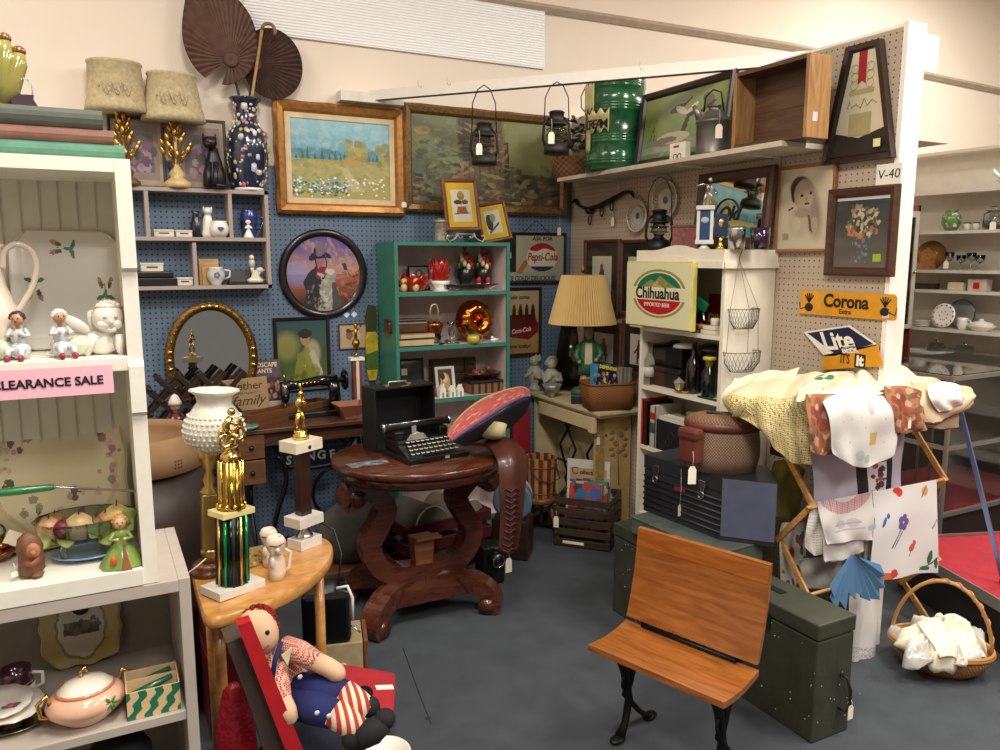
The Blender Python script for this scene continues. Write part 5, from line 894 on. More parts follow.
# second row
def bottle(t,h,r,m,neck=.35,cap=None):
 G().mat(m).lathe([(0,0),(r*.95,0),(r,h*.02),(r,h*.5),(r*.9,h*.58),(r*neck,h*.72),(r*neck*.9,h*.93),(r*neck*1.15,h*.94),(r*neck*1.15,h*.97),(r*neck*.8,h*.975),(0,h*.975)],n=24).done('body',t)
 if cap:G().mat(cap).lathe([(r*neck*1.2,h*.93),(r*neck*1.25,h),(0,h*1.005)],n=18).done('cap',t)
t=T('clear_glass_bottle','tall clear soda bottle at the far end of the second shelf','bottle',bk(651,1,2.46));bottle(t,.22,.027,glass('dfe6dc',.05));G().mat(mat('c8c0b0',.5)).lathe([(.0275,.04),(.0276,.09)]).done('label_band',t)
p=bk(676,1,2.56);t=T('black_tin_case','black lidded tin case with faded emblem, on top of the small chests','case',p+V((0,0,.1)));t.rotation_euler=(0,0,WL);G().mat(mat('1a1816',.35,.3)).box((0,0,.05),(.28,.15,.1),.01).done('body',t);G().mat(mat('3a2e24',.5)).box((-.02,-.0765,.055),(.1,.002,.05)).done('emblem',t)
for i,(x,lab,c_)in enumerate(((668,'small dark wooden chest under the black tin, far side','3a201a'),(684,'small black chest under the black tin, near side','1a1614'))):
 t=T('small_chest',lab,'box',bk(x,1,2.53),WL,'small chests under the tin');G().mat(mat(c_,.5)).box((0,0,.035),(.12,.12,.07),.004).done('base',t);G().mat(mat(c_,.4)).box((0,0,.085),(.13,.13,.026),.008).done('lid',t)
t=T('wooden_plate','dark turned wooden plate resting on the black tin','plate',bk(664,1,2.53)+V((0,0,.2005)));G().mat(wood('3a2418','4f3424')).lathe([(0,0),(.05,0),(.09,.012),(.088,.016),(.05,.006),(0,.006)]).done('plate',t)
t=T('white_oval_dish','white oval dish upside down on the black tin','dish',bk(688,1,2.54)+V((0,0,.2005)));G().mat(PORC).lathe([(.065,0),(.06,.014),(.03,.022),(0,.023)]).done('dish',t)
t=T('cut_glass_stopper','small geometric clear ornament leaning before the chests','ornament',bk(682,1,2.45));G().mat(mat('a8a090',.1,.3)).lathe([(0,0),(.016,.01),(.03,.045),(0,.07)],n=6,sm=False).done('body',t)
t=T('wine_bottle','dark bottle with slim neck in the middle of the second shelf','bottle',bk(696,1,2.48));bottle(t,.25,.034,mat('0e0d0c',.12,coat=.8),.36)
t=T('brass_ashtray','shallow brass ashtray at the front edge of the second shelf','ashtray',bk(692,1,2.455)+V((-.0,.0,0)));t.location.x=2.45;t.location.y+=.03;G().mat(GOLD).lathe([(0,.002),(.03,.002),(.042,.012),(.04,.014),(.028,.006),(0,.006)]).done('dish',t)
t=T('cookie_tin','large dark round canister at the near end of the second shelf','canister',bk(717,1,2.60));G().mat(mat('171310',.3,coat=.3)).lathe([(0,0),(.085,0),(.09,.19),(.095,.195),(.094,.215),(.04,.23),(0,.23)]).done('body',t)
t=T('green_bottle','black-green bottle with yellow cap before the dark canister','bottle',bk(712,1,2.47));bottle(t,.2,.034,mat('0c1810',.1,coat=.8),.4);G().mat(mat('c8b848',.4)).lathe([(.0165,.14),(.017,.17),(.03,.172),(.03,.185),(0,.19)]).done('cap',t)
t=T('green_tray','flat green tray under the yellow-capped bottle, shelf front','tray',bk(716,1,2.437)+V((-.0,.02,0)));t.location.x=2.428;G().mat(mat('1c4a34',.4)).box((0,0,.004),(.012,.12,.007)).done('body',t)
# third row
for i,(x,w_,h_,c_,lab)in enumerate(((644.5,.03,.235,'b01c20','tall red book at the far end of the third shelf'),(649.5,.022,.225,'17130f','slim black book beside the red one'),(656,.04,.21,'b8b0a0','thick pale annual with a red band, third shelf'))):
 p=bk(x,2,2.425);t=T('upright_book',lab,'book',p,WL,'upright books on the third shelf');g=G().mat(mat(c_,.4));g.b2((-w_/2,0,0),(-w_/2+.003,.16,h_)).b2((w_/2-.003,0,0),(w_/2,.16,h_)).b2((-w_/2,0,0),(w_/2,.004,h_))
 if i==2:g.mat(RED).b2((-w_/2,-.001,h_*.68),(w_/2,0,h_*.84)).mat(mat('4a4a4a',.5)).b2((-w_/2,-.001,h_*.35),(w_/2,0,h_*.6))
 g.done('cover',t);G().mat(mat('d8cfb8',.8)).b2((-w_/2+.003,.004,.003),(w_/2-.003,.155,h_-.004)).done('pages',t)
p=bk(674,2,2.43);t=T('file_box','black open storage box crammed with white papers, third shelf','box',p+V((.07,0,0)),WL);g=G().mat(mat('14161a',.5));W,D,H=.20,.14,.15;g.b2((-W/2,-D/2,0),(W/2,-D/2+.004,H)).b2((-W/2,D/2-.004,0),(W/2,D/2,H)).b2((-W/2,-D/2,0),(-W/2+.004,D/2,H)).b2((W/2-.004,-D/2,0),(W/2,D/2,H)).b2((-W/2,-D/2,0),(W/2,D/2,.004)).ring((0,-D/2-.001,.07),.035,.002,'y');g.done('box_body',t)
g=G()
for i in range(16):g.mat(mat(['d8d4c8','c4bfae','b0aca0','e4e0d4'][i%4],.7)).box((0,-D/2+.012+i*.0075,H*.5+.03+.006*math.sin(i*2)),(W-.02,.003,H-.03),0,0,.05)
g.done('papers',t,kind='stuff')
for i,(x,c_,lab)in enumerate(((692,'8a8070','grey upright book leaning past the file box'),(700,'5a4a40','brown upright book half hidden by the creel'),(708,'3a3430','dark upright book nearest the creel'))):t=T('upright_book',lab,'book',bk(x,2,2.5),WL);G().mat(mat(c_,.5)).b2((-.014,0,0),(.014,.15,.2)).done('cover',t);G().mat(mat('d8cfb8',.8)).b2((-.011,.002,.2),(.011,.148,.2015)).done('pages',t)
# wire basket tiers on the end panel
p=PY(740,243,2.525);k=mpp(p);t=T('hanging_wire_basket','three chain wire basket tiers hanging on the white bookcase end','hanging basket',p);WR=mat('6a5f50',.4,.7);g=G().mat(WR).tube([(0,0,0),(.012,0,.0),(.022,0,-.02),(.008,0,-.045),(0,0,-.07)],.0018,6);g.done('hook',t)
def tier(cx,cz,r,d):
 g=G().mat(WR);g.ring((cx,0,cz),r,.002,n=30,sy=.55);g.ring((cx,0,cz-d),r*.62,.0016,n=24,sy=.55)
 for q in range(26):
  for s in(-1,1):a=q*2*PI/26;b=a+s*.5;mz=cz-d*.55;g.tube([(cx+r*math.cos(a),r*.55*math.sin(a),cz),(cx+r*.93*math.cos((a+b)/2),r*.51*math.sin((a+b)/2),mz),(cx+r*.62*math.cos(b),r*.34*math.sin(b),cz-d)],.0009,4)
 g.ring((cx,0,cz-d),r*.3,.0009,n=16,sy=.5);g.done('basket_tier',t)
tier(10*k,-66*k,19*k,20*k);tier(10*k,-110*k,23*k,20*k)
for s,q in((-1,-.0),(1,0),(0,.6)):G().mat(WR).tube([(0,-.0,-.07),(10*k+s*19*k,-q*11*k,-66*k),(10*k+s*22*k,-q*12*k,-110*k)],.0011,5).done('chain',t)
# ---------------------------------------------------------------- cloth built over a net of points
def net(ctrl):
 rows=[[(PY(x,y,Y)if Y>0 else PX(x,y,-Y))for x,y,Y in r]for r in ctrl]
 def cr(p,t):
  n=len(p)-1;f=min(max(t,0),1)*n;i=min(int(f),n-1);q=f-i
  a,b,c,d=p[max(i-1,0)],p[i],p[i+1],p[min(i+2,n)]
  return .5*((2*b)+(c-a)*q+(2*a-5*b+4*c-d)*q*q+(3*b-a-3*c+d)*q**3)
 return lambda u,v:cr([cr(r,u)for r in rows],v) # u along a row, v down the rows
def cloth(name,lab,cat,ctrl,m=None,art=None,amp=.006,fr=5,nu=28,nv=28,group=None,th=.0025,part='cloth',holes=False,edge=None):
 f=net(ctrl)
 def pos(u,v):
  p=f(u,v);a=(f(min(1,u+.03),v)-f(max(0,u-.03),v));b=(f(u,min(1,v+.03))-f(u,max(0,v-.03)));n=a.cross(b)
  n=n.normalized()if n.length>1e-9 else V((0,-1,0));e=0
  if edge and v>.97:e=edge
  return p+n*amp*(math.sin(fr*2*PI*u+1.7*math.sin(v*3))*(.35+.65*v)+.5*math.sin(fr*3.3*u+v*9))+(V((0,0,-e*abs(math.sin(u*PI*edge*0+u*PI*7))))if e else V((0,0,0)))
 o0=pos(.5,.5);art and art.put(np.ones_like(art.u)*.16,'000000');t=T(name,lab,cat,o0,0,group)
 if art:o=art.obj(1,1,t,name=part,rough=.85,solid=th,fn=lambda x,y,z:tuple(pos(x+.5,.5-z)-o0))
 else:g=G().mat(m);g.sheet(lambda u,v:pos(u,v)-o0,nu,nv);o=g.done(part,t,solid=th)
 return t
# ---------------------------------------------------------------- cream sewing cabinet in the corner
CZ=.76;t=T('sewing_cabinet','cream painted sewing cabinet with stencilled tan end panel, carrying the figural lamp','cabinet',(2.53,3.8,0));o=V((2.53,3.8,0));CR=mat('c9b98e',.5,var=.08);TN=mat('b59c68',.55,var=.08)
x0,x1,y0,y1=2.405,2.708,3.45,4.22
G().at(-o).mat(CR).b2((x0,y0,CZ-.022),(x1,y1,CZ),.004).b2((x0+.02,y0+.02,CZ-.04),(x1,y1,CZ-.0225),.003).done('cabinet_top',t)
g=G().at(-o).mat(TN).b2((x0+.05,y0+.10,.05),(x1-.01,y0+.12,CZ-.041));g.mat(mat('9c8250',.6,var=.3,sc=60)).b2((x0+.05,y0+.096,.05),(x0+.105,y0+.0995,CZ-.041));
g.mat(mat('8a7040',.6)).tube([(2.62,y0+.097,.3),(2.61,y0+.097,.45),(2.6,y0+.097,.62)],.003,5)
for i in range(14):a=i*2.4;g.ell((2.61+.05*math.cos(a),y0+.098,.5+.012*i-.03),(.018,.002,.012),8)
g.done('end_panel',t)
G().at(-o).mat(CR).b2((x0+.03,y1-.03,0),(x1-.01,y1-.01,CZ-.041)).b2((x0+.2,y0+.12,0),(x1-.005,y1-.03,CZ-.041)).done('back_panel',t)
g=G().at(-o).mat(CR).b2((x0+.008,y0+.12,CZ-.12),(x0+.03,y1-.1,CZ-.045),.003).b2((x0-.0,y0+.06,CZ-.13),(x0+.03,y0+.11,CZ-.042),.004);g.done('drawer',t)
g=G().at(-o).mat(DARKIRON)
for yy in(3.65,3.95):
 for s in(-1,1):g.tube([(x0+.12,yy+s*.1,.02),(x0+.12,yy-s*.02,.25),(x0+.12,yy+s*.09,.45),(x0+.12,yy-s*.05,.62)],.008)
for z in(.1,.35,.6):g.tube([(x0+.12,3.55,z),(x0+.12,4.08,z)],.008)
g.tube([(x0+.1,3.6,.08),(x0+.1,4.0,.08)],.03,4);g.done('treadle_frame',t)
pricetag(t,V((x0+.06,y0+.09,.6))-o,.022,.045,.02)
# lamp with pleated shade
def cabp(x,X):return V((X,PX(x,390,X).y,CZ+.0006))
p=cabp(588,2.52);k=mpp(p);t=T('figural_lamp','lamp with pleated tan shade over a standing man in a green coat','lamp',p,fc(p));G().mat(mat('1c2420',.4)).box((0,0,4*k),(30*k,18*k,8*k),.004).mat(mat('3a5a48',.4)).ell((-4*k,-2*k,10*k),(12*k,8*k,6*k)).done('base',t)
g=G().mat(mat('b8a070',.5));g.tube([(-3.5*k,0,8*k),(-3*k,0,22*k),(-1*k,0,36*k)],[4.2*k,4.4*k,4.6*k]).tube([(4*k,0,8*k),(3.5*k,0,22*k),(1*k,0,36*k)],[4.2*k,4.4*k,4.6*k]);g.done('trousers',t)
g=G().mat(mat('2f5f40',.45));g.lathe([(9.5*k,26*k),(9*k,34*k),(8*k,46*k),(8.5*k,54*k),(4*k,58*k),(0,59*k)],sy=.65);g.tube([(-8*k,0,53*k),(-11*k,-1*k,43*k),(-8*k,-6*k,38*k)],[3*k,3*k,2.4*k]).tube([(8*k,0,53*k),(11*k,-1*k,44*k),(7*k,-6*k,40*k)],[3*k,3*k,2.4*k]);g.done('coat',t)
g=G().mat(mat('c0b490',.5)).prism([(-3.4*k,36*k),(3.4*k,36*k),(3*k,55*k),(-3*k,55*k)],-6.2*k,-4*k);g.done('shirt',t)
g=G().mat(mat('a08868',.5));g.ell((0,0,64*k),(4.5*k,4.6*k,6*k)).cyl((0,0,56*k),(0,0,62*k),2.4*k).ell((0,-4.8*k,63*k),1.1*k,6).ell((-8*k,-7*k,38*k),2*k,8).ell((7*k,-7*k,40*k),2*k,8).mat(mat('8a7a5c',.6)).ell((0,1*k,66.5*k),(5*k,5*k,4.6*k));g.done('head',t)
G().mat(BRASS).tube([(-3*k,8*k,8*k),(-4*k,8*k,72*k),(-6*k,4*k,110*k),(-6*k,0,118*k)],1*k).lathe([(0,116*k),(2.4*k,119*k),(0,124*k)],c=(-6*k,0,0)).done('harp',t)
g=G().mat(mat('d2b072',.75,var=.04));r0,r1=30*k,19*k;g.lathe([(r0,72*k),(r1,115*k),(r1*.96,115*k),(r0*.97,72*k)],c=(-6*k,0,0),n=144,sm=False,wob=lambda q,f,z:1+.022*math.cos(72*q));g.done('lamp_shade',t)
# dark oval panel behind
p=PZ(562,384,CZ);p.x+=.05;p.y+=.12;k=mpp(p);p=cabp(566,2.645);k=mpp(p);t=T('oval_black_mirror','black framed oval mirror with painted blossoms, leaning in the corner','mirror',p,rot=(rad(-8),0,-.9));g=G().mat(mat('141312',.35));g.ring((0,0,34*k),28*k,3*k,'y',n=36,sy=1.25);g.box((0,0,1.5*k),(30*k,8*k,3*k));fr_=g.done('frame',t)
G().mat(mat('3a352c',.12,.6)).lathe([(0,0),(27.6*k,0),(27.6*k,.003),(0,.003)],n=36,sy=1.25).done('mirror_glass',t,loc=(0,.004,34*k),rot=(PI/2,0,0))
g=G()
for i in range(22):a=1.2+i*.13;g.mat(mat(['c8b8a8','b88a90','6a7a5a'][i%3],.5)).ell((28*k*math.cos(a),-3*k,34*k+35*k*math.sin(a)),(1.7*k,1*k,1.7*k),8)
g.done('painted_blossoms',t)
# busts, bowl, basket
for i,(x,y,lab)in enumerate(((534,386,'white plaster child bust, left one, hand to face, on the cream cabinet'),(551,380,'white plaster child bust, right one, behind the footed shell bowl'))):
 p=cabp(x,2.455+.035*i);k=mpp(p);t=T('child_bust',lab,'bust',p,fc(p)+(.4 if i else-.2),'pair of child busts');PL=mat('a8a290',.6,var=.15,sc=50)
 g=G().mat(PL);g.lathe([(0,0),(7*k,0),(6*k,3*k),(4*k,6*k),(5*k,9*k),(9*k,14*k),(9*k,20*k),(4*k,25*k),(0,26*k)],sy=.7);g.tube([(-8*k,0,20*k),(-9*k,-5*k,12*k),(-1*k,-7*k,20*k)],[2.6*k,2.4*k,1.8*k]).tube([(8*k,0,20*k),(9*k,-4*k,13*k),(2*k,-7*k,15*k)],[2.6*k,2.4*k,1.8*k]);g.done('torso',t)
 g=G().mat(PL).ell((0,-.5*k,30*k),(5*k,5*k,6*k)).ell((0,-5.3*k,29*k),1*k,6).cyl((0,0,24*k),(0,0,28*k),2.6*k);[g.ell((5*k*math.cos(a),1*k+2*k*math.sin(a),33*k+3*k*math.sin(a*1.7)),2.4*k,6)for a in np.arange(0,6.2,.5)];g.done('head',t)
p=cabp(552,2.43);k=mpp(p);t=T('shell_bowl','small footed fluted grey bowl before the plaster busts','bowl',p);G().mat(mat('8f8c80',.35,.3)).lathe([(0,0),(4*k,0),(2.4*k,2*k),(7*k,7*k),(10*k,13*k),(9*k,13*k),(5*k,6*k),(0,5*k)],wob=lambda q,f,z:1+.06*math.sin(10*q)*f,n=44).done('bowl',t)
p=PZ(611,409,CZ)+V((0,0,.0006));p.y+=.04;p.x-=.0;k=mpp(p);t=T('comics_basket','rectangular woven splint basket filled with comics, on the cream cabinet','basket',p,-.25);WK=weave('96602e','5e3818',34,70);w_,d_,h_=50*k,36*k,26*k
g=G().mat(WK);vs=[]
def rrect(w,d,z,n=32):return[(w/2*math.copysign(abs(math.cos(a))**.35,math.cos(a)),d/2*math.copysign(abs(math.sin(a))**.35,math.sin(a)),z)for a in[2*PI*i/n for i in range(n)]]
def loft(g,rings,sm=True):
 n=len(rings[0]);vs=[q for r in rings for q in r];fs=[(i*n+j,i*n+(j+1)%n,(i+1)*n+(j+1)%n,(i+1)*n+j)for i in range(len(rings)-1)for j in range(n)];fs.append(tuple(range(n)));return g.add(vs,fs,sm)
loft(g,[rrect(w_*.9,d_*.9,0),rrect(w_*.97,d_*.97,h_*.5),rrect(w_,d_,h_),rrect(w_*.95,d_*.94,h_),rrect(w_*.88,d_*.88,.01)][:5]);g.done('basket_body',t)
g=G().mat(mat('7c4e26',.6));g.tube([V(q)for q in rrect(w_*1.0,d_*1.0,h_)],.006,6,closed=True);g.done('rim',t)
bp=p
A=Art(50,66,'1c1c24').rect(0,.78,1,1,'20202a').dots(90,0,0,1,.76,['5a3a34','8a8478','3a4a6a','2a2a30','b04030','c8b890','4a5a4a'],.02,.06,.9,1.2)
t=T('comic_book','colourful comic with yellow capitals at the front of the basket','comic',bp+V((-.028,-.015,.05)),rot=(rad(-14),rad(12),-.35),group='comics in the basket');A.obj(.125,.19,t,(0,0,.1),'cover',rough=.25,coat=.4);G().mat(mat('e0cc30',.4)).text('DEFENDERS',.026,(0,-.0022,.18),bold=.001,ext=.0003,sx=.85).done('title',t)
t=T('comic_book','pale blue edged comic showing behind the front comic','comic',bp+V((-.04,.012,.05)),rot=(rad(-12),rad(4),-.3),group='comics in the basket');Art(20,30,'3f7aa0').dots(20,.1,.1,.9,.9,['6fa0c0','2a4a6a'],.05,.1).obj(.12,.2,t,(0,0,.1),'cover',rough=.3)
for i in range(7):
 t=T('record_sleeve',['bagged grey comic standing just right of the front comic','bagged comic, second of the grey row','bagged comic, third of the grey row','bagged comic in the middle of the grey row','bagged comic, fifth of the grey row','bagged comic, next to last of the grey row','bagged comic at the bookcase end of the basket'][i],'comic',bp+V((.02+i*.012,.01-i*.003,.035)),rot=(rad(-8),0,-.9),group='comics in the basket');G().mat(mat(['6a665c','8a857a','55524c','7c786e'][i%4],.2,coat=.5)).box((0,0,.095),(.11,.005,.19)).done('sleeve',t)
# signs on the blue wall near the corner
c,W,H=wallY(495,232,565,283,4.243);t=T('soda_sign','framed tin soda sign with red, white and blue bottle cap','sign',c);frame(t,W,H,.018,.018,mat('191512',.4));A=Art(130,90,'a8a48c').rect(0,0,1,.2,'9a9c8c').rect(.0,.2,.27,1,'1c1812').line(.32,.2,.42,.42,.04,'a06a3a').ell(.13,.62,.07,.3,'3a2418').rect(.08,.5,.2,.62,'b0a89a')
m=(((A.u-.66)/.235)**2+((A.w-.52)/.31)**2<1);A.put(m.astype(float),'d8d0b8');A.put((m&(A.w>.68+.03*np.sin(A.u*20))).astype(float),'9c2428');A.put((m&(A.w<.32)).astype(float),'1c2440')
A.obj(W-.03,H-.03,t,(0,-.006,0),'tin_face',rough=.35,coat=.3);LT=mat('8f1f24',.5)
G().mat(LT).text('Pepsi-Cola',.07,(W*.155,-.0078,H*.02),shear=.25,bold=.0014,ext=.0003,sx=.72).mat(INK).text('ASK FOR',.036,(W*.155,-.0078,H*.38),bold=.0008,ext=.0003).text('ICE COLD! DELICIOUS!',.04,(.0,-.0078,-H*.4),bold=.0008,ext=.0003,sx=.86).done('lettering',t)
G().mat(DARKIRON).tube([(-.06,-.004,H/2),(.04,0,H/2+.075),(.13,-.004,H/2)],.0015,5).done('hanging_wire',t);pricetag(t,(W*.38,-.02,H/2+.035),.026,.05,.07)
c,W,H=wallY(494,288,540.5,355,4.243);t=T('soda_sign','dark framed soda sign with a red six pack of bottles','sign',c);frame(t,W,H,.02,.018,mat('2a1610',.4));A=Art(70,100,'a8906a').grad('a07a48','b0a080',0,1).poly([(.2,.28),(.75,.22),(.98,.34),(.98,.5),(.75,.42),(.2,.5)],'7a1c1e').poly([(.2,.4),(.98,.42),(.9,.62),(.3,.62)],'5a1a1a')
for i in range(4):A.ell(.4+.15*i,.64,.05,.12,'3c1a12').ell(.4+.15*i,.74,.03,.04,'5a2c1c')
A.obj(W-.034,H-.034,t,(0,-.006,0),'tin_face',rough=.35,coat=.3);G().mat(mat('1c1410',.5)).text('Take some',.034,(.0,-.0078,H*.36),shear=.3,bold=.0007,ext=.0003).text('home today!',.034,(.0,-.0078,-H*.35),shear=.3,bold=.0007,ext=.0003).mat(mat('d8c8b0',.5)).text('Coca-Cola',.04,(.02,-.0078,-H*.12),shear=.35,bold=.0008,ext=.0003,ry=-.12,sx=.8).done('lettering',t)
# under the cabinet: stool, striped bucket, crate of magazines, churn, red board
p=PZ(541,497,.22);sp_=V((p.x,p.y,0));t=T('milk_stool','low round wooden stool with splayed legs carrying the striped bucket','stool',sp_);r=.105;WS=wood('5a3a20','7a5430')
G().mat(WS).lathe([(0,.2),(r*.95,.2),(r,.21),(r,.225),(r*.96,.232),(0,.232)]).done('seat',t)
for a in(-1.1,1.0,3.1):G().mat(WS).tube([(r*.6*math.cos(a),r*.6*math.sin(a),.2),(r*1.05*math.cos(a),r*1.05*math.sin(a),0)],[.013,.011]).done('leg',t)
t=T('striped_bucket','wooden stave bucket of alternating light and dark strips on the stool','bucket',sp_+V((0,0,.2325)));g=G();n=22;R1,R2,hh=.082,.092,.225
for i in range(n):
 a0,a1=2*PI*i/n,2*PI*(i+1)/n;g.mat(wood('8a5a30','a87848',s=(14,14,1.5))if i%2 else wood('4a2614','5f3018',s=(14,14,1.5)));top=hh*(1+.02*((i*5)%3))
 q=[(R1,0),(R2,top),(R2-.01,top),(R1-.01,.005)];vs=[(r_*math.cos(a),r_*math.sin(a),z)for a in(a0,a1)for r_,z in q];g.add(vs,[(0,1,5,4),(1,2,6,5),(2,3,7,6),(0,4,7,3),(0,3,2,1),(4,5,6,7)])
g.mat(WS).lathe([(0,.004),(R1,.004),(R1,.012),(0,.012)]);g.done('staves',t);G().mat(mat('6a4a30',.5,.3)).ring((0,0,hh*.12),R1+.003,.003,n=30).done('hoop',t);G().mat(mat('6a4a30',.5,.3)).ring((0,0,hh*.8),R2+.001,.003,n=30).done('hoop',t);G().mat(mat('3a2a1c',.6)).tube([(-R2,0,hh*.85),(-R2*.8,-R2*.9,hh*.55),(0,-R2*1.12,hh*.42),(R2*.8,-R2*.9,hh*.5),(R2,0,hh*.85)],.004).done('handle',t)
p=PY(518,425,3.9);t=T('red_board','narrow red painted board standing between teal bookcase and cream cabinet','board',(2.19,4.02,0));G().mat(mat('7a1420',.45)).box((0,0,.36),(.11,.2,.72),.004).done('board',t)
q0,q1,q2=V((2.2,3.572,0)),V((2.413,3.333,0)),V((2.711,3.55,0));e1=(q1-q0);W=e1.length;rz=math.atan2(e1.y,e1.x);t=T('magazine_crate','dark slatted wooden crate full of magazines standing on the carpet','crate',q0,rz);D=.27;H=.285;CW=wood('2e241a','4a3c2c')
for y in(.006,D-.006):
 for i in range(5):G().mat(CW).box((W/2,y,.028+i*.059),(W,.009,.04),.002).done('slat',t)
for x in(.006,W-.006):
 for i in range(5):G().mat(CW).box((x,D/2,.028+i*.059),(.009,D-.02,.04),.002).done('slat',t)
for x in(.018,W-.018):
 for y in(.018,D-.018):G().mat(CW).box((x,y,H/2),(.018,.018,H)).done('post',t)
G().mat(CW).box((W/2,D/2,.006),(W-.02,D-.02,.01)).done('floor_board',t);G().mat(TAGM).box((W*.35,-.0005,.03),(.12,.001,.016)).done('paper_strip',t);pricetag(t,(.015,-.012,H*.62),.03,.065,.03)
cr_=q0;cm=Mx.Translation(q0)@Mx.Rotation(rz,4,'Z');RR=random.Random(9);pal=['b04038','3a5a9a','d0a040','2f6a8a','9a9488','6a3a5a','c8c4b8','3a3a40','c86a30','4a7a6a','b8b0a0','7a2a2a','2a3a5a','d8d0b8']
labs=['bright cover magazine with blue sky at the left front of the crate','magazine with orange burst cover in the crate','red and white magazine leaning right in the crate','dark covered magazine mid crate','teal magazine in the middle of the crate','purple covered magazine near the crate back','grey magazine near the crate back','cream comic at the right end of the crate','red spined magazine behind the burst cover','pale magazine leaning on the collector board','plain blue magazine at the crate back']
for i in range(11):
 y=.045+i*.019;x=W/2+RR.uniform(-.03,.03);l=cm@V((x,y,.075));t=T('magazine',labs[i],'magazine',l,rot=(rad(-14),rad(RR.uniform(-5,5)),rz),group='magazines in the slatted crate')
 A=Art(26,34,pal[(i*3)%14]).dots(26,0,0,1,1,[pal[(i*3+j)%14]for j in(1,3,5,7,9)],.05,.16,.9);A.obj(.19,.26+.01*math.sin(i*2.3),t,(0,0,.145),'cover',rough=.22,coat=.4,solid=.006)
l=cm@V((W*.42,D-.05,.05));t=T('collector_board','white edged kraft card with partly hidden dark lettering, tallest in the crate','card',l,rot=(rad(-1),0,rz));G().mat(mat('c8c4c0',.5)).box((0,0,.2),(.25,.003,.4)).mat(mat('b0946c',.6)).box((0,-.002,.19),(.215,.001,.32)).done('card',t);G().mat(mat('8a4a2c',.5)).text('C',.06,(-.08,-.003,.33),bold=.001,ext=.0003).mat(INK).text('ollectibles',.035,(.02,-.003,.325),ext=.0003,bold=.001).done('lettering',t)
p=V((2.56,3.27,0));t=T('butter_churn','dark narrow churn with a long plunger rod beside the magazine crate','churn',p);G().mat(mat('15120f',.45)).lathe([(0,0),(.05,0),(.054,.01),(.05,.12),(.052,.13),(.05,.14),(.03,.155),(0,.155)]).done('body',t);G().mat(mat('15120f',.5)).tube([(0,0,.15),(.0,.03,.72)],[.016,.009]).done('rod',t)
# ---------------------------------------------------------------- trunk, boxes, creel
t=T('army_footlocker','olive drab wooden footlocker with paint specks, on end beside the school seat','footlocker',(2.102,2.193,0));OL=mat('35372a',.6,var=.2,sc=12,bump=.3);tl=(.088,.562,.42)
g=G().mat(OL).b2((-tl[0],-tl[1],0),(tl[0],tl[1],.36),.006);RR=random.Random(5)
for i in range(70):g.mat(mat('b8b4a0',.7)).ell((-tl[0]-.0005,RR.uniform(-.56,.5),RR.uniform(.02,.36)),(.001,RR.uniform(.001,.004),RR.uniform(.001,.004)),6)
for i in range(10):g.ell((RR.uniform(-.14,.14),-tl[1]-.0005,RR.uniform(.02,.36)),(.002,.001,.003),6)
g.done('body',t);G().mat(OL).b2((-tl[0]-.003,-tl[1]-.003,.363),(tl[0]+.003,tl[1]+.003,.42),.006).done('lid',t)
h=G().mat(mat('24251c',.5,.4)).tube([(.03,-tl[1]-.002,.22),(.03,-tl[1]-.028,.22),(.05,-tl[1]-.03,.17),(.05,-tl[1]-.03,.12),(.03,-tl[1]-.028,.1),(.03,-tl[1]-.002,.1)],.005).done('handle',t);pricetag(t,(.05,-tl[1]-.035,.12),.025,.05,.02)
for y in(-.35,.3):G().mat(mat('24251c',.5,.4)).box((-tl[0]-.005,y,.35),(.008,.03,.06),.002).done('latch',t)
G().mat(mat('24251c',.5,.4)).box((0,-.3,.4215),(.03,.07,.003)).done('hasp',t)
t=T('grey_metal_box','flat weathered grey-green metal box lying on the footlocker under the toolbox','box',(2.13,2.36,.4215),.05);GM=mat('5c6660',.5,.3,.2,12);G().mat(GM).box((0,0,.036),(.25,.5,.07),.006).done('body',t);G().mat(GM).box((0,0,.0745),(.26,.51,.006),.002).done('lid',t)
tz_=.5;A_,B_,C_=PZ(643.5,510,tz_),PZ(720,540,tz_),PZ(774,547,tz_);D_=V((2.40,2.24,0));E_=V((2.37,2.50,0));F_=V((2.30,2.66,0));pl=[(q.x,q.y)for q in(A_,B_,C_,D_,E_,F_)];o=V((2.22,2.36,tz_))
pl=[(x-o.x,y-o.y)for x,y in pl];t=T('toolbox','black ribbed toolbox with chrome latches and grey end, below the creel','toolbox',o);BK=mat('24262a',.45,var=.15);zt_=.252
G().mat(BK).prism(pl,.0,.19,'xy').done('body',t);G().mat(BK).prism([(x*1.01,y*1.01)for x,y in pl],.193,zt_,'xy').done('lid',t)
B2,C2=V((*pl[1],0)),V((*pl[2],0));n_=(C2-B2).cross(V((0,0,1))).normalized();g=G().mat(mat('545a70',.4,var=.08));q=[B2+n_*.003,C2+n_*.003,C2+n_*.001,B2+n_*.001];g.prism([(v.x,v.y)for v in q],.018,zt_-.002,'xy');g.done('grey_end',t)
A2=V((*pl[0],0));d=(B2-A2);n2=d.cross(V((0,0,1))).normalized()
g=G().mat(mat('1b1d20',.45))
for i in range(6):z=.03+i*.026;g.tube([A2+n2*.002+V((0,0,z)),B2+n2*.002+V((0,0,z))],.005,6)
g.done('ribs',t)
for f in(.18,.78):
 c=A2+d*f+n2*.008;G().mat(SILVER).at(c,math.atan2(d.y,d.x)).box((0,0,.205),(.035,.008,.03),.002).box((0,0,.175),(.022,.006,.04),.002).ring((0,-.006,.16),.014,.002,'y').done('latch',t)
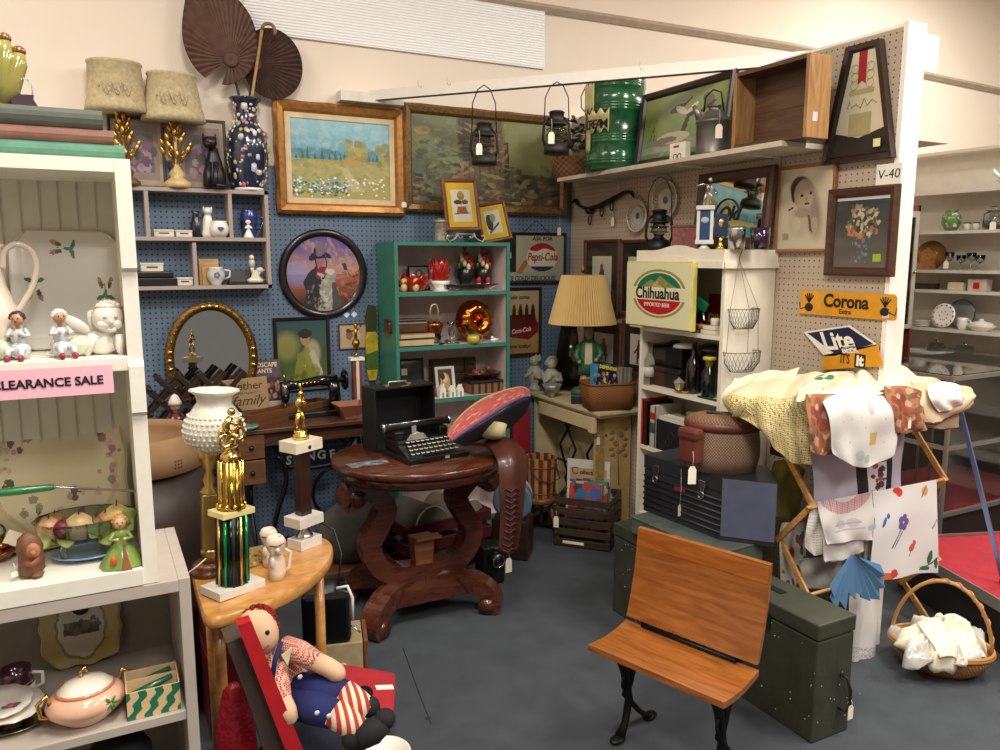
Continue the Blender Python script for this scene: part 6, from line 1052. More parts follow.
c=A2+d*.5+n2*.006;G().mat(mat('7a2430',.5)).at(c,math.atan2(d.y,d.x)).box((0,0,.15),(.06,.003,.016)).done('badge',t);pricetag(t,A2+d*.52+n2*.012+V((0,0,.09)),.018,.05,.15,.2)
p=V((2.21,2.31,.7535));k=mpp(p);t=T('fishing_creel','wicker fishing creel with leather trimmed lid and pouch on the toolbox','creel',p,-.75);t.scale=(1.06,1.06,1.2);LE=mat('5f2f22',.45,var=.2,bump=.3)
g=G().mat(weave('a08468','5a4230',60,90));n=44
def kid(w,d,z,n=44): # kidney outline, flat side at +y
 r=[]
 for i in range(n):a=2*PI*i/n;x=w*math.cos(a);y=d*math.sin(a);y=min(y,d*.55)-.0+.1*d*(math.cos(a)**2);r.append((x,y,z))
 return r
w0,d0=.135,.095
loft(g,[kid(w0*.95,d0*.95,0),kid(w0*1.05,d0*1.05,.05),kid(w0*1.04,d0*1.02,.1),kid(w0*.98,d0*.96,.15)]);g.done('basket_body',t)
g=G().mat(LE);loft(g,[kid(w0*1.03,d0*1.02,.138),kid(w0*1.06,d0*1.06,.15),kid(w0*1.04,d0*1.04,.165),kid(w0*.96,d0*.96,.167)]);g.done('leather_rim',t)
g=G().mat(weave('8a6446','4f3826',50,90));loft(g,[kid(w0*1.0,d0*1.0,.166),kid(w0*.95,d0*.95,.178),kid(w0*.6,d0*.6,.19),kid(w0*.1,d0*.1,.193)][::-1]);g.mat(BLACK).box((-.03,-.02,.192),(.06,.03,.004));g.done('lid',t)
g=G().mat(LE).box((-w0*.82,-d0*.85,.085),(.09,.045,.11),.012,rad(-38)).box((-w0*.84,-d0*.9,.13),(.095,.05,.04),.012,rad(-38));g.done('leather_pouch',t)
pricetag(t,(-w0*.75,-d0*1.35,.03),.03,.06,.05,.3)
# ---------------------------------------------------------------- school seat
A_=PZ(588,642,.36);B_=PZ(724,700,.36);e=(B_-A_);L=e.length;rz=math.atan2(e.y,e.x);o=A_.copy();o.z=0
t=T('school_seat','antique folding school seat of orange wood on black iron legs','bench',o,rz);OW=wood('8e4410','b96a24',.28,(14,1.5,14),coat=.3);OW=wood('7a4216','9c5e28',.3,(1.6,12,12),coat=.3)
def seatf(u,v):return(u*L,v*.215,.36+.016*math.sin(v*PI*1.0-2.0)*.6-(.012 if v<.08 else 0)+.006*v)
g=G().mat(OW);n=14;ri=[]
for j in range(n+1):v=j/n;z=.352-.012*math.sin(v*PI)+.012*v;ri.append((v*.215-.0,z))
pr=ri+[(y,z-.02)for y,z in ri[::-1]];g.prism(pr,0,L,'yz',sm=False);g.done('seat',t)
bt=.20;g=G().mat(OW);f=lambda s:(.20+.055*s+.012*math.sin(s*PI),.385+.30*s);pr=[f(i/12)for i in range(13)];pr=pr+[(y+.016,z+.002)for y,z in pr[::-1]];g.prism(pr,.01,L-.0,'yz');g.done('backrest',t)
g=G().mat(wood('8a4a18','a86428',.25,(1.6,12,12),coat=.4));pr=[(f(s)[0]-.0015,f(s)[1])for s in(.8,.9,.985)];g.prism(pr+[(y+.002,z)for y,z in pr[::-1]],.012,L-.002,'yz');g.done('top_rail',t)
IR=mat('0f0f10',.45,.4)
for x in(.07,L-.07):
 g=G().mat(IR);g.tube([(x,.06,.33),(x,.11,.24),(x,.14,.13),(x,.12,.05),(x,.09,.012)],[.016,.018,.016,.014,.02],10,flat=.6);g.tube([(x,.2,.34),(x,.16,.25),(x,.12,.15),(x,.2,.06),(x,.26,.012)],[.014,.017,.016,.014,.018],10,flat=.6)
 g.tube([(x,.03,.325),(x,.21,.335),(x,.235,.42),(x,.262,.6)],.013,8,flat=.6).ell((x,.08,.01),(.022,.034,.01)).ell((x,.27,.01),(.022,.034,.01)).ring((x,.13,.2),.03,.006,'x');g.done('leg',t)
g=G().mat(IR);g.tube([(.07,.205,.37),(L-.07,.205,.37)],.007);
for i in range(6):g.ring((L/2-.08+i*.032,.205,.375),.014,.004,'y',n=14)
g.done('iron_scrollwork',t)
# ---------------------------------------------------------------- folding drying rack
RX0,RX1=2.34,3.13;RW=wood('a8753c','c89a5c',.5);yF=1.90
jl=[PX(812,405,RX0),PX(790,428,RX0),PX(811,507,RX0),PX(770,536,RX0),PX(803,595,RX0)]
t=T('drying_rack','folding wooden accordion drying rack hung with linens, at the partition end','drying rack',(2.7,yF,0));o=V((2.7,yF,0))
zf=[jl[0].z,jl[2].z,jl[4].z];yf=[jl[0].y,jl[2].y,jl[4].y]
zj=[1.03,PX(811,507,RX0).z,PX(803,595,RX0).z];yj=PX(811,507,RX0).y;yb2=yj+.15
for s_,X in enumerate((RX0,RX1)):
 zz_=[zj[0],(zj[0]+zj[1])/2,zj[1],(zj[1]+zj[2])/2,zj[2],zj[2]/2,.012];
 for i in range(6):
  a=V((X,yj if i%2==0 else yb2,zz_[i]));b=V((X,yj if i%2 else yb2,zz_[i+1]));d=b-a;g=G().mat(RW);g.at((a+b)/2-o,0,math.atan2(d.z,d.y)).box((0.012*(i%2),0,0),(.012,d.length+.02,.024),.002);g.at();g.done('side_bar',t)
  c=V((X+.012*(1-i%2),yj if i%2==0 else yb2,zz_[i]));e=V((X+.012*(1-i%2),yb2 if i%2==0 else yj,zz_[i+1]))
for z in zj:G().mat(RW).cyl((RX0-.02-o.x,yj-o.y,z),(RX1+.025-o.x,yj-o.y,z),.0075).done('dowel',t)
yD=yj-.012
# --- linens
def art_lace():
 A=Art(110,110,'dcca90');h=((A.u*44)%1<.42)&((A.w*40+A.u*3)%1<.42)&(A.w<.68);A.put(h.astype(float),'6a5c38');h=((A.u*20+A.w*13)%1<.3)&(A.w<.62)&(A.w>.5);A.put(h.astype(float),'9a8a58');A.put((A.w>.7).astype(float),'ddd0ae');return A
cloth('cream_lace_tablecloth','cream tablecloth with a deep yellow crocheted border over the left of the rack','tablecloth',[[(738,384,2.36),(775,377,2.3),(812,372,2.2),(838,378,2.1)],[(722,398,2.3),(760,398,2.12),(795,400,2.02),(822,392,1.98)],[(733,415,2.22),(762,425,2.06),(792,432,1.97),(814,430,1.94)],[(742,402,2.16),(768,440,2.04),(792,462,1.96),(813,464,1.93)]],art=art_lace(),amp=.009,fr=4)
cloth('plain_cream_cloth','plain ivory cloth bunched where the lace cloth meets the bookcase','cloth',[[(735,378,2.42),(765,372,2.36),(800,368,2.26)],[(722,392,2.38),(750,386,2.3),(790,384,2.2)],[(720,404,2.36),(738,408,2.3),(770,405,2.2)]],m=mat('d9ccb0',.9,var=.05),amp=.008,fr=3)
A=Art(100,80,'ddd2b4').dots(40,.3,.3,.9,.8,['c8ba8c','e6ddc4','d2c49a'],.03,.08,.5).dots(8,.2,.55,.35,.75,['2f6a42','3f7a4a'],.03,.05).ell(.28,.2,.05,.07,'c03040').dots(24,.1,.1,.9,.9,['b8a878','9aa070','d0a878'],.008,.02,.8)
cloth('cherry_embroidered_cloth','ivory embroidered cloth with a red cherry and green leaves, on top of the pile','cloth',[[(808,378,2.1),(835,372,2.12),(862,374,2.12),(884,380,2.1)],[(800,388,2.0),(830,380,2.02),(862,380,2.03),(890,386,2.0)],[(796,400,1.9),(828,399,1.9),(862,398,1.9),(888,396,1.9)]],art=A,amp=.008,fr=3)
PA=lambda:Art(60,60,'a06a48').dots(70,0,0,1,1,['7a2c20','b8906a','8a4a30','c8a880','6a5a38','9a3a28'],.02,.08,.8,1.5)
cloth('paisley_runner','rust paisley tapestry runner hanging left of the white runner','runner',[[(806,394,1.9),(824,394,1.9),(845,394,1.9)],[(809,424,1.86),(822,426,1.87),(838,424,1.87)],[(812,452,1.86),(824,456,1.87),(838,452,1.87)]],art=PA(),amp=.006,fr=2)
cloth('paisley_runner','rust paisley tapestry cloth hanging right of the white runner','runner',[[(884,386,1.9),(905,386,1.9),(922,392,1.9)],[(890,410,1.86),(906,412,1.86),(924,410,1.86)],[(892,432,1.86),(908,433,1.86),(928,430,1.86)]],art=PA(),amp=.006,fr=2)
A=Art(90,90,'e4e0da').dots(30,.1,.1,.9,.9,['c8c8cc','b8bcc4','d4d0cc'],.008,.016,.9).rect(.58,.26,.7,.4,'d8b868').ell(.62,.7,.05,.1,'b0a8a8',.6).ell(.45,.16,.06,.06,'a8c4cc',.6).ell(.56,.12,.05,.05,'9ab8a8',.6)
cloth('white_embroidered_runner','white runner with pastel embroidery and scalloped end, hanging at the rack centre','runner',[[(818,390,1.92),(845,388,1.92),(870,388,1.92),(892,393,1.92)],[(828,412,1.86),(850,410,1.855),(875,410,1.855),(896,414,1.86)],[(832,440,1.85),(852,440,1.85),(875,438,1.85),(898,436,1.86)],[(834,454,1.85),(853,466,1.85),(872,466,1.85),(895,453,1.86)]],art=A,amp=.006,fr=3)
RC=mat('dccdb0',.85,var=.08)
cloth('rolled_cream_cloth','cream linen rolled loosely along the back of the pile','cloth',[[(850,378,2.06),(858,372,2.1),(880,367,2.12),(905,368,2.1),(925,378,2.04)],[(856,384,2.0),(868,376,2.02),(886,374,2.02),(906,378,2.0),(930,384,1.98)],[(868,392,1.94),(880,394,1.92),(892,394,1.92),(912,390,1.92),(934,396,1.92)]],m=RC,amp=.014,fr=2.5)
A=Art(60,50,'dcccae').dots(40,0,0,1,1,['c89a78','e6dccc','b0a878','c8b0a0','d8c0a8'],.03,.09,.6)
cloth('pastel_striped_scarf','soft striped cream and orange scarf twisted toward the right end of the pile','scarf',[[(892,372,2.0),(915,376,1.98),(940,380,1.94),(962,388,1.9)],[(896,386,1.94),(918,392,1.93),(940,398,1.9),(960,404,1.88)],[(905,394,1.9),(922,402,1.89),(942,412,1.87),(952,410,1.86)]],art=A,amp=.01,fr=3)
A=Art(60,40,'cdb795');A.put((A.w<.07+.04*np.abs(np.sin(A.u*22))).astype(float),'5a2a1c')
cloth('scalloped_tan_cloth','tan tablecloth with brown scalloped edge at the right end of the rack','tablecloth',[[(915,386,1.95),(940,386,1.94),(962,386,1.92),(973,390,1.9)],[(905,404,1.88),(930,406,1.87),(955,404,1.86),(976,396,1.86)],[(920,424,1.86),(935,424,1.86),(955,416,1.86),(975,404,1.86)]],art=A,amp=.007,fr=2)
cloth('scalloped_tan_napkin','tan brown-edged napkin hanging below the scalloped cloth','napkin',[[(915,410,1.9),(938,410,1.9),(958,408,1.9)],[(925,428,1.89),(942,430,1.89),(960,428,1.89)]],art=A,amp=.004,fr=2)
A=Art(50,50,'e8e4de').dots(30,0,0,1,1,['c8cce0','e0c8a8','d8a898','c8d0c0'],.04,.1,.6)
cloth('white_floral_hankie','white handkerchief with pastel print at the right tip of the pile','handkerchief',[[(928,384,1.92),(945,382,1.92),(960,386,1.9)],[(930,398,1.86),(946,396,1.85),(964,396,1.85)],[(940,412,1.85),(952,409,1.85),(966,404,1.85)]],art=A,amp=.005,fr=2)
# behind, lavender-white hanging panel
A=Art(100,70,'c9c4d6').rect(.42,0,.52,1,'241c1e').rect(.74,0,.8,1,'241c1e').rect(.52,0,.74,1,'dcd8d8').dots(22,.54,.3,.73,.95,['8a2430','3a2438','4a5a3a','b0404a','2c2430'],.02,.04,.95).rect(.52,.6,.0,.0,'ffffff')
cloth('lavender_striped_cloth','pale lavender cloth with dark bars and berries hanging behind the runners','cloth',[[(812,445,1.97),(845,445,1.97),(880,445,1.97),(904,432,1.97)],[(814,480,1.97),(848,480,1.97),(880,478,1.97),(902,474,1.97)],[(816,525,1.97),(848,522,1.97),(880,520,1.97),(902,515,1.97)]],art=A,amp=.006,fr=3)
# lower dowel
dl=lambda x,f:508-(x-812)*.234
A=Art(70,60,'e4dfda');d=np.hypot((A.u-.5)/.42,(A.w-1.05)/.42);A.put(((d<1)&(d>.45)&((A.u*30%1<.6)|(A.w*30%1<.5))).astype(float),'c89098');A.line(.3,.42,.7,.42,.02,'b8a8b0').line(.25,.3,.75,.3,.014,'c8c0c4').ell(.4,.42,.09,.09,'b8b0b8',.6).ell(.6,.42,.09,.09,'b8b0b8',.6).ell(.86,.28,.06,.06,'a8c8d0',.9)
for i,(dx,dy,lab,art,y_)in enumerate(((0,0,'white towel with pink crochet work folded over the lower dowel',A,0),)):
 cloth('pinkwork_towel',lab,'towel',[[(818,502,yD),(845,497,yD),(874,491,yD)],[(822,525,yD-.02),(846,520,yD-.025),(876,514,yD-.02)],[(828,545,yD-.025),(850,541,yD-.03),(875,540,yD-.025)]],art=art,amp=.005,fr=2)
cloth('lace_edged_hand_towel','off-white lace edged hand towel showing beneath the pinkwork towel','towel',[[(822,515,yD-.008),(845,510,yD-.008),(870,506,yD-.008)],[(823,540,yD-.012),(846,538,yD-.012),(866,532,yD-.012)],[(825,562,yD-.012),(848,558,yD-.012),(864,550,yD-.012)]],m=mat('cfc8c4',.9),amp=.004,fr=2,edge=.006)
A=Art(60,60,'dcd6cc');A.put(((A.u*22%1<.35)&(A.w*22%1<.35)).astype(float),'7a7468')
cloth('crochet_doily','white openwork crochet doily at the left end of the lower dowel','doily',[[(812,508,yD+.01),(822,506,yD+.01),(832,504,yD+.01)],[(806,532,yD),(816,534,yD),(826,530,yD)],[(806,548,yD),(815,556,yD),(826,552,yD)]],art=A,amp=.004,fr=2)
A=Art(120,130,'e6e2e2');A.ell(.4,.92,.05,.05,'d83a30').ell(.36,.96,.06,.05,'d83a30').ell(.8,.88,.04,.05,'e09a50').line(.76,.82,.82,.94,.008,'7a8a50')
for a in range(5):A.ell(.47+.055*math.cos(a*1.26),.6+.055*math.sin(a*1.26),.042,.042,'6a5a98')
A.line(.3,.34,.44,.54,.009,'3a6a4a').line(.34,.34,.46,.5,.007,'3a6a4a').ell(.18,.64,.02,.06,'3a6aa8',rot=-.4).ell(.23,.7,.02,.03,'3a6aa8').ell(.62,.3,.05,.035,'d8503c',rot=.6).ell(.66,.35,.025,.03,'d8503c').line(.58,.22,.62,.3,.006,'5a8a5a')
A.ell(.24,.04,.1,.06,'e06a3a').ell(.34,.08,.05,.05,'d83a30').line(.74,.06,.98,.2,.008,'2f6a42').ell(.86,.2,.03,.07,'2f6a42',rot=-.3).ell(.8,.08,.06,.03,'2f6a42').ell(.95,.14,.03,.06,'2f6a42').rect(.02,.1,.1,.18,'a89870').line(.9,.5,.98,.58,.008,'7a8a6a').line(.0,.85,.03,.6,.012,'7a9a80')
cloth('flowered_dish_towel','large white towel printed with purple iris, poppies and leaves on the lower dowel','towel',[[(873,492,yD-.005),(895,488,yD-.01),(915,484,yD-.01),(936,480,yD-.005)],[(874,522,yD-.025),(895,518,yD-.03),(915,514,yD-.03),(937,511,yD-.025)],[(872,552,yD-.03),(894,548,yD-.035),(915,544,yD-.035),(937,544,yD-.03)],[(870,581,yD-.03),(893,579,yD-.035),(914,574,yD-.035),(938,573,yD-.03)]],art=A,amp=.003,fr=1.5,nu=30)
cloth('printed_green_leaf_cloth','narrow white cloth with green leaves between the two lower towels','cloth',[[(866,500,yD+.012),(880,496,yD+.012)],[(864,535,yD+.008),(878,532,yD+.008)],[(862,572,yD+.008),(876,572,yD+.008)]],art=Art(20,50,'dcd8d0').dots(14,0,0,1,1,['3a6a48','5a8a60'],.08,.16,.9),amp=.003)
t=T('blue_napkin_bundle','dusty blue napkins fanned out, hanging point up from the lower dowel','napkin',PY(851,558,yD-.045));k=mpp(t.location);BL=mat('44688c',.85,var=.06);g=G().mat(BL);n=9
for i in range(n):
 a=-1.0+i*.23;b=a+.42;r=(40+8*math.sin(i*1.3))*k;dy=-.004*i
 g.add([(0,dy,4*k),(r*math.sin(a),dy-.014,-r*math.cos(a)*.95),(r*1.1*math.sin((a+b)/2),dy-.03,-r*1.12*math.cos((a+b)/2)),(r*math.sin(b),dy-.006,-r*math.cos(b)*.95)],[(0,1,2),(0,2,3)])
g.done('napkins',t,solid=.003)
A=Art(50,110,'dcd6d4');A.put(((((A.u*16+A.w*30)%1<.25)|((A.u*16-A.w*30)%1<.25))&(A.w<.4)&(A.w>.1)).astype(float),'a8a09c')
cloth('long_crochet_runner','long white crochet runner hanging almost to the floor behind the footlocker','runner',[[(852,575,yD+.02),(866,572,yD+.02),(880,568,yD+.02)],[(850,620,yD),(864,618,yD-.02),(879,610,yD)],[(847,650,yD),(862,655,yD-.03),(876,650,yD)],[(846,672,yD),(860,684,yD-.03),(872,672,yD)]],art=A,amp=.012,fr=2)
A=Art(60,80,'d4cec4').dots(18,.1,.05,.9,.95,['a83040','3a5a3a','7a3a4a','2a4a3a'],.04,.09,.9)
cloth('rose_embroidered_cloth','white cloth embroidered with red roses behind the left rack bars','cloth',[[(782,524,2.1),(793,522,2.1),(806,522,2.08)],[(780,555,2.1),(793,556,2.1),(806,555,2.08)],[(784,588,2.1),(795,590,2.1),(803,588,2.08)]],art=A,amp=.008,fr=2)
cloth('mustard_cloth','mustard green cloth hanging inside the rack by the grey toolbox end','cloth',[[(774,462,2.2),(790,460,2.2),(806,470,2.2)],[(772,490,2.2),(788,492,2.2),(803,495,2.2)],[(776,516,2.2),(790,520,2.2),(802,512,2.2)]],m=mat('9a9048',.9),amp=.01,fr=2)
cloth('burgundy_cloth','burgundy patterned cloth hanging under the cream lace border','cloth',[[(770,432,2.24),(790,440,2.22),(812,440,2.15)],[(772,455,2.24),(790,458,2.22),(812,460,2.15)]],art=Art(40,30,'5a1e24').dots(20,0,0,1,1,['8a4a50','2a3a5a','3a1418'],.05,.12),amp=.01,fr=2)
cloth('grey_folded_linen','stack of grey-white folded linen low inside the rack','cloth',[[(800,560,2.05),(830,556,2.05),(860,552,2.05)],[(802,574,2.05),(830,570,2.05),(860,566,2.05)],[(804,590,2.05),(832,586,2.05),(862,584,2.05)]],m=mat('b8b2ac',.9,var=.1),amp=.01,fr=2)
pricetag(T('hanging_tag','white string tag pinned to the right paisley cloth','tag',PY(910,420,1.83)),(0,0,0),.016,.032,.01);
# ---------------------------------------------------------------- blue metal pole, display case, red platform
a=PY(961,410,1.95);b=a+V((.42,-.12,-a.z));
p0=PY(961,412,1.9);p1=PY(1000,568,1.8);d=p1-p0;p1=p0+d*((p0.z-.24)/(p0.z-p1.z));t=T('leaning_metal_pole','slanting blue-grey square metal leg right of the linens','pole',p1);G().mat(mat('7c8cc0',.3,.8,.05)).tube([(0,0,0),p0-p1],.011,4,sm=False).done('tube',t);G().mat(BLACK).lathe([(0,0),(.016,0),(.016,.02),(0,.022)]).done('rubber_foot',t)
r0,r1=PZ(940,564,.25),PZ(1000,598,.25);d=(r1-r0).normalized();q0=r0-d*1.0;q1=r1+d*1.2;n_=V((-d.y,d.x,0))if V((-d.y,d.x,0)).x>0 else V((d.y,-d.x,0))
q0=r0-d*.35;o=V((*q0.xy,0));rz=math.atan2(d.y,d.x);t=T('display_platform','low platform with red carpet top and aluminium edge in the next aisle','platform',o,rz);sg_=1 if n_.dot(V((-d.y,d.x,0)))>0 else-1;LL=2.2;DD=1.15*sg_
AL=mat('a8a49c',.35,.8,.05);G().mat(mat('191616',.6)).box((LL/2,DD/2+.02*sg_,.105),(LL-.04,abs(DD)-.04,.21)).done('base',t)
G().mat(mat('9c1a28',.9,var=.12,bump=.5,bsc=200)).box((LL/2,DD/2,.222),(LL-.006,abs(DD)-.006,.024)).done('carpet_top',t)
G().mat(AL).box((LL/2,-.004*sg_,.222),(LL,.008,.05)).box((-.004,DD/2,.222),(.008,abs(DD),.05)).done('edge_rail',t)
c0=PZ(957,376,1.0);cx0,cy0=3.86,2.42;cw_,cd_=1.0,.62;t=T('glass_display_case','glass counter display case with aluminium frame, beyond the linens','display case',(cx0,cy0,0));zb0=.3
g=G().mat(AL)
for x in(0,cw_):
 for y in(0,cd_):g.box((x,y,.5),(.018,.018,1.0))
for z in(.985,.62,.26):
 for y in(0,cd_):g.box((cw_/2,y,z),(cw_,.02,.022))
 for x in(0,cw_):g.box((x,cd_/2,z),(.02,cd_,.022))
g.done('metal_frame',t);G().mat(glass('e8efec',.02)).box((cw_/2,cd_/2,.998),(cw_-.02,cd_-.02,.006)).done('glass_top',t)
for nm,c,s in(('glass_side',(.002,cd_/2,.63),(.004,cd_-.03,.68)),('glass_front',(cw_/2,.002,.63),(cw_-.03,.004,.68))):G().mat(glass('e8efec',.02)).box(c,s).done(nm,t)
G().mat(glass('d8e4e0',.03)).box((cw_/2,cd_/2,.632),(cw_-.03,cd_-.03,.005)).done('glass_shelf',t)
G().mat(mat('8f1a24',.9)).box((cw_/2,cd_/2,.276),(cw_-.02,cd_-.02,.01)).done('red_deck',t);G().mat(mat('2a1614',.5)).box((cw_/2,cd_/2,.13),(cw_-.02,cd_-.02,.25)).done('plinth',t);G().mat(mat('2a2420',.5)).b2((.01,cd_-.012,.28),(cw_-.01,cd_-.004,.97)).b2((cw_-.012,.01,.28),(cw_-.004,cd_-.012,.97)).done('back_panel',t)  # dark back and side panels added to darken the view through the glass
g=G().mat(AL).tube([(.12,.3,.96),(.3,.32,.72)],.006).tube([(.22,.3,.3),(.22,.3,.9)],.007).tube([(.34,.3,.3),(.34,.3,.9)],.007);g.done('shelf_bracket',t)
# ---------------------------------------------------------------- far partition with white shelves and ornaments
SX=5.1;GW=mat('d3ccbe',.7,var=.04);G().mat(mat('cfc8ba',.75,var=.04)).b2((SX+.26,1.5,0),(SX+.32,4.25,2.29)).done('wall_shelving_back',kind='structure')
sz=[2.036,1.773,1.513,1.378,1.118,.955]
t=T('white_wall_shelving','long white wall shelving of china and glass in the far aisle','shelving',(SX+.13,2.9,0));o=V((SX+.13,2.9,0))
for z in sz+[.6,.3]:G().at(-o).mat(GW).b2((SX,1.5,z-.02),(SX+.259,4.24,z)).done('shelf',t)
G().at(-o).mat(GW).b2((SX+.1,1.5,2.29),(SX+.32,4.24,2.31)).b2((SX,4.22,0),(SX+.25,4.24,2.29)).done('top_board',t)
def fs(x,i,dx=.08):p=PX(x,250,SX+dx);return V((SX+dx,p.y,sz[i]+.0006))
t=T('round_green_vase','round green vase with pink roses on the far white shelf','vase',fs(949,1));k=mpp(t.location);g=G().mat(mat('5a8a4a',.3,var=.5,sc=40,coat=.5));g.lathe([(0,0),(5*k,0),(9*k,8*k),(8.5*k,15*k),(5*k,20*k),(6*k,21*k),(4*k,21*k),(0,16*k)]);g.done('body',t);g=G();RR=random.Random(3)
for i in range(16):a=-2.5+RR.uniform(-1.3,1.3);z=RR.uniform(4,18);g.mat(mat(['c87a80','e0b0a8','d8d0c8'][i%3],.4)).ell((7.6*k*math.cos(a),7.6*k*math.sin(a),z*k),1.6*k,8)
g.done('painted_roses',t)
for i,(x,lab)in enumerate(((965,'left frosted glass jar with dark lid on the far shelf'),(974,'right frosted glass jar with dark lid on the far shelf'))):t=T('lidded_jar',lab,'jar',fs(x,1),group='frosted jars');G().mat(mat('cfccc4',.2)).lathe([(0,0),(.02,0),(.021,.045),(0,.045)]).done('body',t);G().mat(mat('5a4a3a',.4)).lathe([(.021,.045),(.021,.053),(0,.054)]).done('lid',t)
t=T('glass_apothecary_jar','large clear glass jar with domed lid and tag at the right edge','jar',fs(991,1));G().mat(glass('e4ebe8',.04)).lathe([(0,0),(.055,0),(.062,.02),(.06,.1),(.04,.115),(.036,.115),(.055,.095),(.056,.02),(0,.008)]).done('body',t);G().mat(glass('d8e0dc',.05)).lathe([(.045,.117),(.05,.125),(.05,.14),(.02,.15),(0,.152)]).done('lid',t);pricetag(t,(-.055,-.03,.05),.035,.05,.02,-1.2)
t=T('frosted_leaf_ornament','frosted green glass leaf ornament on the highest far shelf','ornament',fs(997,0));G().mat(mat('b8c4b8',.2)).lathe([(0,0),(.03,0),(.01,.02),(.04,.05),(0,.06)]).tube([(0,0,.05),(-.03,.04,.09),(-.01,.06,.12)],[.01,.015,.003]).done('body',t)
t=T('amber_carved_plate','amber round plate with a carved wooden castle front, far shelf','plate',fs(932,2,.16));G().mat(mat('a87a3c',.25,.4)).lathe([(0,0),(.09,0),(.1,.006),(0,.006)],c=(0,0,0)).done('plate',t,loc=(0,0,.1),rot=(PI/2,0,-1.3))
g=G().mat(wood('8a5a28','b08040')).box((-.04,0,.055),(.03,.11,.11),.004).prism([(-.06,.11),(.06,.11),(0,.15)],-.05,-.03,'yz');g.done('carved_house',t)
for i,(x,h_,lab)in enumerate(((950,.12,'clear stemmed goblet with a tag, far shelf'),(962,.1,'etched clear goblet left of the pair on the far shelf'),(972,.115,'etched clear goblet in the middle of the far shelf'),(981,.1,'etched clear goblet right of the others on the far shelf'))):
 t=T('crystal_goblet',lab,'goblet',fs(x,2),group='crystal goblets');G().mat(glass('eef2ee',.05)).lathe([(0,0),(.026,0),(.004,.008),(.004,h_*.45),(.026,h_*.6),(.03,h_),(.028,h_),(.022,h_*.62),(0,h_*.5)]).done('goblet',t)
 if i==0:pricetag(t,(-.03,0,.06),.03,.05,.02,-1.2)
for i,(x,w_,h_,c_,lab)in enumerate(((961,.1,.055,'cfc6a4','cream ceramic box in the narrow shelf gap'),(983,.12,.08,'c8b8a8','pale trinket box with a red rose panel, narrow shelf gap'),(930,.14,.04,'3a2c24','row of dark trinkets beside the amber plate shelf'))):
 t=T('trinket_case',lab,'box',fs(x,3),0,'boxes on the far shelf');G().mat(mat(c_,.4)).box((0,0,h_*.4),(.07,w_,h_*.8),.003).done('base',t);g=G().mat(mat(c_,.4)).box((0,0,h_*.88),(.074,w_*1.03,h_*.18),.003)
 if i==1:g.mat(RED).box((-.038,0,h_*.45),(.002,.04,h_*.5))
 g.done('lid',t)
for i,(x,lab)in enumerate(((927,'lower stack of plates at the left of the china shelf'),)):
 for j in range(4):t=T('stacked_plate',['bottom','second','third','top'][j]+' white plate of the stack at the left of the far china shelf','plate',fs(x+1,4)+V((0,0,.011*j)),group='stacked far plates');G().mat(PORC).lathe([(0,0),(.04,0),(.075,.008),(.074,.0105),(.04,.004),(0,.004)]).done('plate',t)
t=T('rose_rimmed_plate','white plate with reddish floral rim standing up on the far shelf','plate',fs(950,4,.05)+V((0,0,.085)),rot=(PI/2-.2,0,-PI/2));A_=G().mat(PORC).lathe([(0,.004),(.05,.004),(.06,.008),(.083,.012),(.083,.016),(.06,.012),(0,.008)],n=40);A_.done('plate',t);g=G()
for i in range(26):a=i*.48;g.mat(mat(['8a3a34','a86a58','5a6a48','4a4a6a'][i%4],.4)).ell((.07*math.cos(a)if i<18 else .03*math.cos(a*2),.07*math.sin(a)if i<18 else .03*math.sin(a*2),.016 if i<18 else .009),(.007,.006,.002),6)
g.done('floral_pattern',t)
t=T('blue_rimmed_plate','dark rimmed plate leaning behind the rose rimmed one','plate',fs(968,4,.16)+V((0,0,.1)),rot=(PI/2-.1,0,-PI/2));G().mat(mat('8f9494',.2,coat=.4)).lathe([(0,.004),(.07,.004),(.095,.012),(.093,.015),(0,.008)],n=36).done('plate',t);G().mat(mat('2c3040',.3)).ring((0,0,.014),.094,.003,n=36).done('rim',t)
t=T('white_creamer_pitcher','small white pitcher tilted beside the rose rimmed plate','pitcher',fs(969,4,.05));G().mat(PORC).lathe([(0,0),(.02,0),(.035,.03),(.03,.06),(.036,.08),(.03,.08),(0,.04)]).done('body',t);G().mat(PORC).tube([(0,-.03,.07),(0,-.055,.06),(0,-.045,.03),(0,-.03,.025)],.004).done('handle',t)
t=T('covered_vegetable_dish','white covered china dish at the right edge of the china shelf','dish',fs(988,4));G().mat(PORC).lathe([(0,0),(.04,0),(.07,.03),(.072,.036),(0,.036)],sy=1.3).done('base',t);G().mat(PORC).lathe([(.066,.036),(.05,.055),(.01,.066),(.012,.078),(0,.08)],sy=1.3).done('lid',t)
for i,(x,lab)in enumerate(((944,'stack of small clear glass plates with a lid, lowest visible shelf'),(973,'stack of clear glass dishes, lowest visible shelf, right'))):t=T('glass_dish_stack',lab,'dish',fs(x,5),group='clear glass dishes');G().mat(glass('cfd8d4',.06)).lathe([(0,0),(.05,0),(.06,.01),(.055,.02),(.062,.03),(.055,.04),(.05,.055),(.012,.06),(.012,.075),(0,.076)]).done('body',t)
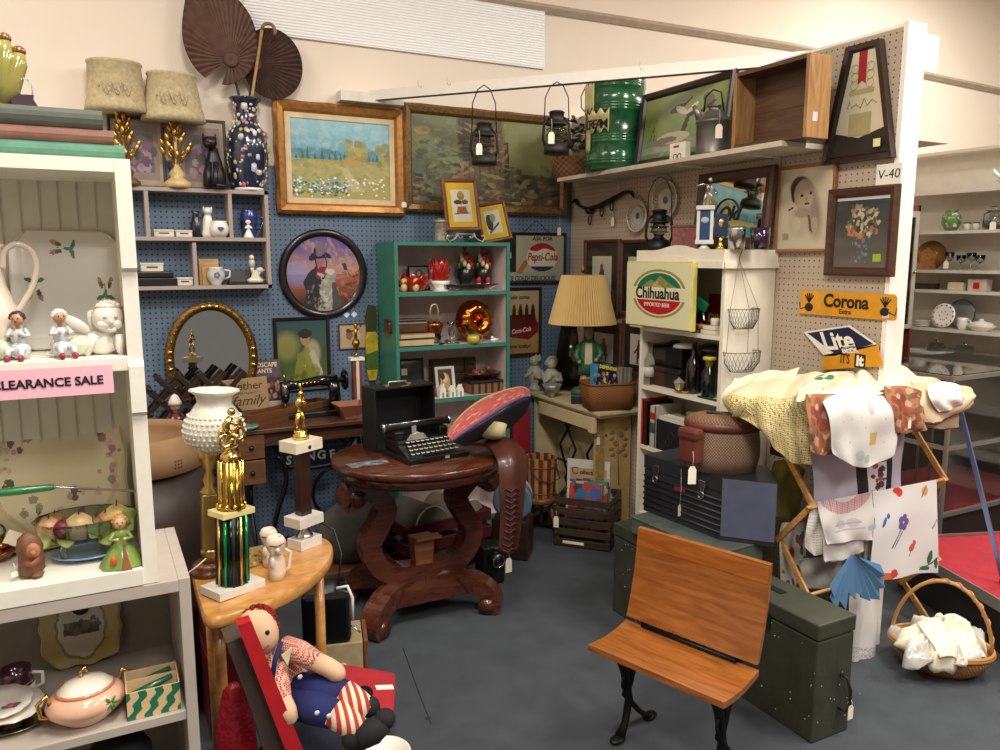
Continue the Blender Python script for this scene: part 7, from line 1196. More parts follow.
# brown curio cabinet
p=PY(921,210,3.42);x1_=p.x;t=T('curio_cabinet','tall reddish brown cabinet with glazed door, behind the partition end','cabinet',(x1_-.3,3.42,0));g=G().mat(wood('5a2418','7a3826'));g.b2((-.3,0,0),(-.28,.3,1.94)).b2((.28,0,0),(.3,.3,1.94)).b2((-.3,0,1.9),(.3,.3,1.94)).b2((-.3,.28,0),(.3,.3,1.94));[g.b2((-.28,.03,z),(.28,.28,z+.015))for z in(.3,.7,.85,1.0,1.3,1.6)];g.done('carcass',t)
g=G().mat(mat('b8b0a4',.4,.4));g.b2((-.28,-.012,1.12),(-.24,.0,1.9)).b2((.24,-.012,1.12),(.28,0,1.9)).b2((-.24,-.012,1.12),(.24,0,1.15)).b2((-.24,-.012,1.86),(.24,0,1.9));d_=g.done('door',t);G().mat(glass('c8d0cc',.03)).b2((-.24,-.008,1.15),(.24,-.004,1.86)).done('glass_pane',d_);G().mat(BRASS).ell((.26,-.02,1.5),.01).done('knob',d_)
t=T('high_corner_shelf','small white shelf sticking out behind the top of the partition','shelf',PY(915,138,2.6));G().mat(mat('e0d8c8',.6)).box((.1,.15,0),(.35,.3,.02)).done('board',t);G().mat(mat('e0d8c8',.6)).b2((-.12,.28,-.15),(-.1,.3,-.0105)).b2((-.1,.0,-.13),(-.09,.3,-.0105)).done('bracket',t)
c=PX(935,48,XW+.1);t=T('hanging_card','blank cream card clipped to the far side of the partition top','card',(XW+.105,1.99,2.36));G().mat(mat('efe4cc',.6)).box((.04,0,0),(.09,.002,.13)).done('card',t)
# ---------------------------------------------------------------- handled basket on the floor at right
p=PZ(938,668,0);k=mpp(p);t=T('handled_basket','oval wicker basket with tall hoop handle on the carpet, stuffed with bagged linens','basket',p,fc(p));R_=46*k;hb=.10;WB_=weave('a8743c','6a421c',70,60)
g=G().mat(WB_);g.lathe([(0,0),(R_*.6,0),(R_*.85,hb*.35),(R_,hb),(R_*.98,hb*1.02),(R_*.8,hb*.4),(0,.01)],sy=.75,n=48);g.done('basket_body',t)
g=G().mat(mat('a8783c',.55));g.ring((0,0,hb*1.02),R_*.99,.009,sy=.75,n=40);g.ring((0,0,hb*1.1),R_*.99,.007,sy=.75,n=40);g.done('rim',t)
pts=[(R_*.95*math.cos(a),0,hb*.9+.27*math.sin(a))for a in[PI*i/18 for i in range(19)]];g=G().mat(mat('a87640',.55)).tube(pts,.012,8,flat=.6)
tw=[(R_*.95*math.cos(a)+.006*math.cos(a*24),.009*math.sin(a*24),hb*.9+.272*math.sin(a)+.006*math.cos(a*24))for a in[PI*i/80 for i in range(81)]];g.tube(tw,.004,5);g.done('handle',t)
def crump(r,z,s,m,lab,name,off):
 t=T(name,lab,'linen',off+p);rr=random.Random(s);ph=[rr.uniform(0,6)for _ in range(6)]
 def f(u,v):a=2*PI*u;q=r*math.sin(v*PI/2)*(1+.16*math.sin(5*a+ph[0])+.09*math.sin(11*a+ph[1]));return(q*math.cos(a),q*math.sin(a)*.72,z*math.cos(v*PI/2)**.8+.014*math.sin(7*a+v*9+ph[2])+.01*math.sin(13*a+v*17+ph[3])-(.015 if v>.9 else 0)*(1+math.sin(3*a+ph[4])))
 g=G().mat(m);g.sheet(f,60,16);g.done('cloth',t,solid=.002);return t
crump(R_*.92,.10,1,mat('e6dcc4',.5,var=.08),'crumpled ivory lace linens heaped in the basket','lace_linen',V((0,0,hb*.9)))
crump(R_*1.03,.055,5,mat('e8e4dc',.18,var=.05,coat=.6,trans=.45),'clear plastic bag crumpled around the basket linens','plastic_bag',V((-.005,0,hb*.98)))
t=T('folded_ivory_cloth','folded ivory cloth at the front of the basket, hanging over the rim','linen',p+V((-.03,-.06,hb+.055)),rot=(.35,.12,-.3));g=G().mat(mat('e2d8c0',.7));g.sheet(lambda u,v:((u-.5)*.2,(v-.5)*.16,.012*math.sin(u*9)*math.cos(v*7)-.05*max(0,.3-v)),16,12);g.done('cloth',t,solid=.006)
# ---------------------------------------------------------------- treadle sewing table by the blue wall
def ribbon(path,w): # outline of a band of width w along a path (2-D)
 L_,R_=[],[];n=len(path)
 for i,p in enumerate(path):
  a=path[max(i-1,0)];b=path[min(i+1,n-1)];d=V((b[0]-a[0],b[1]-a[1])).normalized();ww=(w[i]if isinstance(w,(list,tuple))else w)/2
  L_.append((p[0]-d.y*ww,p[1]+d.x*ww));R_.append((p[0]+d.y*ww,p[1]-d.x*ww))
 return L_,R_
def band(g,path,w,a,b,plane='xz'):
 L_,R_=ribbon(path,w)
 for i in range(len(path)-1):g.prism([L_[i],L_[i+1],R_[i+1],R_[i]],a,b,plane)
ST=.78;sy0=3.78;o=V((.78,4.0,0));SW=wood('3c2416','5c3a24',.35);t=T('sewing_table','antique wooden treadle sewing table with black iron stand, along the blue wall','table',o)
G().at(-o).mat(SW).b2((.02,sy0,ST-.022),(1.36,4.235,ST),.004).done('table_top',t);G().at(-o).mat(SW).b2((.10,sy0+.03,ST-.09),(1.3,sy0+.05,ST-.023)).b2((.10,4.18,ST-.09),(1.3,4.2,ST-.023)).done('apron',t)
for i in range(2):
 z1=ST-.027-i*.125;d=G().at(-o).mat(wood('4f3420','6e4a2c')).b2((.565,sy0+.012,z1-.118),(.69,4.1,z1),.003).done('drawer',t);G().at(-o).mat(BLACK).ell((.627,sy0+.004,z1-.06),(.012,.012,.012)).done('knob',d)
g=G().at(-o).mat(DARKIRON)
for X in(.64,1.26):
 for s in(-1,1):g.tube([V(q)for q in smooth([(X,4.0+s*.18,.0),(X,4.0+s*.12,.2),(X,4.0+s*.03,.38),(X,4.0+s*.12,.58),(X,4.0+s*.16,.75)])],.011,8)
 g.ring((X,4.0,.4),.07,.008,'x').ring((X,4.0,.62),.05,.007,'x')
pa=smooth([(.66,.72),(.76,.66),(.80,.5),(.74,.3),(.70,.06)]);g.tube([V((x,3.86,z))for x,z in pa],.013).tube([V((1.9-x,3.86,z))for x,z in pa],.013)
g.tube([V(q)for q in smooth([(.76,3.86,.62),(.82,3.86,.56),(.95,3.86,.54),(1.08,3.86,.56),(1.14,3.86,.62)])],.013).tube([V(q)for q in smooth([(.78,3.86,.64),(.86,3.86,.7),(.95,3.86,.66),(1.04,3.86,.7),(1.12,3.86,.64)])],.008)
g.tube([(.7,3.86,.1),(1.2,3.86,.1)],.014).box((.95,3.95,.12),(.34,.22,.014));g.ring((1.1,3.98,.36),.14,.009,'y',n=30);g.done('iron_stand',t)
g=G().at(-o).mat(mat('8f8f88',.4,.5))
for i,ch in enumerate('SINGER'):a=(i-2.5)*.055;g.text(ch,.062,(.95+a,3.842,.605-.5*a*a),ry=-a*1.0,bold=.0014,ext=.002)
g.done('iron_lettering',t)
def st(x,Y=3.95):return V((PY(x,420,Y).x,Y,ST+.0006))
# tray
a_,b_=PZ(253,429,ST),PZ(332,411,ST);d=b_-a_;t=T('wooden_tray','long open brown wooden drawer box lying on the sewing table edge','tray',V((a_.x,a_.y+.012,ST+.0006)),math.atan2(d.y,d.x));L=d.length;g=G().mat(wood('5a3820','744c2c')).b2((0,0,0),(L,.012,.062)).b2((0,.098,0),(L,.11,.062)).b2((0,.012,0),(.012,.098,.062)).b2((L-.012,.012,0),(L,.098,.062)).b2((.012,.012,0),(L-.012,.098,.008));g.done('box_body',t)
p=st(315,4.02);t=T('sewing_machine','black cast iron sewing machine head with gilt decals on the sewing table','sewing machine',p);g=G().mat(mat('0c0c0d',.18,coat=.6));g.b2((-.17,-.08,0),(.16,.08,.03),.006)
g.done('bed',t);g=G().mat(mat('0c0c0d',.18,coat=.6));g.tube([(.11,0,.03),(.11,0,.12),(.1,0,.17)],[.034,.03,.036],14).tube([(.12,0,.175),(.02,0,.18),(-.08,0,.165),(-.14,0,.165)],[.034,.026,.022,.03],14);g.tube([(-.15,0,.19),(-.15,0,.1),(-.15,0,.075)],[.026,.024,.014],12);g.done('arm',t)
G().mat(SILVER).tube([(-.15,0,.19),(-.15,0,.225)],.004).tube([(-.15,0,.08),(-.15,0,.035)],.003).ell((-.15,-.026,.14),(.012,.004,.03)).done('needle_bar',t);g=G().mat(mat('1a1a1c',.2,.6)).ring((.165,0,.175),.048,.009,'x').cyl((.135,0,.175),(.172,0,.175),.014);[g.tube([(.165,0,.175),(.165,.045*math.cos(q),.175+.045*math.sin(q))],.005,6)for q in(0,1.26,2.5,3.8,5)];g.done('hand_wheel',t)
g=G().mat(GOLD);[g.ell((.08-.02*i,-.0245,.178-.001*i),(.006,.002,.006),6)for i in range(9)];g.done('gilt_decal',t)
# mirror, wine rack, doll, book, sign ...
p=PY(212,356,4.19);kk=mpp(p)*1.04;t=T('gilt_oval_mirror','ornate gilt oval mirror leaning on the blue wall behind the lattice rack','mirror',(p.x,4.17,ST+.0006),rot=(rad(-1.5),0,0));rx,ry=38*kk,50*kk;cz=58*kk;GM_=mat('7a5c2c',.38,.8,.4,50,.8,90)
g=G().mat(GM_);g.ring((0,0,cz),1,.0,'y')if 0 else None
g.tube([V((rx*math.cos(q),0,cz+ry*math.sin(q)))for q in[2*PI*i/48 for i in range(48)]],[.022 for i in range(48)],10,closed=True).tube([V(((rx+.014)*math.cos(q),-.006,cz+(ry+.014)*math.sin(q)))for q in[2*PI*i/48 for i in range(48)]],.009,6,closed=True)
for q in[2*PI*i/36 for i in range(36)]:g.ell((rx*math.cos(q),-.02,cz+ry*math.sin(q)),(.008,.006,.011),6)
g.done('frame',t);g=G().mat(GOLD);[g.ell(((rx)*math.cos(q+e),-.024,cz+(ry)*math.sin(q+e)),(.014,.008,.012),8)for q in(PI/2,0,PI,-PI/2)for e in(-.16,0,.16)];g.done('rosettes',t)
G().mat(mat('c0c4c4',.02,1,.02)).lathe([(0,0),(rx*.97,0),(rx*.97,.004),(0,.004)],n=44,sy=ry/rx,sm=False).done('mirror_glass',t,loc=(0,.004,cz),rot=(PI/2,0,0))
p=st(192,4.03);t=T('lattice_wine_rack','dark wooden accordion lattice wine rack in front of the gilt mirror','wine rack',p);DW=wood('1e120c','34201a',.4);
for s,n_ in((1,4),(-1,4)):
 for i in range(n_):
  for yy in(-.05,.05):
   x0=-.25+i*.095;a=V((x0,yy+s*.006,.02 if s>0 else .26));b=V((x0+.22,yy+s*.006,.26 if s>0 else .02));d=b-a
   G().at((a+b)/2,0,0,-math.atan2(d.z,d.x)).mat(DW).box((0,0,0),(d.length,.011,.024),.002).done('lattice_bar',t)
g=G().mat(DW)
for x,z in((-.18,.08),(-.07,.08),(.04,.08),(.15,.08),(-.13,.14),(-.02,.14),(.09,.14),(-.18,.2),(-.07,.2),(.04,.2),(.15,.2)):g.cyl((x,-.065,z),(x,.065,z),.008)
for x in(-.2,.22):g.box((x,0,.012),(.02,.14,.024))
g.done('pegs',t)
p=st(176,3.80);k=mpp(p);t=T('elf_doll','small elf doll in dark plum clothes and pointed white-trimmed hat','doll',p,fc(p));figurine(t,40*k,mat('4a1428',.6),mat('c88a68',.4),mat('2a1810',.6),seated=True,arms=1);g=G().mat(mat('d8c8c0',.6)).lathe([(6.5*k,33*k),(6*k,36*k),(3*k,42*k),(0,44*k)],n=12);g.done('hat',t)
p=st(265,4.16);k=mpp(p);t=T('landscape_book','dark glossy gardening book standing behind the family sign','book',p,rot=(rad(-10),0,rad(-4)));A=Art(50,66,'3a2a28').rect(0,.66,1,1,'5a4a50').dots(60,0,0,1,.66,['6a3a34','3a3c5a','8a6a5a','2a2a2c','a88a70','4a2a40'],.03,.07,.8).rect(.52,0,.98,.22,'c8b8a0');A.obj(.185,.285,t,(0,0,.1435),'cover',rough=.15,coat=.8,solid=.004);G().mat(mat('d8bfa0',.4)).text('LANDSCAPE',.034,(0,-.0035,.258),ext=.0003,bold=.0008,sx=.84).text('PLANTS',.032,(.0,-.0035,.226),ext=.0003,bold=.0008,sx=.9).done('title',t)
p=st(243,4.06);t=T('lying_book','closed dark book lying under the family plaque','book',p);G().mat(mat('2a1e1a',.6)).box((0,0,.022),(.22,.12,.044),.003).done('cover',t);G().mat(mat('b8a888',.8)).box((.003,-.002,.022),(.216,.12,.034)).done('pages',t);p=p+V((0,0,.0446));t=T('family_sign','tan wooden plaque reading Together and family, on the sewing table','sign',p,rot=(rad(-6),rad(-2),0));W=53*mpp(p);H=.165;G().mat(mat('9a7c54',.6,var=.08)).box((0,0,H/2),(W,.014,H),.003).done('plaque',t);g=G().mat(mat('2c1f14',.6)).text('Together',.058,(0,-.0078,H*.76),ext=.0004,shear=.05).text('has a nice ring to it',.016,(.01,-.0078,H*.55),ext=.0003).text('family',.07,(.03,-.0078,H*.3),shear=.4,ext=.0004).text('&',.05,(-.07,-.0078,H*.34),ext=.0004,bold=.001);g.done('lettering',t)
t=T('green_glass_dish','small pale green glass dish in front of the family sign','dish',st(248,3.80)+V((-.0,0,0)));G().mat(mat('6f9a86',.1,coat=.7)).lathe([(0,0),(.02,0),(.05,.018),(.048,.022),(0,.008)]).done('dish',t)
t=T('pink_glass_bowl','square flared peach glass bowl at the right end of the sewing table','bowl',st(350,3.86));G().mat(mat('a86a50',.2,coat=.5,trans=.35)).lathe([(0,0),(.05,0),(.055,.012),(.11,.075),(.105,.077),(.045,.012),(0,.01)],n=4,sm=False).done('bowl',t,rot=(0,0,PI/4))
p=st(358,4.06);k=mpp(p);t=T('column_trophy','slim trophy with a gilt winged figure on a red and white striped column','trophy',p);G().mat(WHITE).box((0,0,1.5*k),(16*k,12*k,3*k)).box((0,0,51*k),(14*k,10*k,3*k)).done('marble_base',t);G().mat(mat('7a3a2c',.4)).box((0,0,26*k),(9*k,7*k,47*k)).mat(mat('d8ccb8',.4)).box((0,-3.7*k,26*k),(3*k,.6*k,47*k)).done('column',t)
G().at((0,0,-20*k)).mat(BRASS).lathe([(0,72.6*k),(3*k,72.6*k),(1*k,75*k),(1*k,79*k),(4*k,86*k),(3*k,90*k),(0,90*k)]).tube([(0,0,90*k),(0,0,102*k)],1.6*k).ell((0,0,104*k),2*k).tube([(0,0,98*k),(6*k,0,104*k)],1*k).tube([(0,0,98*k),(-6*k,0,100*k)],1*k).done('cup_and_figure',t)
p=PY(372,380,4.225);t=T('painted_wooden_paddle','yellow and green painted slim paddle hanging on the blue wall beside the teal bookcase','paddle',p);H=.42;g=G().mat(mat('b8a828',.45,var=.3,sc=30)).prism([(-.02,0),(.02,0),(.036,.06),(.036,H*.62),(.02,H*.66),(-.02,H*.66),(-.032,H*.55),(-.03,.06)],-.01,.01).mat(mat('4a6a2a',.5)).prism([(-.031,.06),(.0365,.06),(.0365,.17),(-.032,.15)],-.0105,.0105).mat(mat('3a3c20',.5)).prism([(-.02,H*.66),(.024,H*.66),(.034,H*.78),(.03,H),(-.01,H*1.02),(-.028,H*.85)],-.012,.012);g.done('paddle_body',t)
# suede-topped tub behind the hutch
c=V((.09,3.05,0));t=T('leather_tub','big dark brown leather hassock with a tan perforated suede band, behind the cabinet','hassock',c);g=G().mat(mat('2a1b14',.5,var=.25,sc=6,bump=.5,bsc=20));g.lathe([(0,0),(.27,0),(.33,.1),(.335,.35),(.29,.7),(.235,.85)],wob=lambda q,f,z:1+.03*math.sin(5*q+f*4));g.done('body',t)
g=G().mat(mat('8a6a48',.8,var=.06));g.lathe([(.235,.85),(.25,.855),(.246,.91),(.235,.975),(.225,.98),(.225,.95),(.228,.87)],wob=lambda q,f,z:1+.03*math.cos(q+2.5));g.mat(INK)
for i in range(3):
 for j in range(3):a=-1.05+i*.05;g.ell((.25*math.cos(a),.25*math.sin(a),.88+j*.012),(.003,.003,.002),6)
g.done('suede_band',t)
# ---------------------------------------------------------------- oval lyre table
TZ_=.74;tc_=V((1.24,3.15,0));t=T('oval_lyre_table','oval mahogany table on a lyre shaped pedestal with four scroll feet','table',tc_);MW=wood('3a1a10','5c2c18',.25,(3,14,14),coat=.4)
G().mat(MW).lathe([(0,TZ_-.03),(.99,TZ_-.03),(1.0,TZ_-.025),(1.0,TZ_-.006),(.985,TZ_),(0,TZ_)],n=64).done('table_top',t,None);tt_=[ch for ch in bpy.data.objects if ch.parent==t][-1];
for v in tt_.data.vertices:v.co.x*=.39;v.co.y*=.345
G().mat(MW).lathe([(.9,TZ_-.075),(.93,TZ_-.075),(.93,TZ_-.031),(.9,TZ_-.031)],n=64).done('apron',t);tt_=[ch for ch in bpy.data.objects if ch.parent==t and ch.name.startswith('apron')][-1]
for v in tt_.data.vertices:v.co.x*=.39;v.co.y*=.345
g=G().mat(MW);MWD=MW
for s in(-1,1):
 pth=smooth([(s*.29,.575),(s*.335,.555),(s*.335,.60),(s*.28,.625),(s*.22,.59),(s*.17,.52),(s*.205,.44),(s*.245,.36),(s*.21,.26),(s*.12,.205),(s*.0,.195)]);w_=[.05+.035*min(1,i/18)for i in range(len(pth))];band(g,pth,w_,-.045,.045)
 g.cyl((s*.30,-.05,.585),(s*.30,.05,.585),.038)
g.box((0,0,.63),(.44,.12,.03));g.done('lyre_pedestal',t);g=G().mat(MW).prism([(-.17,.10),(.17,.10),(.12,.165),(-.12,.165)],-.13,.13);g.done('plinth',t)
g=G().mat(wood('6a3c22','8a5430')).prism([(-.05,.36),(.07,.36),(.07,.37),(-.05,.37)],-.07,-.02);g.prism([(-.035,.20),(.035,.20),(.05,.36),(-.05,.36)],-.035,.035);g.done('centre_block',t)
for sx in(-1,1):
 for sy_ in(-1,1):
  g=G().mat(MW);g.at((0,.05,0),math.atan2(sy_*.2,sx*.28));pth=smooth([(.06,.125),(.18,.14),(.29,.125),(.35,.07),(.345,.03),(.31,.03)]);band(g,pth,[.085]*10+[.075]*(len(pth)-10),-.045,.045);g.cyl((.325,-.048,.038),(.325,.048,.038),.038);g.at();g.done('scroll_foot',t)
# typewriter and its case
a_,b_,c_=PZ(409.5,466,TZ_),PZ(469.5,455.5,TZ_),PZ(366,454,TZ_);d=b_-a_;rz=math.atan2(d.y,d.x);W=d.length;dep=.27;t=T('typewriter','black portable typewriter with white rimmed round keys on the oval table','typewriter',a_+V((0,0,.0006)),rz);TB=mat('10110f',.3,coat=.3)
G().mat(TB).b2((0,0,0),(W,dep,.022),.004).done('base',t);g=G().mat(TB);g.prism([(.03,.022),(.12,.022),(.12,.06)],.01,W-.01,'yz').b2((.015,.12,.022),(W-.015,dep-.02,.075),.008).b2((.015,.15,.075),(.06,dep-.03,.11),.006).b2((W-.06,.15,.075),(W-.015,dep-.03,.11),.006);g.done('body',t)
g=G().mat(mat('d8d4c4',.35))
kr=mat('0c0c0c',.3)
for r in range(4):
 for i in range(10 if r<3 else 9):
  x=.035+i*(W-.07)/9.5+r*.006;y=.03+r*.026;z=.036+r*.011;g.mat(mat('d8d4c4',.35)).cyl((x,y,z),(x,y,z+.004),.0085,n=10);g.mat(kr).cyl((x,y,z+.0041),(x,y,z+.0048),.0065,n=10)
g.mat(kr).box((W/2,.018,.03),(W*.5,.01,.006),.002);g.done('keyboard',t)
g=G().mat(mat('1a1a18',.4)).cyl((-.01,.2,.125),(W+.01,.2,.125),.017,n=18);g.mat(SILVER).cyl((-.02,.2,.125),(-.01,.2,.125),.02).cyl((W+.01,.2,.125),(W+.02,.2,.125),.02).tube([(0,.178,.142),(W,.178,.142)],.003).tube([(-.01,.19,.13),(-.025,.15,.15)],.003);g.done('carriage',t)
g=G().mat(mat('a8a49a',.4,.3));g.prism([(W*.36-.05,.075),(W*.36+.05,.075),(W*.36+.03,.1),(W*.36-.03,.1)],.118,.128).tube([(W*.36-.04,.12,.085),(W*.36,.125,.105),(W*.36+.04,.12,.085)],.005).box((W*.36,.15,.11),(.02,.006,.04));g.done('type_guard',t)
G().mat(mat('b8a878',.5)).box((W*.62,-.001,.011),(.022,.001,.012)).done('maker_badge',t)
e=V((math.cos(rz),math.sin(rz),0));f_=V((-e.y,e.x,0));p=a_+e*(-.015)+f_*(dep+.012);t=T('typewriter_case','open black typewriter case standing on edge behind the typewriter','case',p+V((0,0,.0006)),rz);CB=mat('131315',.45,bump=.3,bsc=200);W2,D2,H2=W+.01,.125,.285;CI=mat('0a0a0c',.7)
g=G().mat(CB).b2((0,0,0),(.008,D2,H2)).b2((W2-.008,0,0),(W2,D2,H2)).b2((.008,0,0),(W2-.008,D2,.008)).b2((.008,0,H2-.008),(W2-.008,D2,H2)).b2((.008,D2-.008,.008),(W2-.008,D2,H2-.008));g.mat(CI).b2((.0082,.01,.0082),(.0092,D2-.01,H2-.01));g.done('shell',t)
G().mat(mat('b8b0a0',.3,.8)).box((W2*.5,.004,H2+.001),(.04,.008,.004)).tube([(W2*.3,.05,H2),(W2*.32,.05,H2+.016),(W2*.6,.05,H2+.016),(W2*.62,.05,H2)],.004).box((W2*.28,.05,H2+.003),(.02,.02,.006)).box((W2*.64,.05,H2+.003),(.02,.02,.006)).done('handle_and_latch',t)
# papers
p=PZ(368,464,TZ_);t=T('magazine_clipping','grey printed paper lying at the left of the oval table','paper',p+V((0,0,.0012)),.1);Art(50,26,'6a6c70').dots(30,0,0,1,1,['9a9aa0','3a3c44','b8b8bc','22242a'],.03,.12,.9).obj(.17,.075,t,(0,0,.001),'sheet',rough=.3,rot=(-PI/2,0,0),solid=.001)
# sombrero, leather belt, hat band
Y=3.02;t=T('embroidered_sombrero','sombrero with pink and gold embroidered curling brim and straw crown, tipped on the table','hat',PY(490,430,Y));o=t.location.copy()
A=Art(120,44,'9a4640');A.dots(260,0,0,1,1,['a8504a','b8805c','7a3040','c09468','8a3a50','a86050'],.008,.02,.8,2);A.put((A.w>.86).astype(float),'a8865a').put((A.w<.1).astype(float),'2a2c5a').put(((A.w<.18)&(A.w>=.1)).astype(float),'6a3a5c')
f=net([[(449,431,Y-.22),(462,414,Y-.12),(482,399,Y-.02),(505,390,Y+.08),(522,387,Y+.14),(530,391,Y+.18)],[(448,436,Y-.26),(464,422,Y-.18),(486,407,Y-.1),(508,396,Y-.0),(523,392,Y+.06),(530,395,Y+.12)],[(452,442,Y-.27),(468,431,Y-.22),(490,417,Y-.16),(511,404,Y-.06),(524,398,Y+.02),(531,397,Y+.06)]])
A.obj(1,1,t,name='brim',rough=.85,solid=.006,fn=lambda x,y,z:tuple(f(x+.5,.5-z)-o))
f2=net([[(452,442,Y-.26),(468,432,Y-.21),(490,419,Y-.15),(511,406,Y-.05),(524,400,Y+.03),(531,398,Y+.07)],[(458,444,Y-.18),(474,437,Y-.1),(494,428,Y-.02),(512,417,Y+.06),(526,408,Y+.1),(531,400,Y+.12)],[(466,446,Y-.08),(480,440,Y+.0),(498,434,Y+.06),(514,424,Y+.14),(526,412,Y+.18),(530,402,Y+.2)]])
G().mat(mat('1c1420',.8)).sheet(lambda u,v:f2(u,v)-o,20,8).done('brim_underside',t,solid=.004)
q0,q1=PY(493,424,Y-.04),PY(492,438,Y-.06);ax=(q1-q0);g=G().mat(mat('bfae84',.8,var=.1,bump=.5,bsc=120));g.tube([q0-o,q0-o+ax*.6,q0-o+ax*.92,q0-o+ax*1.02],[.062,.056,.048,.03],18);g.done('crown',t)
t=T('tooled_leather_scabbard','brown tooled leather scabbard draped over the right edge of the oval table','scabbard',PZ(505,455,.8));o=t.location.copy();LB=mat('4a241a',.4,var=.25,sc=14,coat=.2);f3=net([[(470,444,3.12),(490,436,3.1),(512,440,3.02)],[(486,446,2.98),(505,442,2.95),(524,452,2.93)],[(497,462,2.86),(512,460,2.84),(526,468,2.86)],[(499,490,2.83),(512,490,2.81),(524,490,2.84)],[(500,520,2.83),(511,522,2.81),(521,520,2.84)],[(498,549,2.83),(508,555,2.82),(517,549,2.84)]])
G().mat(LB).sheet(lambda u,v:f3(u,v)-o,14,40).done('leather',t,solid=.014);g=G().mat(mat('2c1610',.5))
for i in range(11):
 v=.60+i*.036;a=f3(.5,v)-o+V((0,-.009,0));w_=.034;g.tube([a+V((-w_,.002,.012)),a+V((-w_*.3,-.002,-.004)),a+V((w_*.3,-.002,.010)),a+V((w_,.002,-.006))],.0035,5)
g.done('tooling',t)
# under the oval table
t=T('red_slatted_crate','dark red slatted wooden crate with rounded cushions under the oval table','crate',(1.50,3.62,0),.15);RDW=mat('4a1218',.5);W=.5
for z in(.09,.18,.27):
 for y in(-.15,.15):G().mat(RDW).box((0,y,z),(W,.014,.06),.003).done('slat',t)
 for x in(-W/2,W/2):G().mat(RDW).box((x,0,z),(.014,.3,.06),.003).done('slat',t)
for x in(-W/2+.03,W/2-.03):
 for y in(-.13,.13):G().mat(RDW).box((x,y,.15),(.03,.02,.3)).done('post',t)
G().mat(RDW).box((0,0,.05),(W-.02,.29,.012)).done('floor_board',t)
for i,(x,lab,c)in enumerate(((-.1,'left grey canvas roll lying in the red crate','5c5a54'),(.1,'right cream banded roll lying in the red crate','7a7464'))):  # left roll's grey darkened for the shade beneath the table
 t=T('canvas_roll',lab,'roll',V((1.50,3.62,.06))+V((x,.0,.0)),.3+.2*i,'rolls in the red crate');G().mat(mat(c,.8)).cyl((0,-.13,.2),(0,.13,.2),.1,n=24).done('roll',t);g=G().mat(mat('c8c0b0',.7)).ring((0,-.12,.2),.1,.006,'y').ring((0,-.125,.2),.06,.004,'y');g.done('binding',t)
t=T('grey_bundle','pale grey cushion bundle at the left under the oval table','cushion',(1.04,3.56,.0));G().mat(mat('4c4a44',.9)).ell((0,0,.28),(.17,.13,.16)).done('cushion',t);g=G().mat(mat('5a3a24',.5)).b2((-.18,-.12,0),(.18,.12,.14),.01);g.done('wood_base',t)  # cushion colour darkened to stand in for shade under the table
t=T('black_camera','small black folding camera with a tag beside the red crate','camera',(1.66,3.30,.0));g=G().mat(BLACK).b2((-.06,-.05,0),(.06,.05,.2),.01).cyl((0,-.05,.14),(0,-.1,.14),.035).mat(SILVER).ring((0,-.1,.14),.03,.004,'y').box((.02,-.052,.19),(.04,.004,.012));g.done('body',t);pricetag(t,(.075,-.06,.13),.035,.075,.03)
for i in range(3):t=T('blue_hatbox_lid',['front round blue-grey lid standing on edge right of the camera','middle round blue-grey lid behind the front lid','back round pale lid against the wooden beam'][i],'lid',(1.90+.03*i,3.50+.05*i,.33),rot=(0,0,-.7),group='round lids');G().mat(mat(['4f6478','3c4a58','8a8f90'][i],.5)).lathe([(0,0),(.1,0),(.105,.01),(.105,.03),(.09,.03),(0,.02)],n=36).done('lid',t,loc=(0,0,0),rot=(PI/2,0,0))
t=T('wooden_case','small dark wooden case under the round blue-grey lids','case',(1.93,3.56,0),-.7);G().mat(wood('24140e','38221a')).box((0,0,.11),(.2,.16,.22),.006).done('body',t)
t=T('dark_bench_beam','long dark wooden stretcher with scroll feet lying on the carpet behind the table','beam',(2.0,3.80,0),.35);G().mat(wood('24140e','38221a')).box((0,0,.05),(.75,.05,.055),.006).done('beam',t);G().mat(wood('24140e','38221a')).tube([(.3,-.02,.03),(.3,-.1,.03),(.33,-.13,.045),(.36,-.1,.03)],.018).tube([(-.3,-.02,.03),(-.3,-.1,.03)],.018).done('scroll_feet',t)
# ---------------------------------------------------------------- honey wood half-round table at the front
DZ=.62;HWo=wood('b47a3c','d09a58',.28,(4,10,10),coat=.4);px=[(318,536),(328,539),(333,546),(331.5,556),(322,569),(300,586),(270,601),(235,613),(207,618),(199,603),(193,580),(196,566),(240,552),(285,541)]
pw=[PZ(x,y,DZ)for x,y in px];pw=[p for p in smooth([(q.x,q.y)for q in pw]+[(pw[0].x,pw[0].y)],4)][:-1];cx_=sum(p[0]for p in pw)/len(pw);cy_=sum(p[1]for p in pw)/len(pw);o=V((cx_,cy_,0));t=T('demilune_table','honey coloured half-round wooden table with rounded edge, trophies on top','table',o)
lo=[(x-cx_,y-cy_)for x,y in pw];g=G().mat(HWo);sc_l=[(.975,DZ-.036),(.995,DZ-.03),(1,DZ-.018),(.995,DZ-.006),(.975,DZ)];loft(g,[[(x*s,y*s,z)for x,y in lo]for s,z in sc_l]);n_=len(lo);g.add([(x*.975,y*.975,DZ)for x,y in lo],[tuple(range(n_))]);g.done('table_top',t)
for x,y in((318,558),(217,598),(208,572)):q=PZ(x,y,DZ)-o;G().mat(HWo).cyl((q.x,q.y,0),(q.x,q.y,DZ-.036),.0165,n=20).done('leg',t)
def dt(x,y):return PZ(x,y,DZ)+V((0,0,.0006))
MB=mat('d4cec4',.25,var=.1,sc=9,coat=.3)
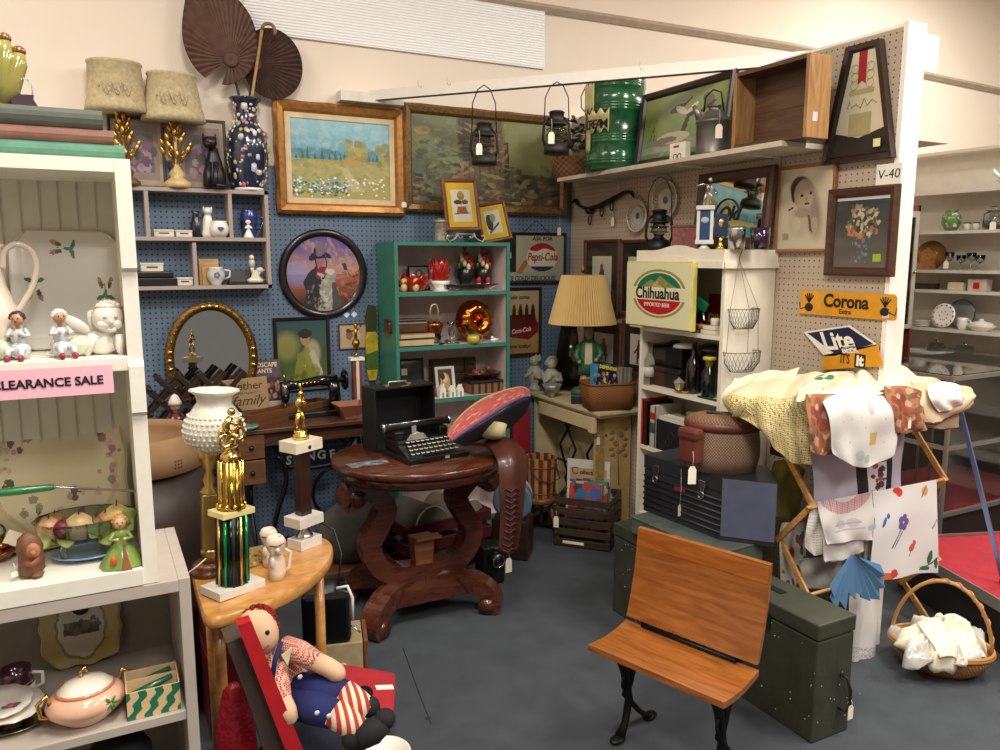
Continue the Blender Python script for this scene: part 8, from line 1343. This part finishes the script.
# hurricane lamp
p=dt(209,573);k=mpp(p);t=T('milk_glass_lamp','brass lamp with white hobnail glass shade on a round wooden base','lamp',p,rot=(0,rad(3),0));G().mat(wood('4a2412','6a3a20',.3,coat=.4)).lathe([(0,0),(17*k,0),(18*k,2*k),(17.5*k,5*k),(15*k,6*k),(16*k,9*k),(13*k,12*k),(0,12*k)],n=36).done('wooden_base',t)
g=G().mat(mat('b89a5c',.3,.9,.08));g.lathe([(0,12*k),(9*k,12*k),(6*k,17*k),(8*k,20*k),(8*k,24*k),(6*k,26*k)],n=24).box((0,0,54*k),(14*k,14*k,56*k),.003);g.lathe([(8*k,82*k),(9*k,84*k),(4*k,90*k),(6*k,96*k),(3*k,104*k),(9*k,116*k),(10*k,124*k),(8*k,126*k),(0,126*k)],n=24);g.done('brass_column',t)
g=G().mat(mat('cdc8bb',.3,var=.03,coat=.4));pr=[(12,124),(19,128),(27,136),(29,146),(26,157),(20,167),(16,173),(18,180),(24,185)];g.lathe([(r*k,z*k)for r,z in pr]+[((r-1.2)*k,z*k)for r,z in pr[::-1]],n=60,c=(5*k,0,0),wob=lambda q,f,z:1+(.035*math.sin(10*q)if z>181*k else 0))
for j in range(7):
 z=(130+j*5.0)*k;zz_=z/k;r=0
 for(r0,z0),(r1,z1)in zip(pr,pr[1:]):
  if z0<=zz_<=z1:r=r0+(r1-r0)*(zz_-z0)/(z1-z0)
 for i in range(34):a=2*PI*(i+.5*(j%2))/34;g.ell((5*k+r*k*math.cos(a),r*k*math.sin(a),z),(1.7*k,1.7*k,1.7*k),6)
g.done('glass_shade',t);G().mat(mat('c8c0a8',.5)).tube([(-4*k,-8*k,18*k),(-12*k,-14*k,14*k),(-22*k,-12*k,6*k),(-24*k,0,1*k)],.0025).done('power_cord',t)
# green trophy
p=dt(233,590);k=mpp(p);rz=.45;t=T('green_column_trophy','tall trophy with a tangled gilt racing figure, gold and green striped columns','trophy',p,rot=(0,rad(2.2),rz));G().mat(MB).box((0,0,4*k),(52*k,34*k,8*k),.001).done('marble_base',t)
g=G().mat(mat('081a10',.15,.6));g.lathe([(0,8*k),(14*k,8*k),(14*k,78*k),(0,78*k)],n=40,wob=lambda q,f,z:1+.06*abs(math.sin(6*q)))
for i in range(12):a=i*PI/6;g.mat([GOLD,mat('1c8a4c',.15,.7),BLACK][i%3]).tube([(14.6*k*math.cos(a),14.6*k*math.sin(a),8*k),(14.6*k*math.cos(a),14.6*k*math.sin(a),78*k)],1.6*k,8)
g.done('lower_column',t);G().mat(mat('d8c888',.3,coat=.3)).box((0,0,81*k),(36*k,26*k,6*k),.001).done('middle_plate',t)
g=G().mat(mat('8a7430',.15,1))
g.lathe([(0,84*k),(13*k,84*k),(12*k,90*k),(10.5*k,93*k),(10.5*k,132*k),(0,132*k)],n=40,wob=lambda q,f,z:1+.08*abs(math.sin(5*q)))
for i in range(10):a=i*PI/5;g.mat(GOLD).tube([(11*k*math.cos(a),11*k*math.sin(a),86*k),(11*k*math.cos(a),11*k*math.sin(a),132*k)],1.5*k,8).ell((12.5*k*math.cos(a),12.5*k*math.sin(a),88*k),2.4*k,8)
g.done('upper_column',t)
g=G().mat(mat('d4b468',.15,1,.1));g.lathe([(0,132*k),(11*k,132*k),(9*k,139*k),(3*k,143*k),(0,144*k)]);g.ring((-6*k,0,152*k),6.5*k,2*k,'y').ring((9*k,0,158*k),6.5*k,2*k,'y').tube([(-6*k,0,152*k),(0,0,160*k),(9*k,0,158*k)],2.6*k).tube([(-2*k,0,160*k),(-7*k,-3*k,168*k),(-2*k,-4*k,176*k)],[3*k,4*k,3*k]).ell((-1*k,-4*k,181*k),4*k).tube([(-5*k,-3*k,172*k),(4*k,-6*k,168*k),(9*k,-4*k,170*k)],1.8*k).tube([(-2*k,0,160*k),(5*k,-5*k,156*k),(2*k,-5*k,148*k)],2.6*k)
g.tube([(8*k,0,158*k),(11*k,0,172*k),(14*k,0,174*k)],1.6*k).ell((3*k,0,152*k),(5*k,4*k,4*k)).tube([(-10*k,0,146*k),(0,0,146*k),(12*k,0,150*k)],2*k).ell((12*k,2*k,166*k),(4*k,3*k,5*k)).ell((-9*k,2*k,160*k),(3*k,3*k,5*k));g.done('racer_figure',t)
# brown column trophy with batter
p=dt(305,546);k=mpp(p);t=T('baseball_trophy','trophy with gilt batter on marble, brown column and silver cup stem','trophy',p,.5);G().mat(MB).box((0,0,5*k),(27*k,20*k,10*k),.001).done('marble_base',t);G().mat(SILVER).lathe([(9*k,10*k),(8*k,12*k),(4*k,18*k),(6*k,22*k),(9*k,23*k),(0,23*k)],n=12).done('stem',t);G().mat(MB).box((0,0,28*k),(31*k,23*k,10*k),.001).done('middle_plate',t)
G().mat(mat('2e1a14',.3,coat=.3)).box((0,0,66*k),(13*k,10*k,66*k),.001).done('column',t);G().mat(mat('d8cfb8',.25)).box((0,0,104*k),(34*k,24*k,11*k),.001).mat(BLACK).ell((0,-12.3*k,103*k),(2*k,.8*k,2*k)).done('top_plate',t)
g=G().mat(GOLD);b=110*k;g.lathe([(8*k,0),(8*k,4*k),(6*k,5*k),(7*k,8*k),(0,9*k)],c=(0,0,b-.2*k),n=8).tube([(-3*k,0,b+8*k),(-4*k,0,b+17*k),(-1*k,0,b+27*k)],[1.8*k,2*k,2.6*k]).tube([(4*k,0,b+8*k),(4*k,-1*k,b+18*k),(0,0,b+27*k)],[1.8*k,2*k,2.6*k]).tube([(-1*k,0,b+26*k),(-1*k,0,b+36*k),(1*k,0,b+41*k)],[3*k,3.6*k,2.4*k]).ell((2*k,0,b+44*k),(2.6*k,2.6*k,3*k)).tube([(-1*k,0,b+38*k),(5*k,-2*k,b+35*k),(7*k,-2*k,b+33*k)],1.5*k).tube([(3*k,1*k,b+38*k),(8*k,0,b+35*k)],1.4*k).tube([(7*k,-2*k,b+32*k),(3*k,1*k,b+50*k),(2*k,1*k,b+54*k)],[.8*k,1.2*k,1.4*k]);g.done('batter_figure',t)
for i,(x,y,h,lab)in enumerate(((270,566,40,'white toby style mug figure behind the taller one on the honey table'),(277,579,46,'white china character mug with handle at the table front'))):
 p=dt(x,y);k=mpp(p);t=T('figural_mug',lab,'mug',p,fc(p)+.2*i,'white figural mugs');g=G().mat(mat('dccab4',.25,coat=.5));s=h/46*k;g.lathe([(0,0),(8*s,0),(9*s,8*s),(8*s,20*s),(6*s,27*s),(8.5*s,33*s),(10*s,40*s),(8*s,44*s),(6.5*s,45*s),(6*s,42*s),(0,40*s)],wob=lambda q,f,z:1+.06*math.sin(3*q+f*6));g.ell((0,-9*s,33*s),(2.4*s,3*s,2.6*s)).ell((-5*s,-7*s,20*s),(3*s,3*s,6*s)).mat(mat('7a5a48',.4)).tube([(-7*s,-7*s,38*s),(0,-10*s,37*s),(7*s,-7*s,39*s)],.8*s).tube([(-4*s,-8*s,28*s),(3*s,-9*s,28*s)],.6*s);g.done('body',t);G().mat(mat('dccab4',.25,coat=.5)).tube([(8*s,0,30*s),(14*s,0,26*s),(13*s,0,10*s),(8*s,0,6*s)],1.8*s).done('handle',t)
p=dt(257,566);k=mpp(p);t=T('floral_card','small cream card with brown blossoms leaning behind the mugs','card',p,rot=(rad(-20),rad(8),.5));Art(30,24,'a88c58').dots(24,.1,.1,.9,.9,['5a4830','d0bc88','3a3424','8a6a3c'],.03,.08,.9).obj(.085,.06,t,(0,0,.031),'card',rough=.4,solid=.004)
# ---------------------------------------------------------------- rag doll and the things under the table
def D_(x,y,Y=2.12):return PY(x,y,Y)
o=D_(300,690);t=T('rag_doll','large red haired rag doll in gingham shirt and blue overalls, slumped under the honey table','doll',o)
def W_(*a):return D_(*a)-o
k=mpp(o);SK=mat('d4ae8c',.85,var=.05);CK=mat('b8685c',.9)
m,nt,pb=_new('gingham');tcn=nt.nodes.new('ShaderNodeTexCoord');ck=nt.nodes.new('ShaderNodeTexChecker');ck.inputs['Scale'].default_value=190;ck.inputs['Color1'].default_value=(*lin('a83028'),1);ck.inputs['Color2'].default_value=(*lin('d8b8a4'),1);nt.links.new(tcn.outputs['Object'],ck.inputs['Vector']);nt.links.new(ck.outputs['Color'],pb.inputs['Base Color']);pb.inputs['Roughness'].default_value=.9;GINGH=m
g=G().mat(SK);hc=W_(258,632,2.14);g.ell(hc,(19*k,17*k,25*k),20,Mx.Rotation(-.35,3,'Y'));g.tube([W_(262,648,2.14),W_(272,662,2.14)],[9*k,8*k]);g.done('head',t)
g=G();ea=hc+V((3*k,-16*k,4*k));
for dx in(-8,6):e_=hc+V((dx*k,-16.4*k+abs(dx)*.12*k,5*k));g.mat(INK).ell(e_,(2.4*k,1.2*k,2.6*k),10)
g.mat(mat('7a2a24',.7)).tube([hc+V((-6*k,-16*k,-9*k)),hc+V((0,-17*k,-11*k)),hc+V((7*k,-16*k,-8*k))],.7*k,5);g.done('face_stitching',t)
g=G().mat(mat('8a1812',.9));RR=random.Random(8)
for i in range(120):
 th=RR.uniform(0,2*PI);ph=RR.uniform(-.2,1.3);d_=V((math.cos(th)*math.cos(ph),abs(math.sin(th))*.9*math.cos(ph)+.1,math.sin(ph)));d_.x+=.5;d_.normalize();b0=hc+V((d_.x*17*k,d_.y*15*k,d_.z*24*k));g.ring(b0,4*k,.9*k,'xyz'[i%3],n=7,m=4)
g.done('yarn_hair',t)
g=G().mat(GINGH);g.tube([W_(268,652,2.16),W_(284,664,2.13),W_(294,682,2.12),W_(300,694,2.13)],[15*k,21*k,22*k,20*k],18,flat=.75);g.tube([W_(285,648,2.10),W_(300,652,2.06),W_(316,662,2.03)],[12*k,11*k,10*k],14);g.tube([W_(276,668,2.08),W_(280,690,2.02),W_(283,704,2.0)],[11*k,10*k,9*k],14);g.done('gingham_shirt',t)
G().mat(SK).tube([W_(315,661,2.03),W_(328,667,2.01),W_(337,673,2.0),W_(341,675,2.0),W_(344,676,2.0)],[9*k,9*k,9*k,7*k,3*k],14).done('hand',t);G().mat(SK).tube([W_(282,700,2.0),W_(287,711,1.98),W_(290,719,1.98),W_(291,724,1.98)],[9*k,9*k,8*k,3*k],14).done('hand',t)
BLU=mat('141c54',.85,var=.12);g=G().mat(BLU);g.tube([W_(290,688,2.12),W_(306,694,2.08)],[24*k,24*k],18,flat=.8);g.tube([W_(300,690,2.08),W_(322,692,2.02),W_(345,696,1.98)],[17*k,17*k,15*k],16).tube([W_(298,702,2.05),W_(316,708,1.98),W_(336,714,1.94)],[16*k,16*k,14*k],16);g.tube([W_(281,642,2.06),W_(275,660,2.03),W_(272,680,2.03)],2.6*k,6);g.done('overalls',t)
g=G().mat(mat('c8ccd0',.3));[g.ell(W_(x,y,Y_),(2.6*k,1*k,2.6*k),8)for x,y,Y_ in((284,690,2.0),(300,677,2.02),(317,713,1.92),(329,716,1.90))];g.done('buttons',t)
ss=stripes('a8362a','dcc8b0',46,0,.5);g=G().mat(ss);g.tube([W_(343,695,1.98),W_(356,703,1.95),W_(368,711,1.93)],[15*k,13.5*k,12*k],16).tube([W_(334,712,1.94),W_(348,722,1.91),W_(358,730,1.89)],[14*k,13*k,12*k],16);g.done('striped_socks',t)
g=G().mat(mat('131214',.85));g.ell(W_(357,737,1.885),(15*k,12*k,13*k)).tube([W_(357,737,1.88),W_(374,731,1.875),W_(384,722,1.875)],[13*k,12*k,10*k],14).ell(W_(385,719,1.875),10*k).ell(W_(370,707,1.93),(10*k,10*k,10*k));g.done('shoes',t);G().mat(mat('d8c8a8',.8)).prism([(W_(280,650).x,W_(280,650).z),(W_(284,632).x,W_(284,632).z),(W_(274,640).x,W_(274,640).z)],-.1,-.095).done('collar_point',t)
# red frame leaning in front of the doll's shoulder
Y=1.98;q=[PY(x,y,Y)for x,y in((236,622),(250,618),(304,752),(290,762))];c=(q[0]+q[2])/2;t=T('red_plastic_sled_rim','bright red plastic tray standing on edge against the doll','tray',c);g=G().mat(mat('b01820',.3,coat=.3));g.prism([((v-c).x,(v-c).z)for v in q],-.02,.02);g.done('rim',t)
q2=[PY(x,y,Y+.1)for x,y in((222,632),(238,626),(292,760),(272,780),(248,700))];g=G().mat(mat('4a3c36',.7)).prism([((v-c).x,(v-c).z)for v in q2],.03,.12);g.done('backing',t)
t=T('dark_red_suitcase','dark red case standing behind the table leg','suitcase',(.30,2.66,0));G().mat(mat('5a1216',.45)).b2((-.05,-.1,0),(.055,.12,.40),.01).done('body',t);G().mat(mat('8a2028',.4)).b2((-.052,-.102,.3),(.057,.122,.312)).done('band',t)
t=T('red_quilted_bag','crinkled red foil bag standing just right of the table leg','bag',(.285,2.22,0));g=G().mat(mat('a81c2c',.3,var=.2,sc=40,bump=1,bsc=80));g.lathe([(0,0),(.05,0),(.06,.1),(.052,.25),(.03,.36),(.012,.38),(0,.38)],sy=.6,wob=lambda q,f,z:1+.06*math.sin(5*q+f*8));g.done('body',t)
p=PZ(310,742,.16);t=T('denim_cushion','round navy quilted denim cushion under the doll','cushion',(p.x,p.y,0));g=G().mat(mat('1a2232',.9,bump=.5,bsc=150));g.lathe([(0,.0),(.14,0),(.17,.05),(.16,.13),(.1,.185),(0,.2)],n=36);g.done('cushion',t)
p=PZ(292,752,.22);t=T('ticking_stripe_pillow','cream and brown striped pillow edge in front of the denim cushion','pillow',(p.x-.02,p.y-.04,0));G().mat(stripes('c8b080','4a3a2c',60,0,.62)).lathe([(0,0),(.1,0),(.12,.06),(.11,.15),(.05,.2),(0,.205)],n=30,sy=.8).done('pillow',t)
p=PZ(365,690,.2);t=T('red_star_pillow','flat red fabric pillow with white label behind the doll legs','pillow',p,rot=(.1,.25,-.35));g=G().mat(mat('a01c28',.85,bump=.4,bsc=120));g.box((0,0,0),(.2,.2,.04),.02).mat(BLACK).ell((.0,-.04,.021),(.025,.035,.003)).mat(TAGM).box((.06,0,.0215),(.06,.022,.002),0,.3);g.done('cover',t)
p=PZ(383,752,.1);t=T('white_enamel_bowl','white enamel bowl rim below the doll shoes','bowl',(p.x,p.y,0));G().mat(PORC).lathe([(0,0),(.05,0),(.08,.06),(.085,.1),(.08,.1),(.07,.06),(0,.01)],n=32).done('bowl',t)
# black bag and cases beyond the table leg
c=PZ(350,684,0);c=V((c.x,c.y+.10,0));t=T('cardboard_suitcase','worn tan case with open wooden frame lid beneath the black bag','suitcase',c,-.25);g=G().mat(mat('a08c68',.7)).b2((-.13,-.1,0),(.1,.14,.2),.006);g.done('body',t);g=G().mat(wood('6a4628','7f5634')).b2((.105,-.1,.02),(.125,.14,.2)).prism([(.105,.0),(.125,.0),(.12,.2)],-.105,-.1);g.done('frame_lid',t);pricetag(t,(.0,-.104,.1),.04,.05,.01);t.scale=(.78,)*3
t=T('black_leather_bag','shiny black leather case with a white strap, on the tan suitcase','bag',c+V((-.03,.0,.158)),-.25,sc=.82);g=G().mat(mat('0d0d0e',.2,coat=.5));g.b2((-.14,-.09,0),(.08,.12,.24),.02);g.done('body',t);g=G().mat(mat('d8d4cc',.4)).tube([(.02,-.02,.24),(.07,-.03,.25),(.09,-.05,.2),(.088,-.06,.1)],.008);g.done('white_strap',t);G().mat(SILVER).tube([(.08,-.08,.08),(.12,-.1,.05)],.004).done('buckle',t);G().mat(BLACK).tube([(.03,.04,.24),(.05,.1,.36),(.02,.16,.46),(-.06,.2,.5)],.005).done('cable_handle',t)
# ---------------------------------------------------------------- hanging lanterns
for i,(x,y0,y1,lab)in enumerate(((484,85,163,'rusty lantern with a manila tag hanging from the brace before the tapestry picture'),(557,82,152,'rusty lantern hanging from the brace beside the green tin'))):
 top_=PZ(x,y0,2.43);k=mpp(top_);sc=1.0;hh=42*k;zb_=PZ(x,y0,2.43);body=top_-V((0,0,(y1-y0)*k));t=T('hanging_lantern',lab,'lantern',body,fc(body));lantern(t,k*1.05,mat('2e2a26',.5,.6,.3,40),bail=((y1-y0)/1.05-26)/46)
 pricetag(t,(-5*k,-12*k,20*k),.03,.055,.06)
for nm,s in(('fruit_topped_vase',(1.0,1.0,1.45)),('red_glass_bowl',1.15),('red_glass_flower',1.15),('white_footed_bowl',1.15),('copper_cake_mould',1.22),('copper_ice_pail',1.2),('china_house',1.3),('chick_shaker',1.35),('salt_shaker',1.3),('beer_stein',1.15),('relish_dish',1.15),('yellow_mug',1.4),('ivy_basket',1.5),('glass_candlestick',1.4),('old_book',1.3),('wooden_loaf_box',1.15),('white_photo_frame',1.25),('amber_glass_bowl',1.1),('figural_lamp',1.1),('bird_ornament',1.15)):
 for ob in list(bpy.data.objects):
  if ob.parent is None and(ob.name==nm or ob.name.startswith(nm+'.')):ob.scale=s if isinstance(s,tuple)else(s,s,s)
def nudge(nm,v):
 ob=bpy.data.objects.get(nm)
 if ob:ob.location=ob.location+V(v)
bp_=bpy.data.objects['blue_dish'].location.copy()
for ob in bpy.data.objects:
 if ob.parent is None and ob.name.split('.')[0]in('glass_bowl','faux_fruit','leaf_sprig'):ob.location=bp_+V((0,0,.017))+(ob.location-bp_-V((0,0,.017)))*1.32;ob.scale=(1.32,)*3
nudge('red_glass_flower',(0,0,.003));nudge('copper_cake_mould',(0,0,.02));nudge('old_book.001',(0,0,.0105));nudge('wooden_loaf_box',(0,0,.0165));nudge('white_photo_frame',(0,0,.018))
# ---------------------------------------------------------------- light
def area(x,y,z,w,h,e,col=(1,.95,.87),rz=0):
 l=bpy.data.lights.new('ceiling_light','AREA');l.shape='RECTANGLE';l.size=w;l.size_y=h;l.energy=e;l.color=col
 o=bpy.data.objects.new('ceiling_light',l);COL.objects.link(o);o.location=(x,y,z);o.rotation_euler=(0,0,rz)
for x,y,e in((.4,.9,75),(2.9,.7,75),(5.4,2.6,75),(.4,-1.6,60),(2.9,-1.6,60),(5.4,.0,60),(-1.3,2.4,40)):
 area(x,y,3.85,.6,1.2,e)
w=bpy.data.worlds.new('world');SC.world=w;w.use_nodes=True;w.node_tree.nodes['Background'].inputs[0].default_value=(1,.9,.78,1);w.node_tree.nodes['Background'].inputs[1].default_value=.2
SC.view_settings.view_transform='Standard';SC.view_settings.look='None';SC.view_settings.gamma=1;SC.view_settings.exposure=.40;SC.view_settings.use_curve_mapping=False
SC.cycles.max_bounces=8;SC.cycles.transparent_max_bounces=8;SC.cycles.use_denoising=True;SC.cycles.sample_clamp_indirect=5
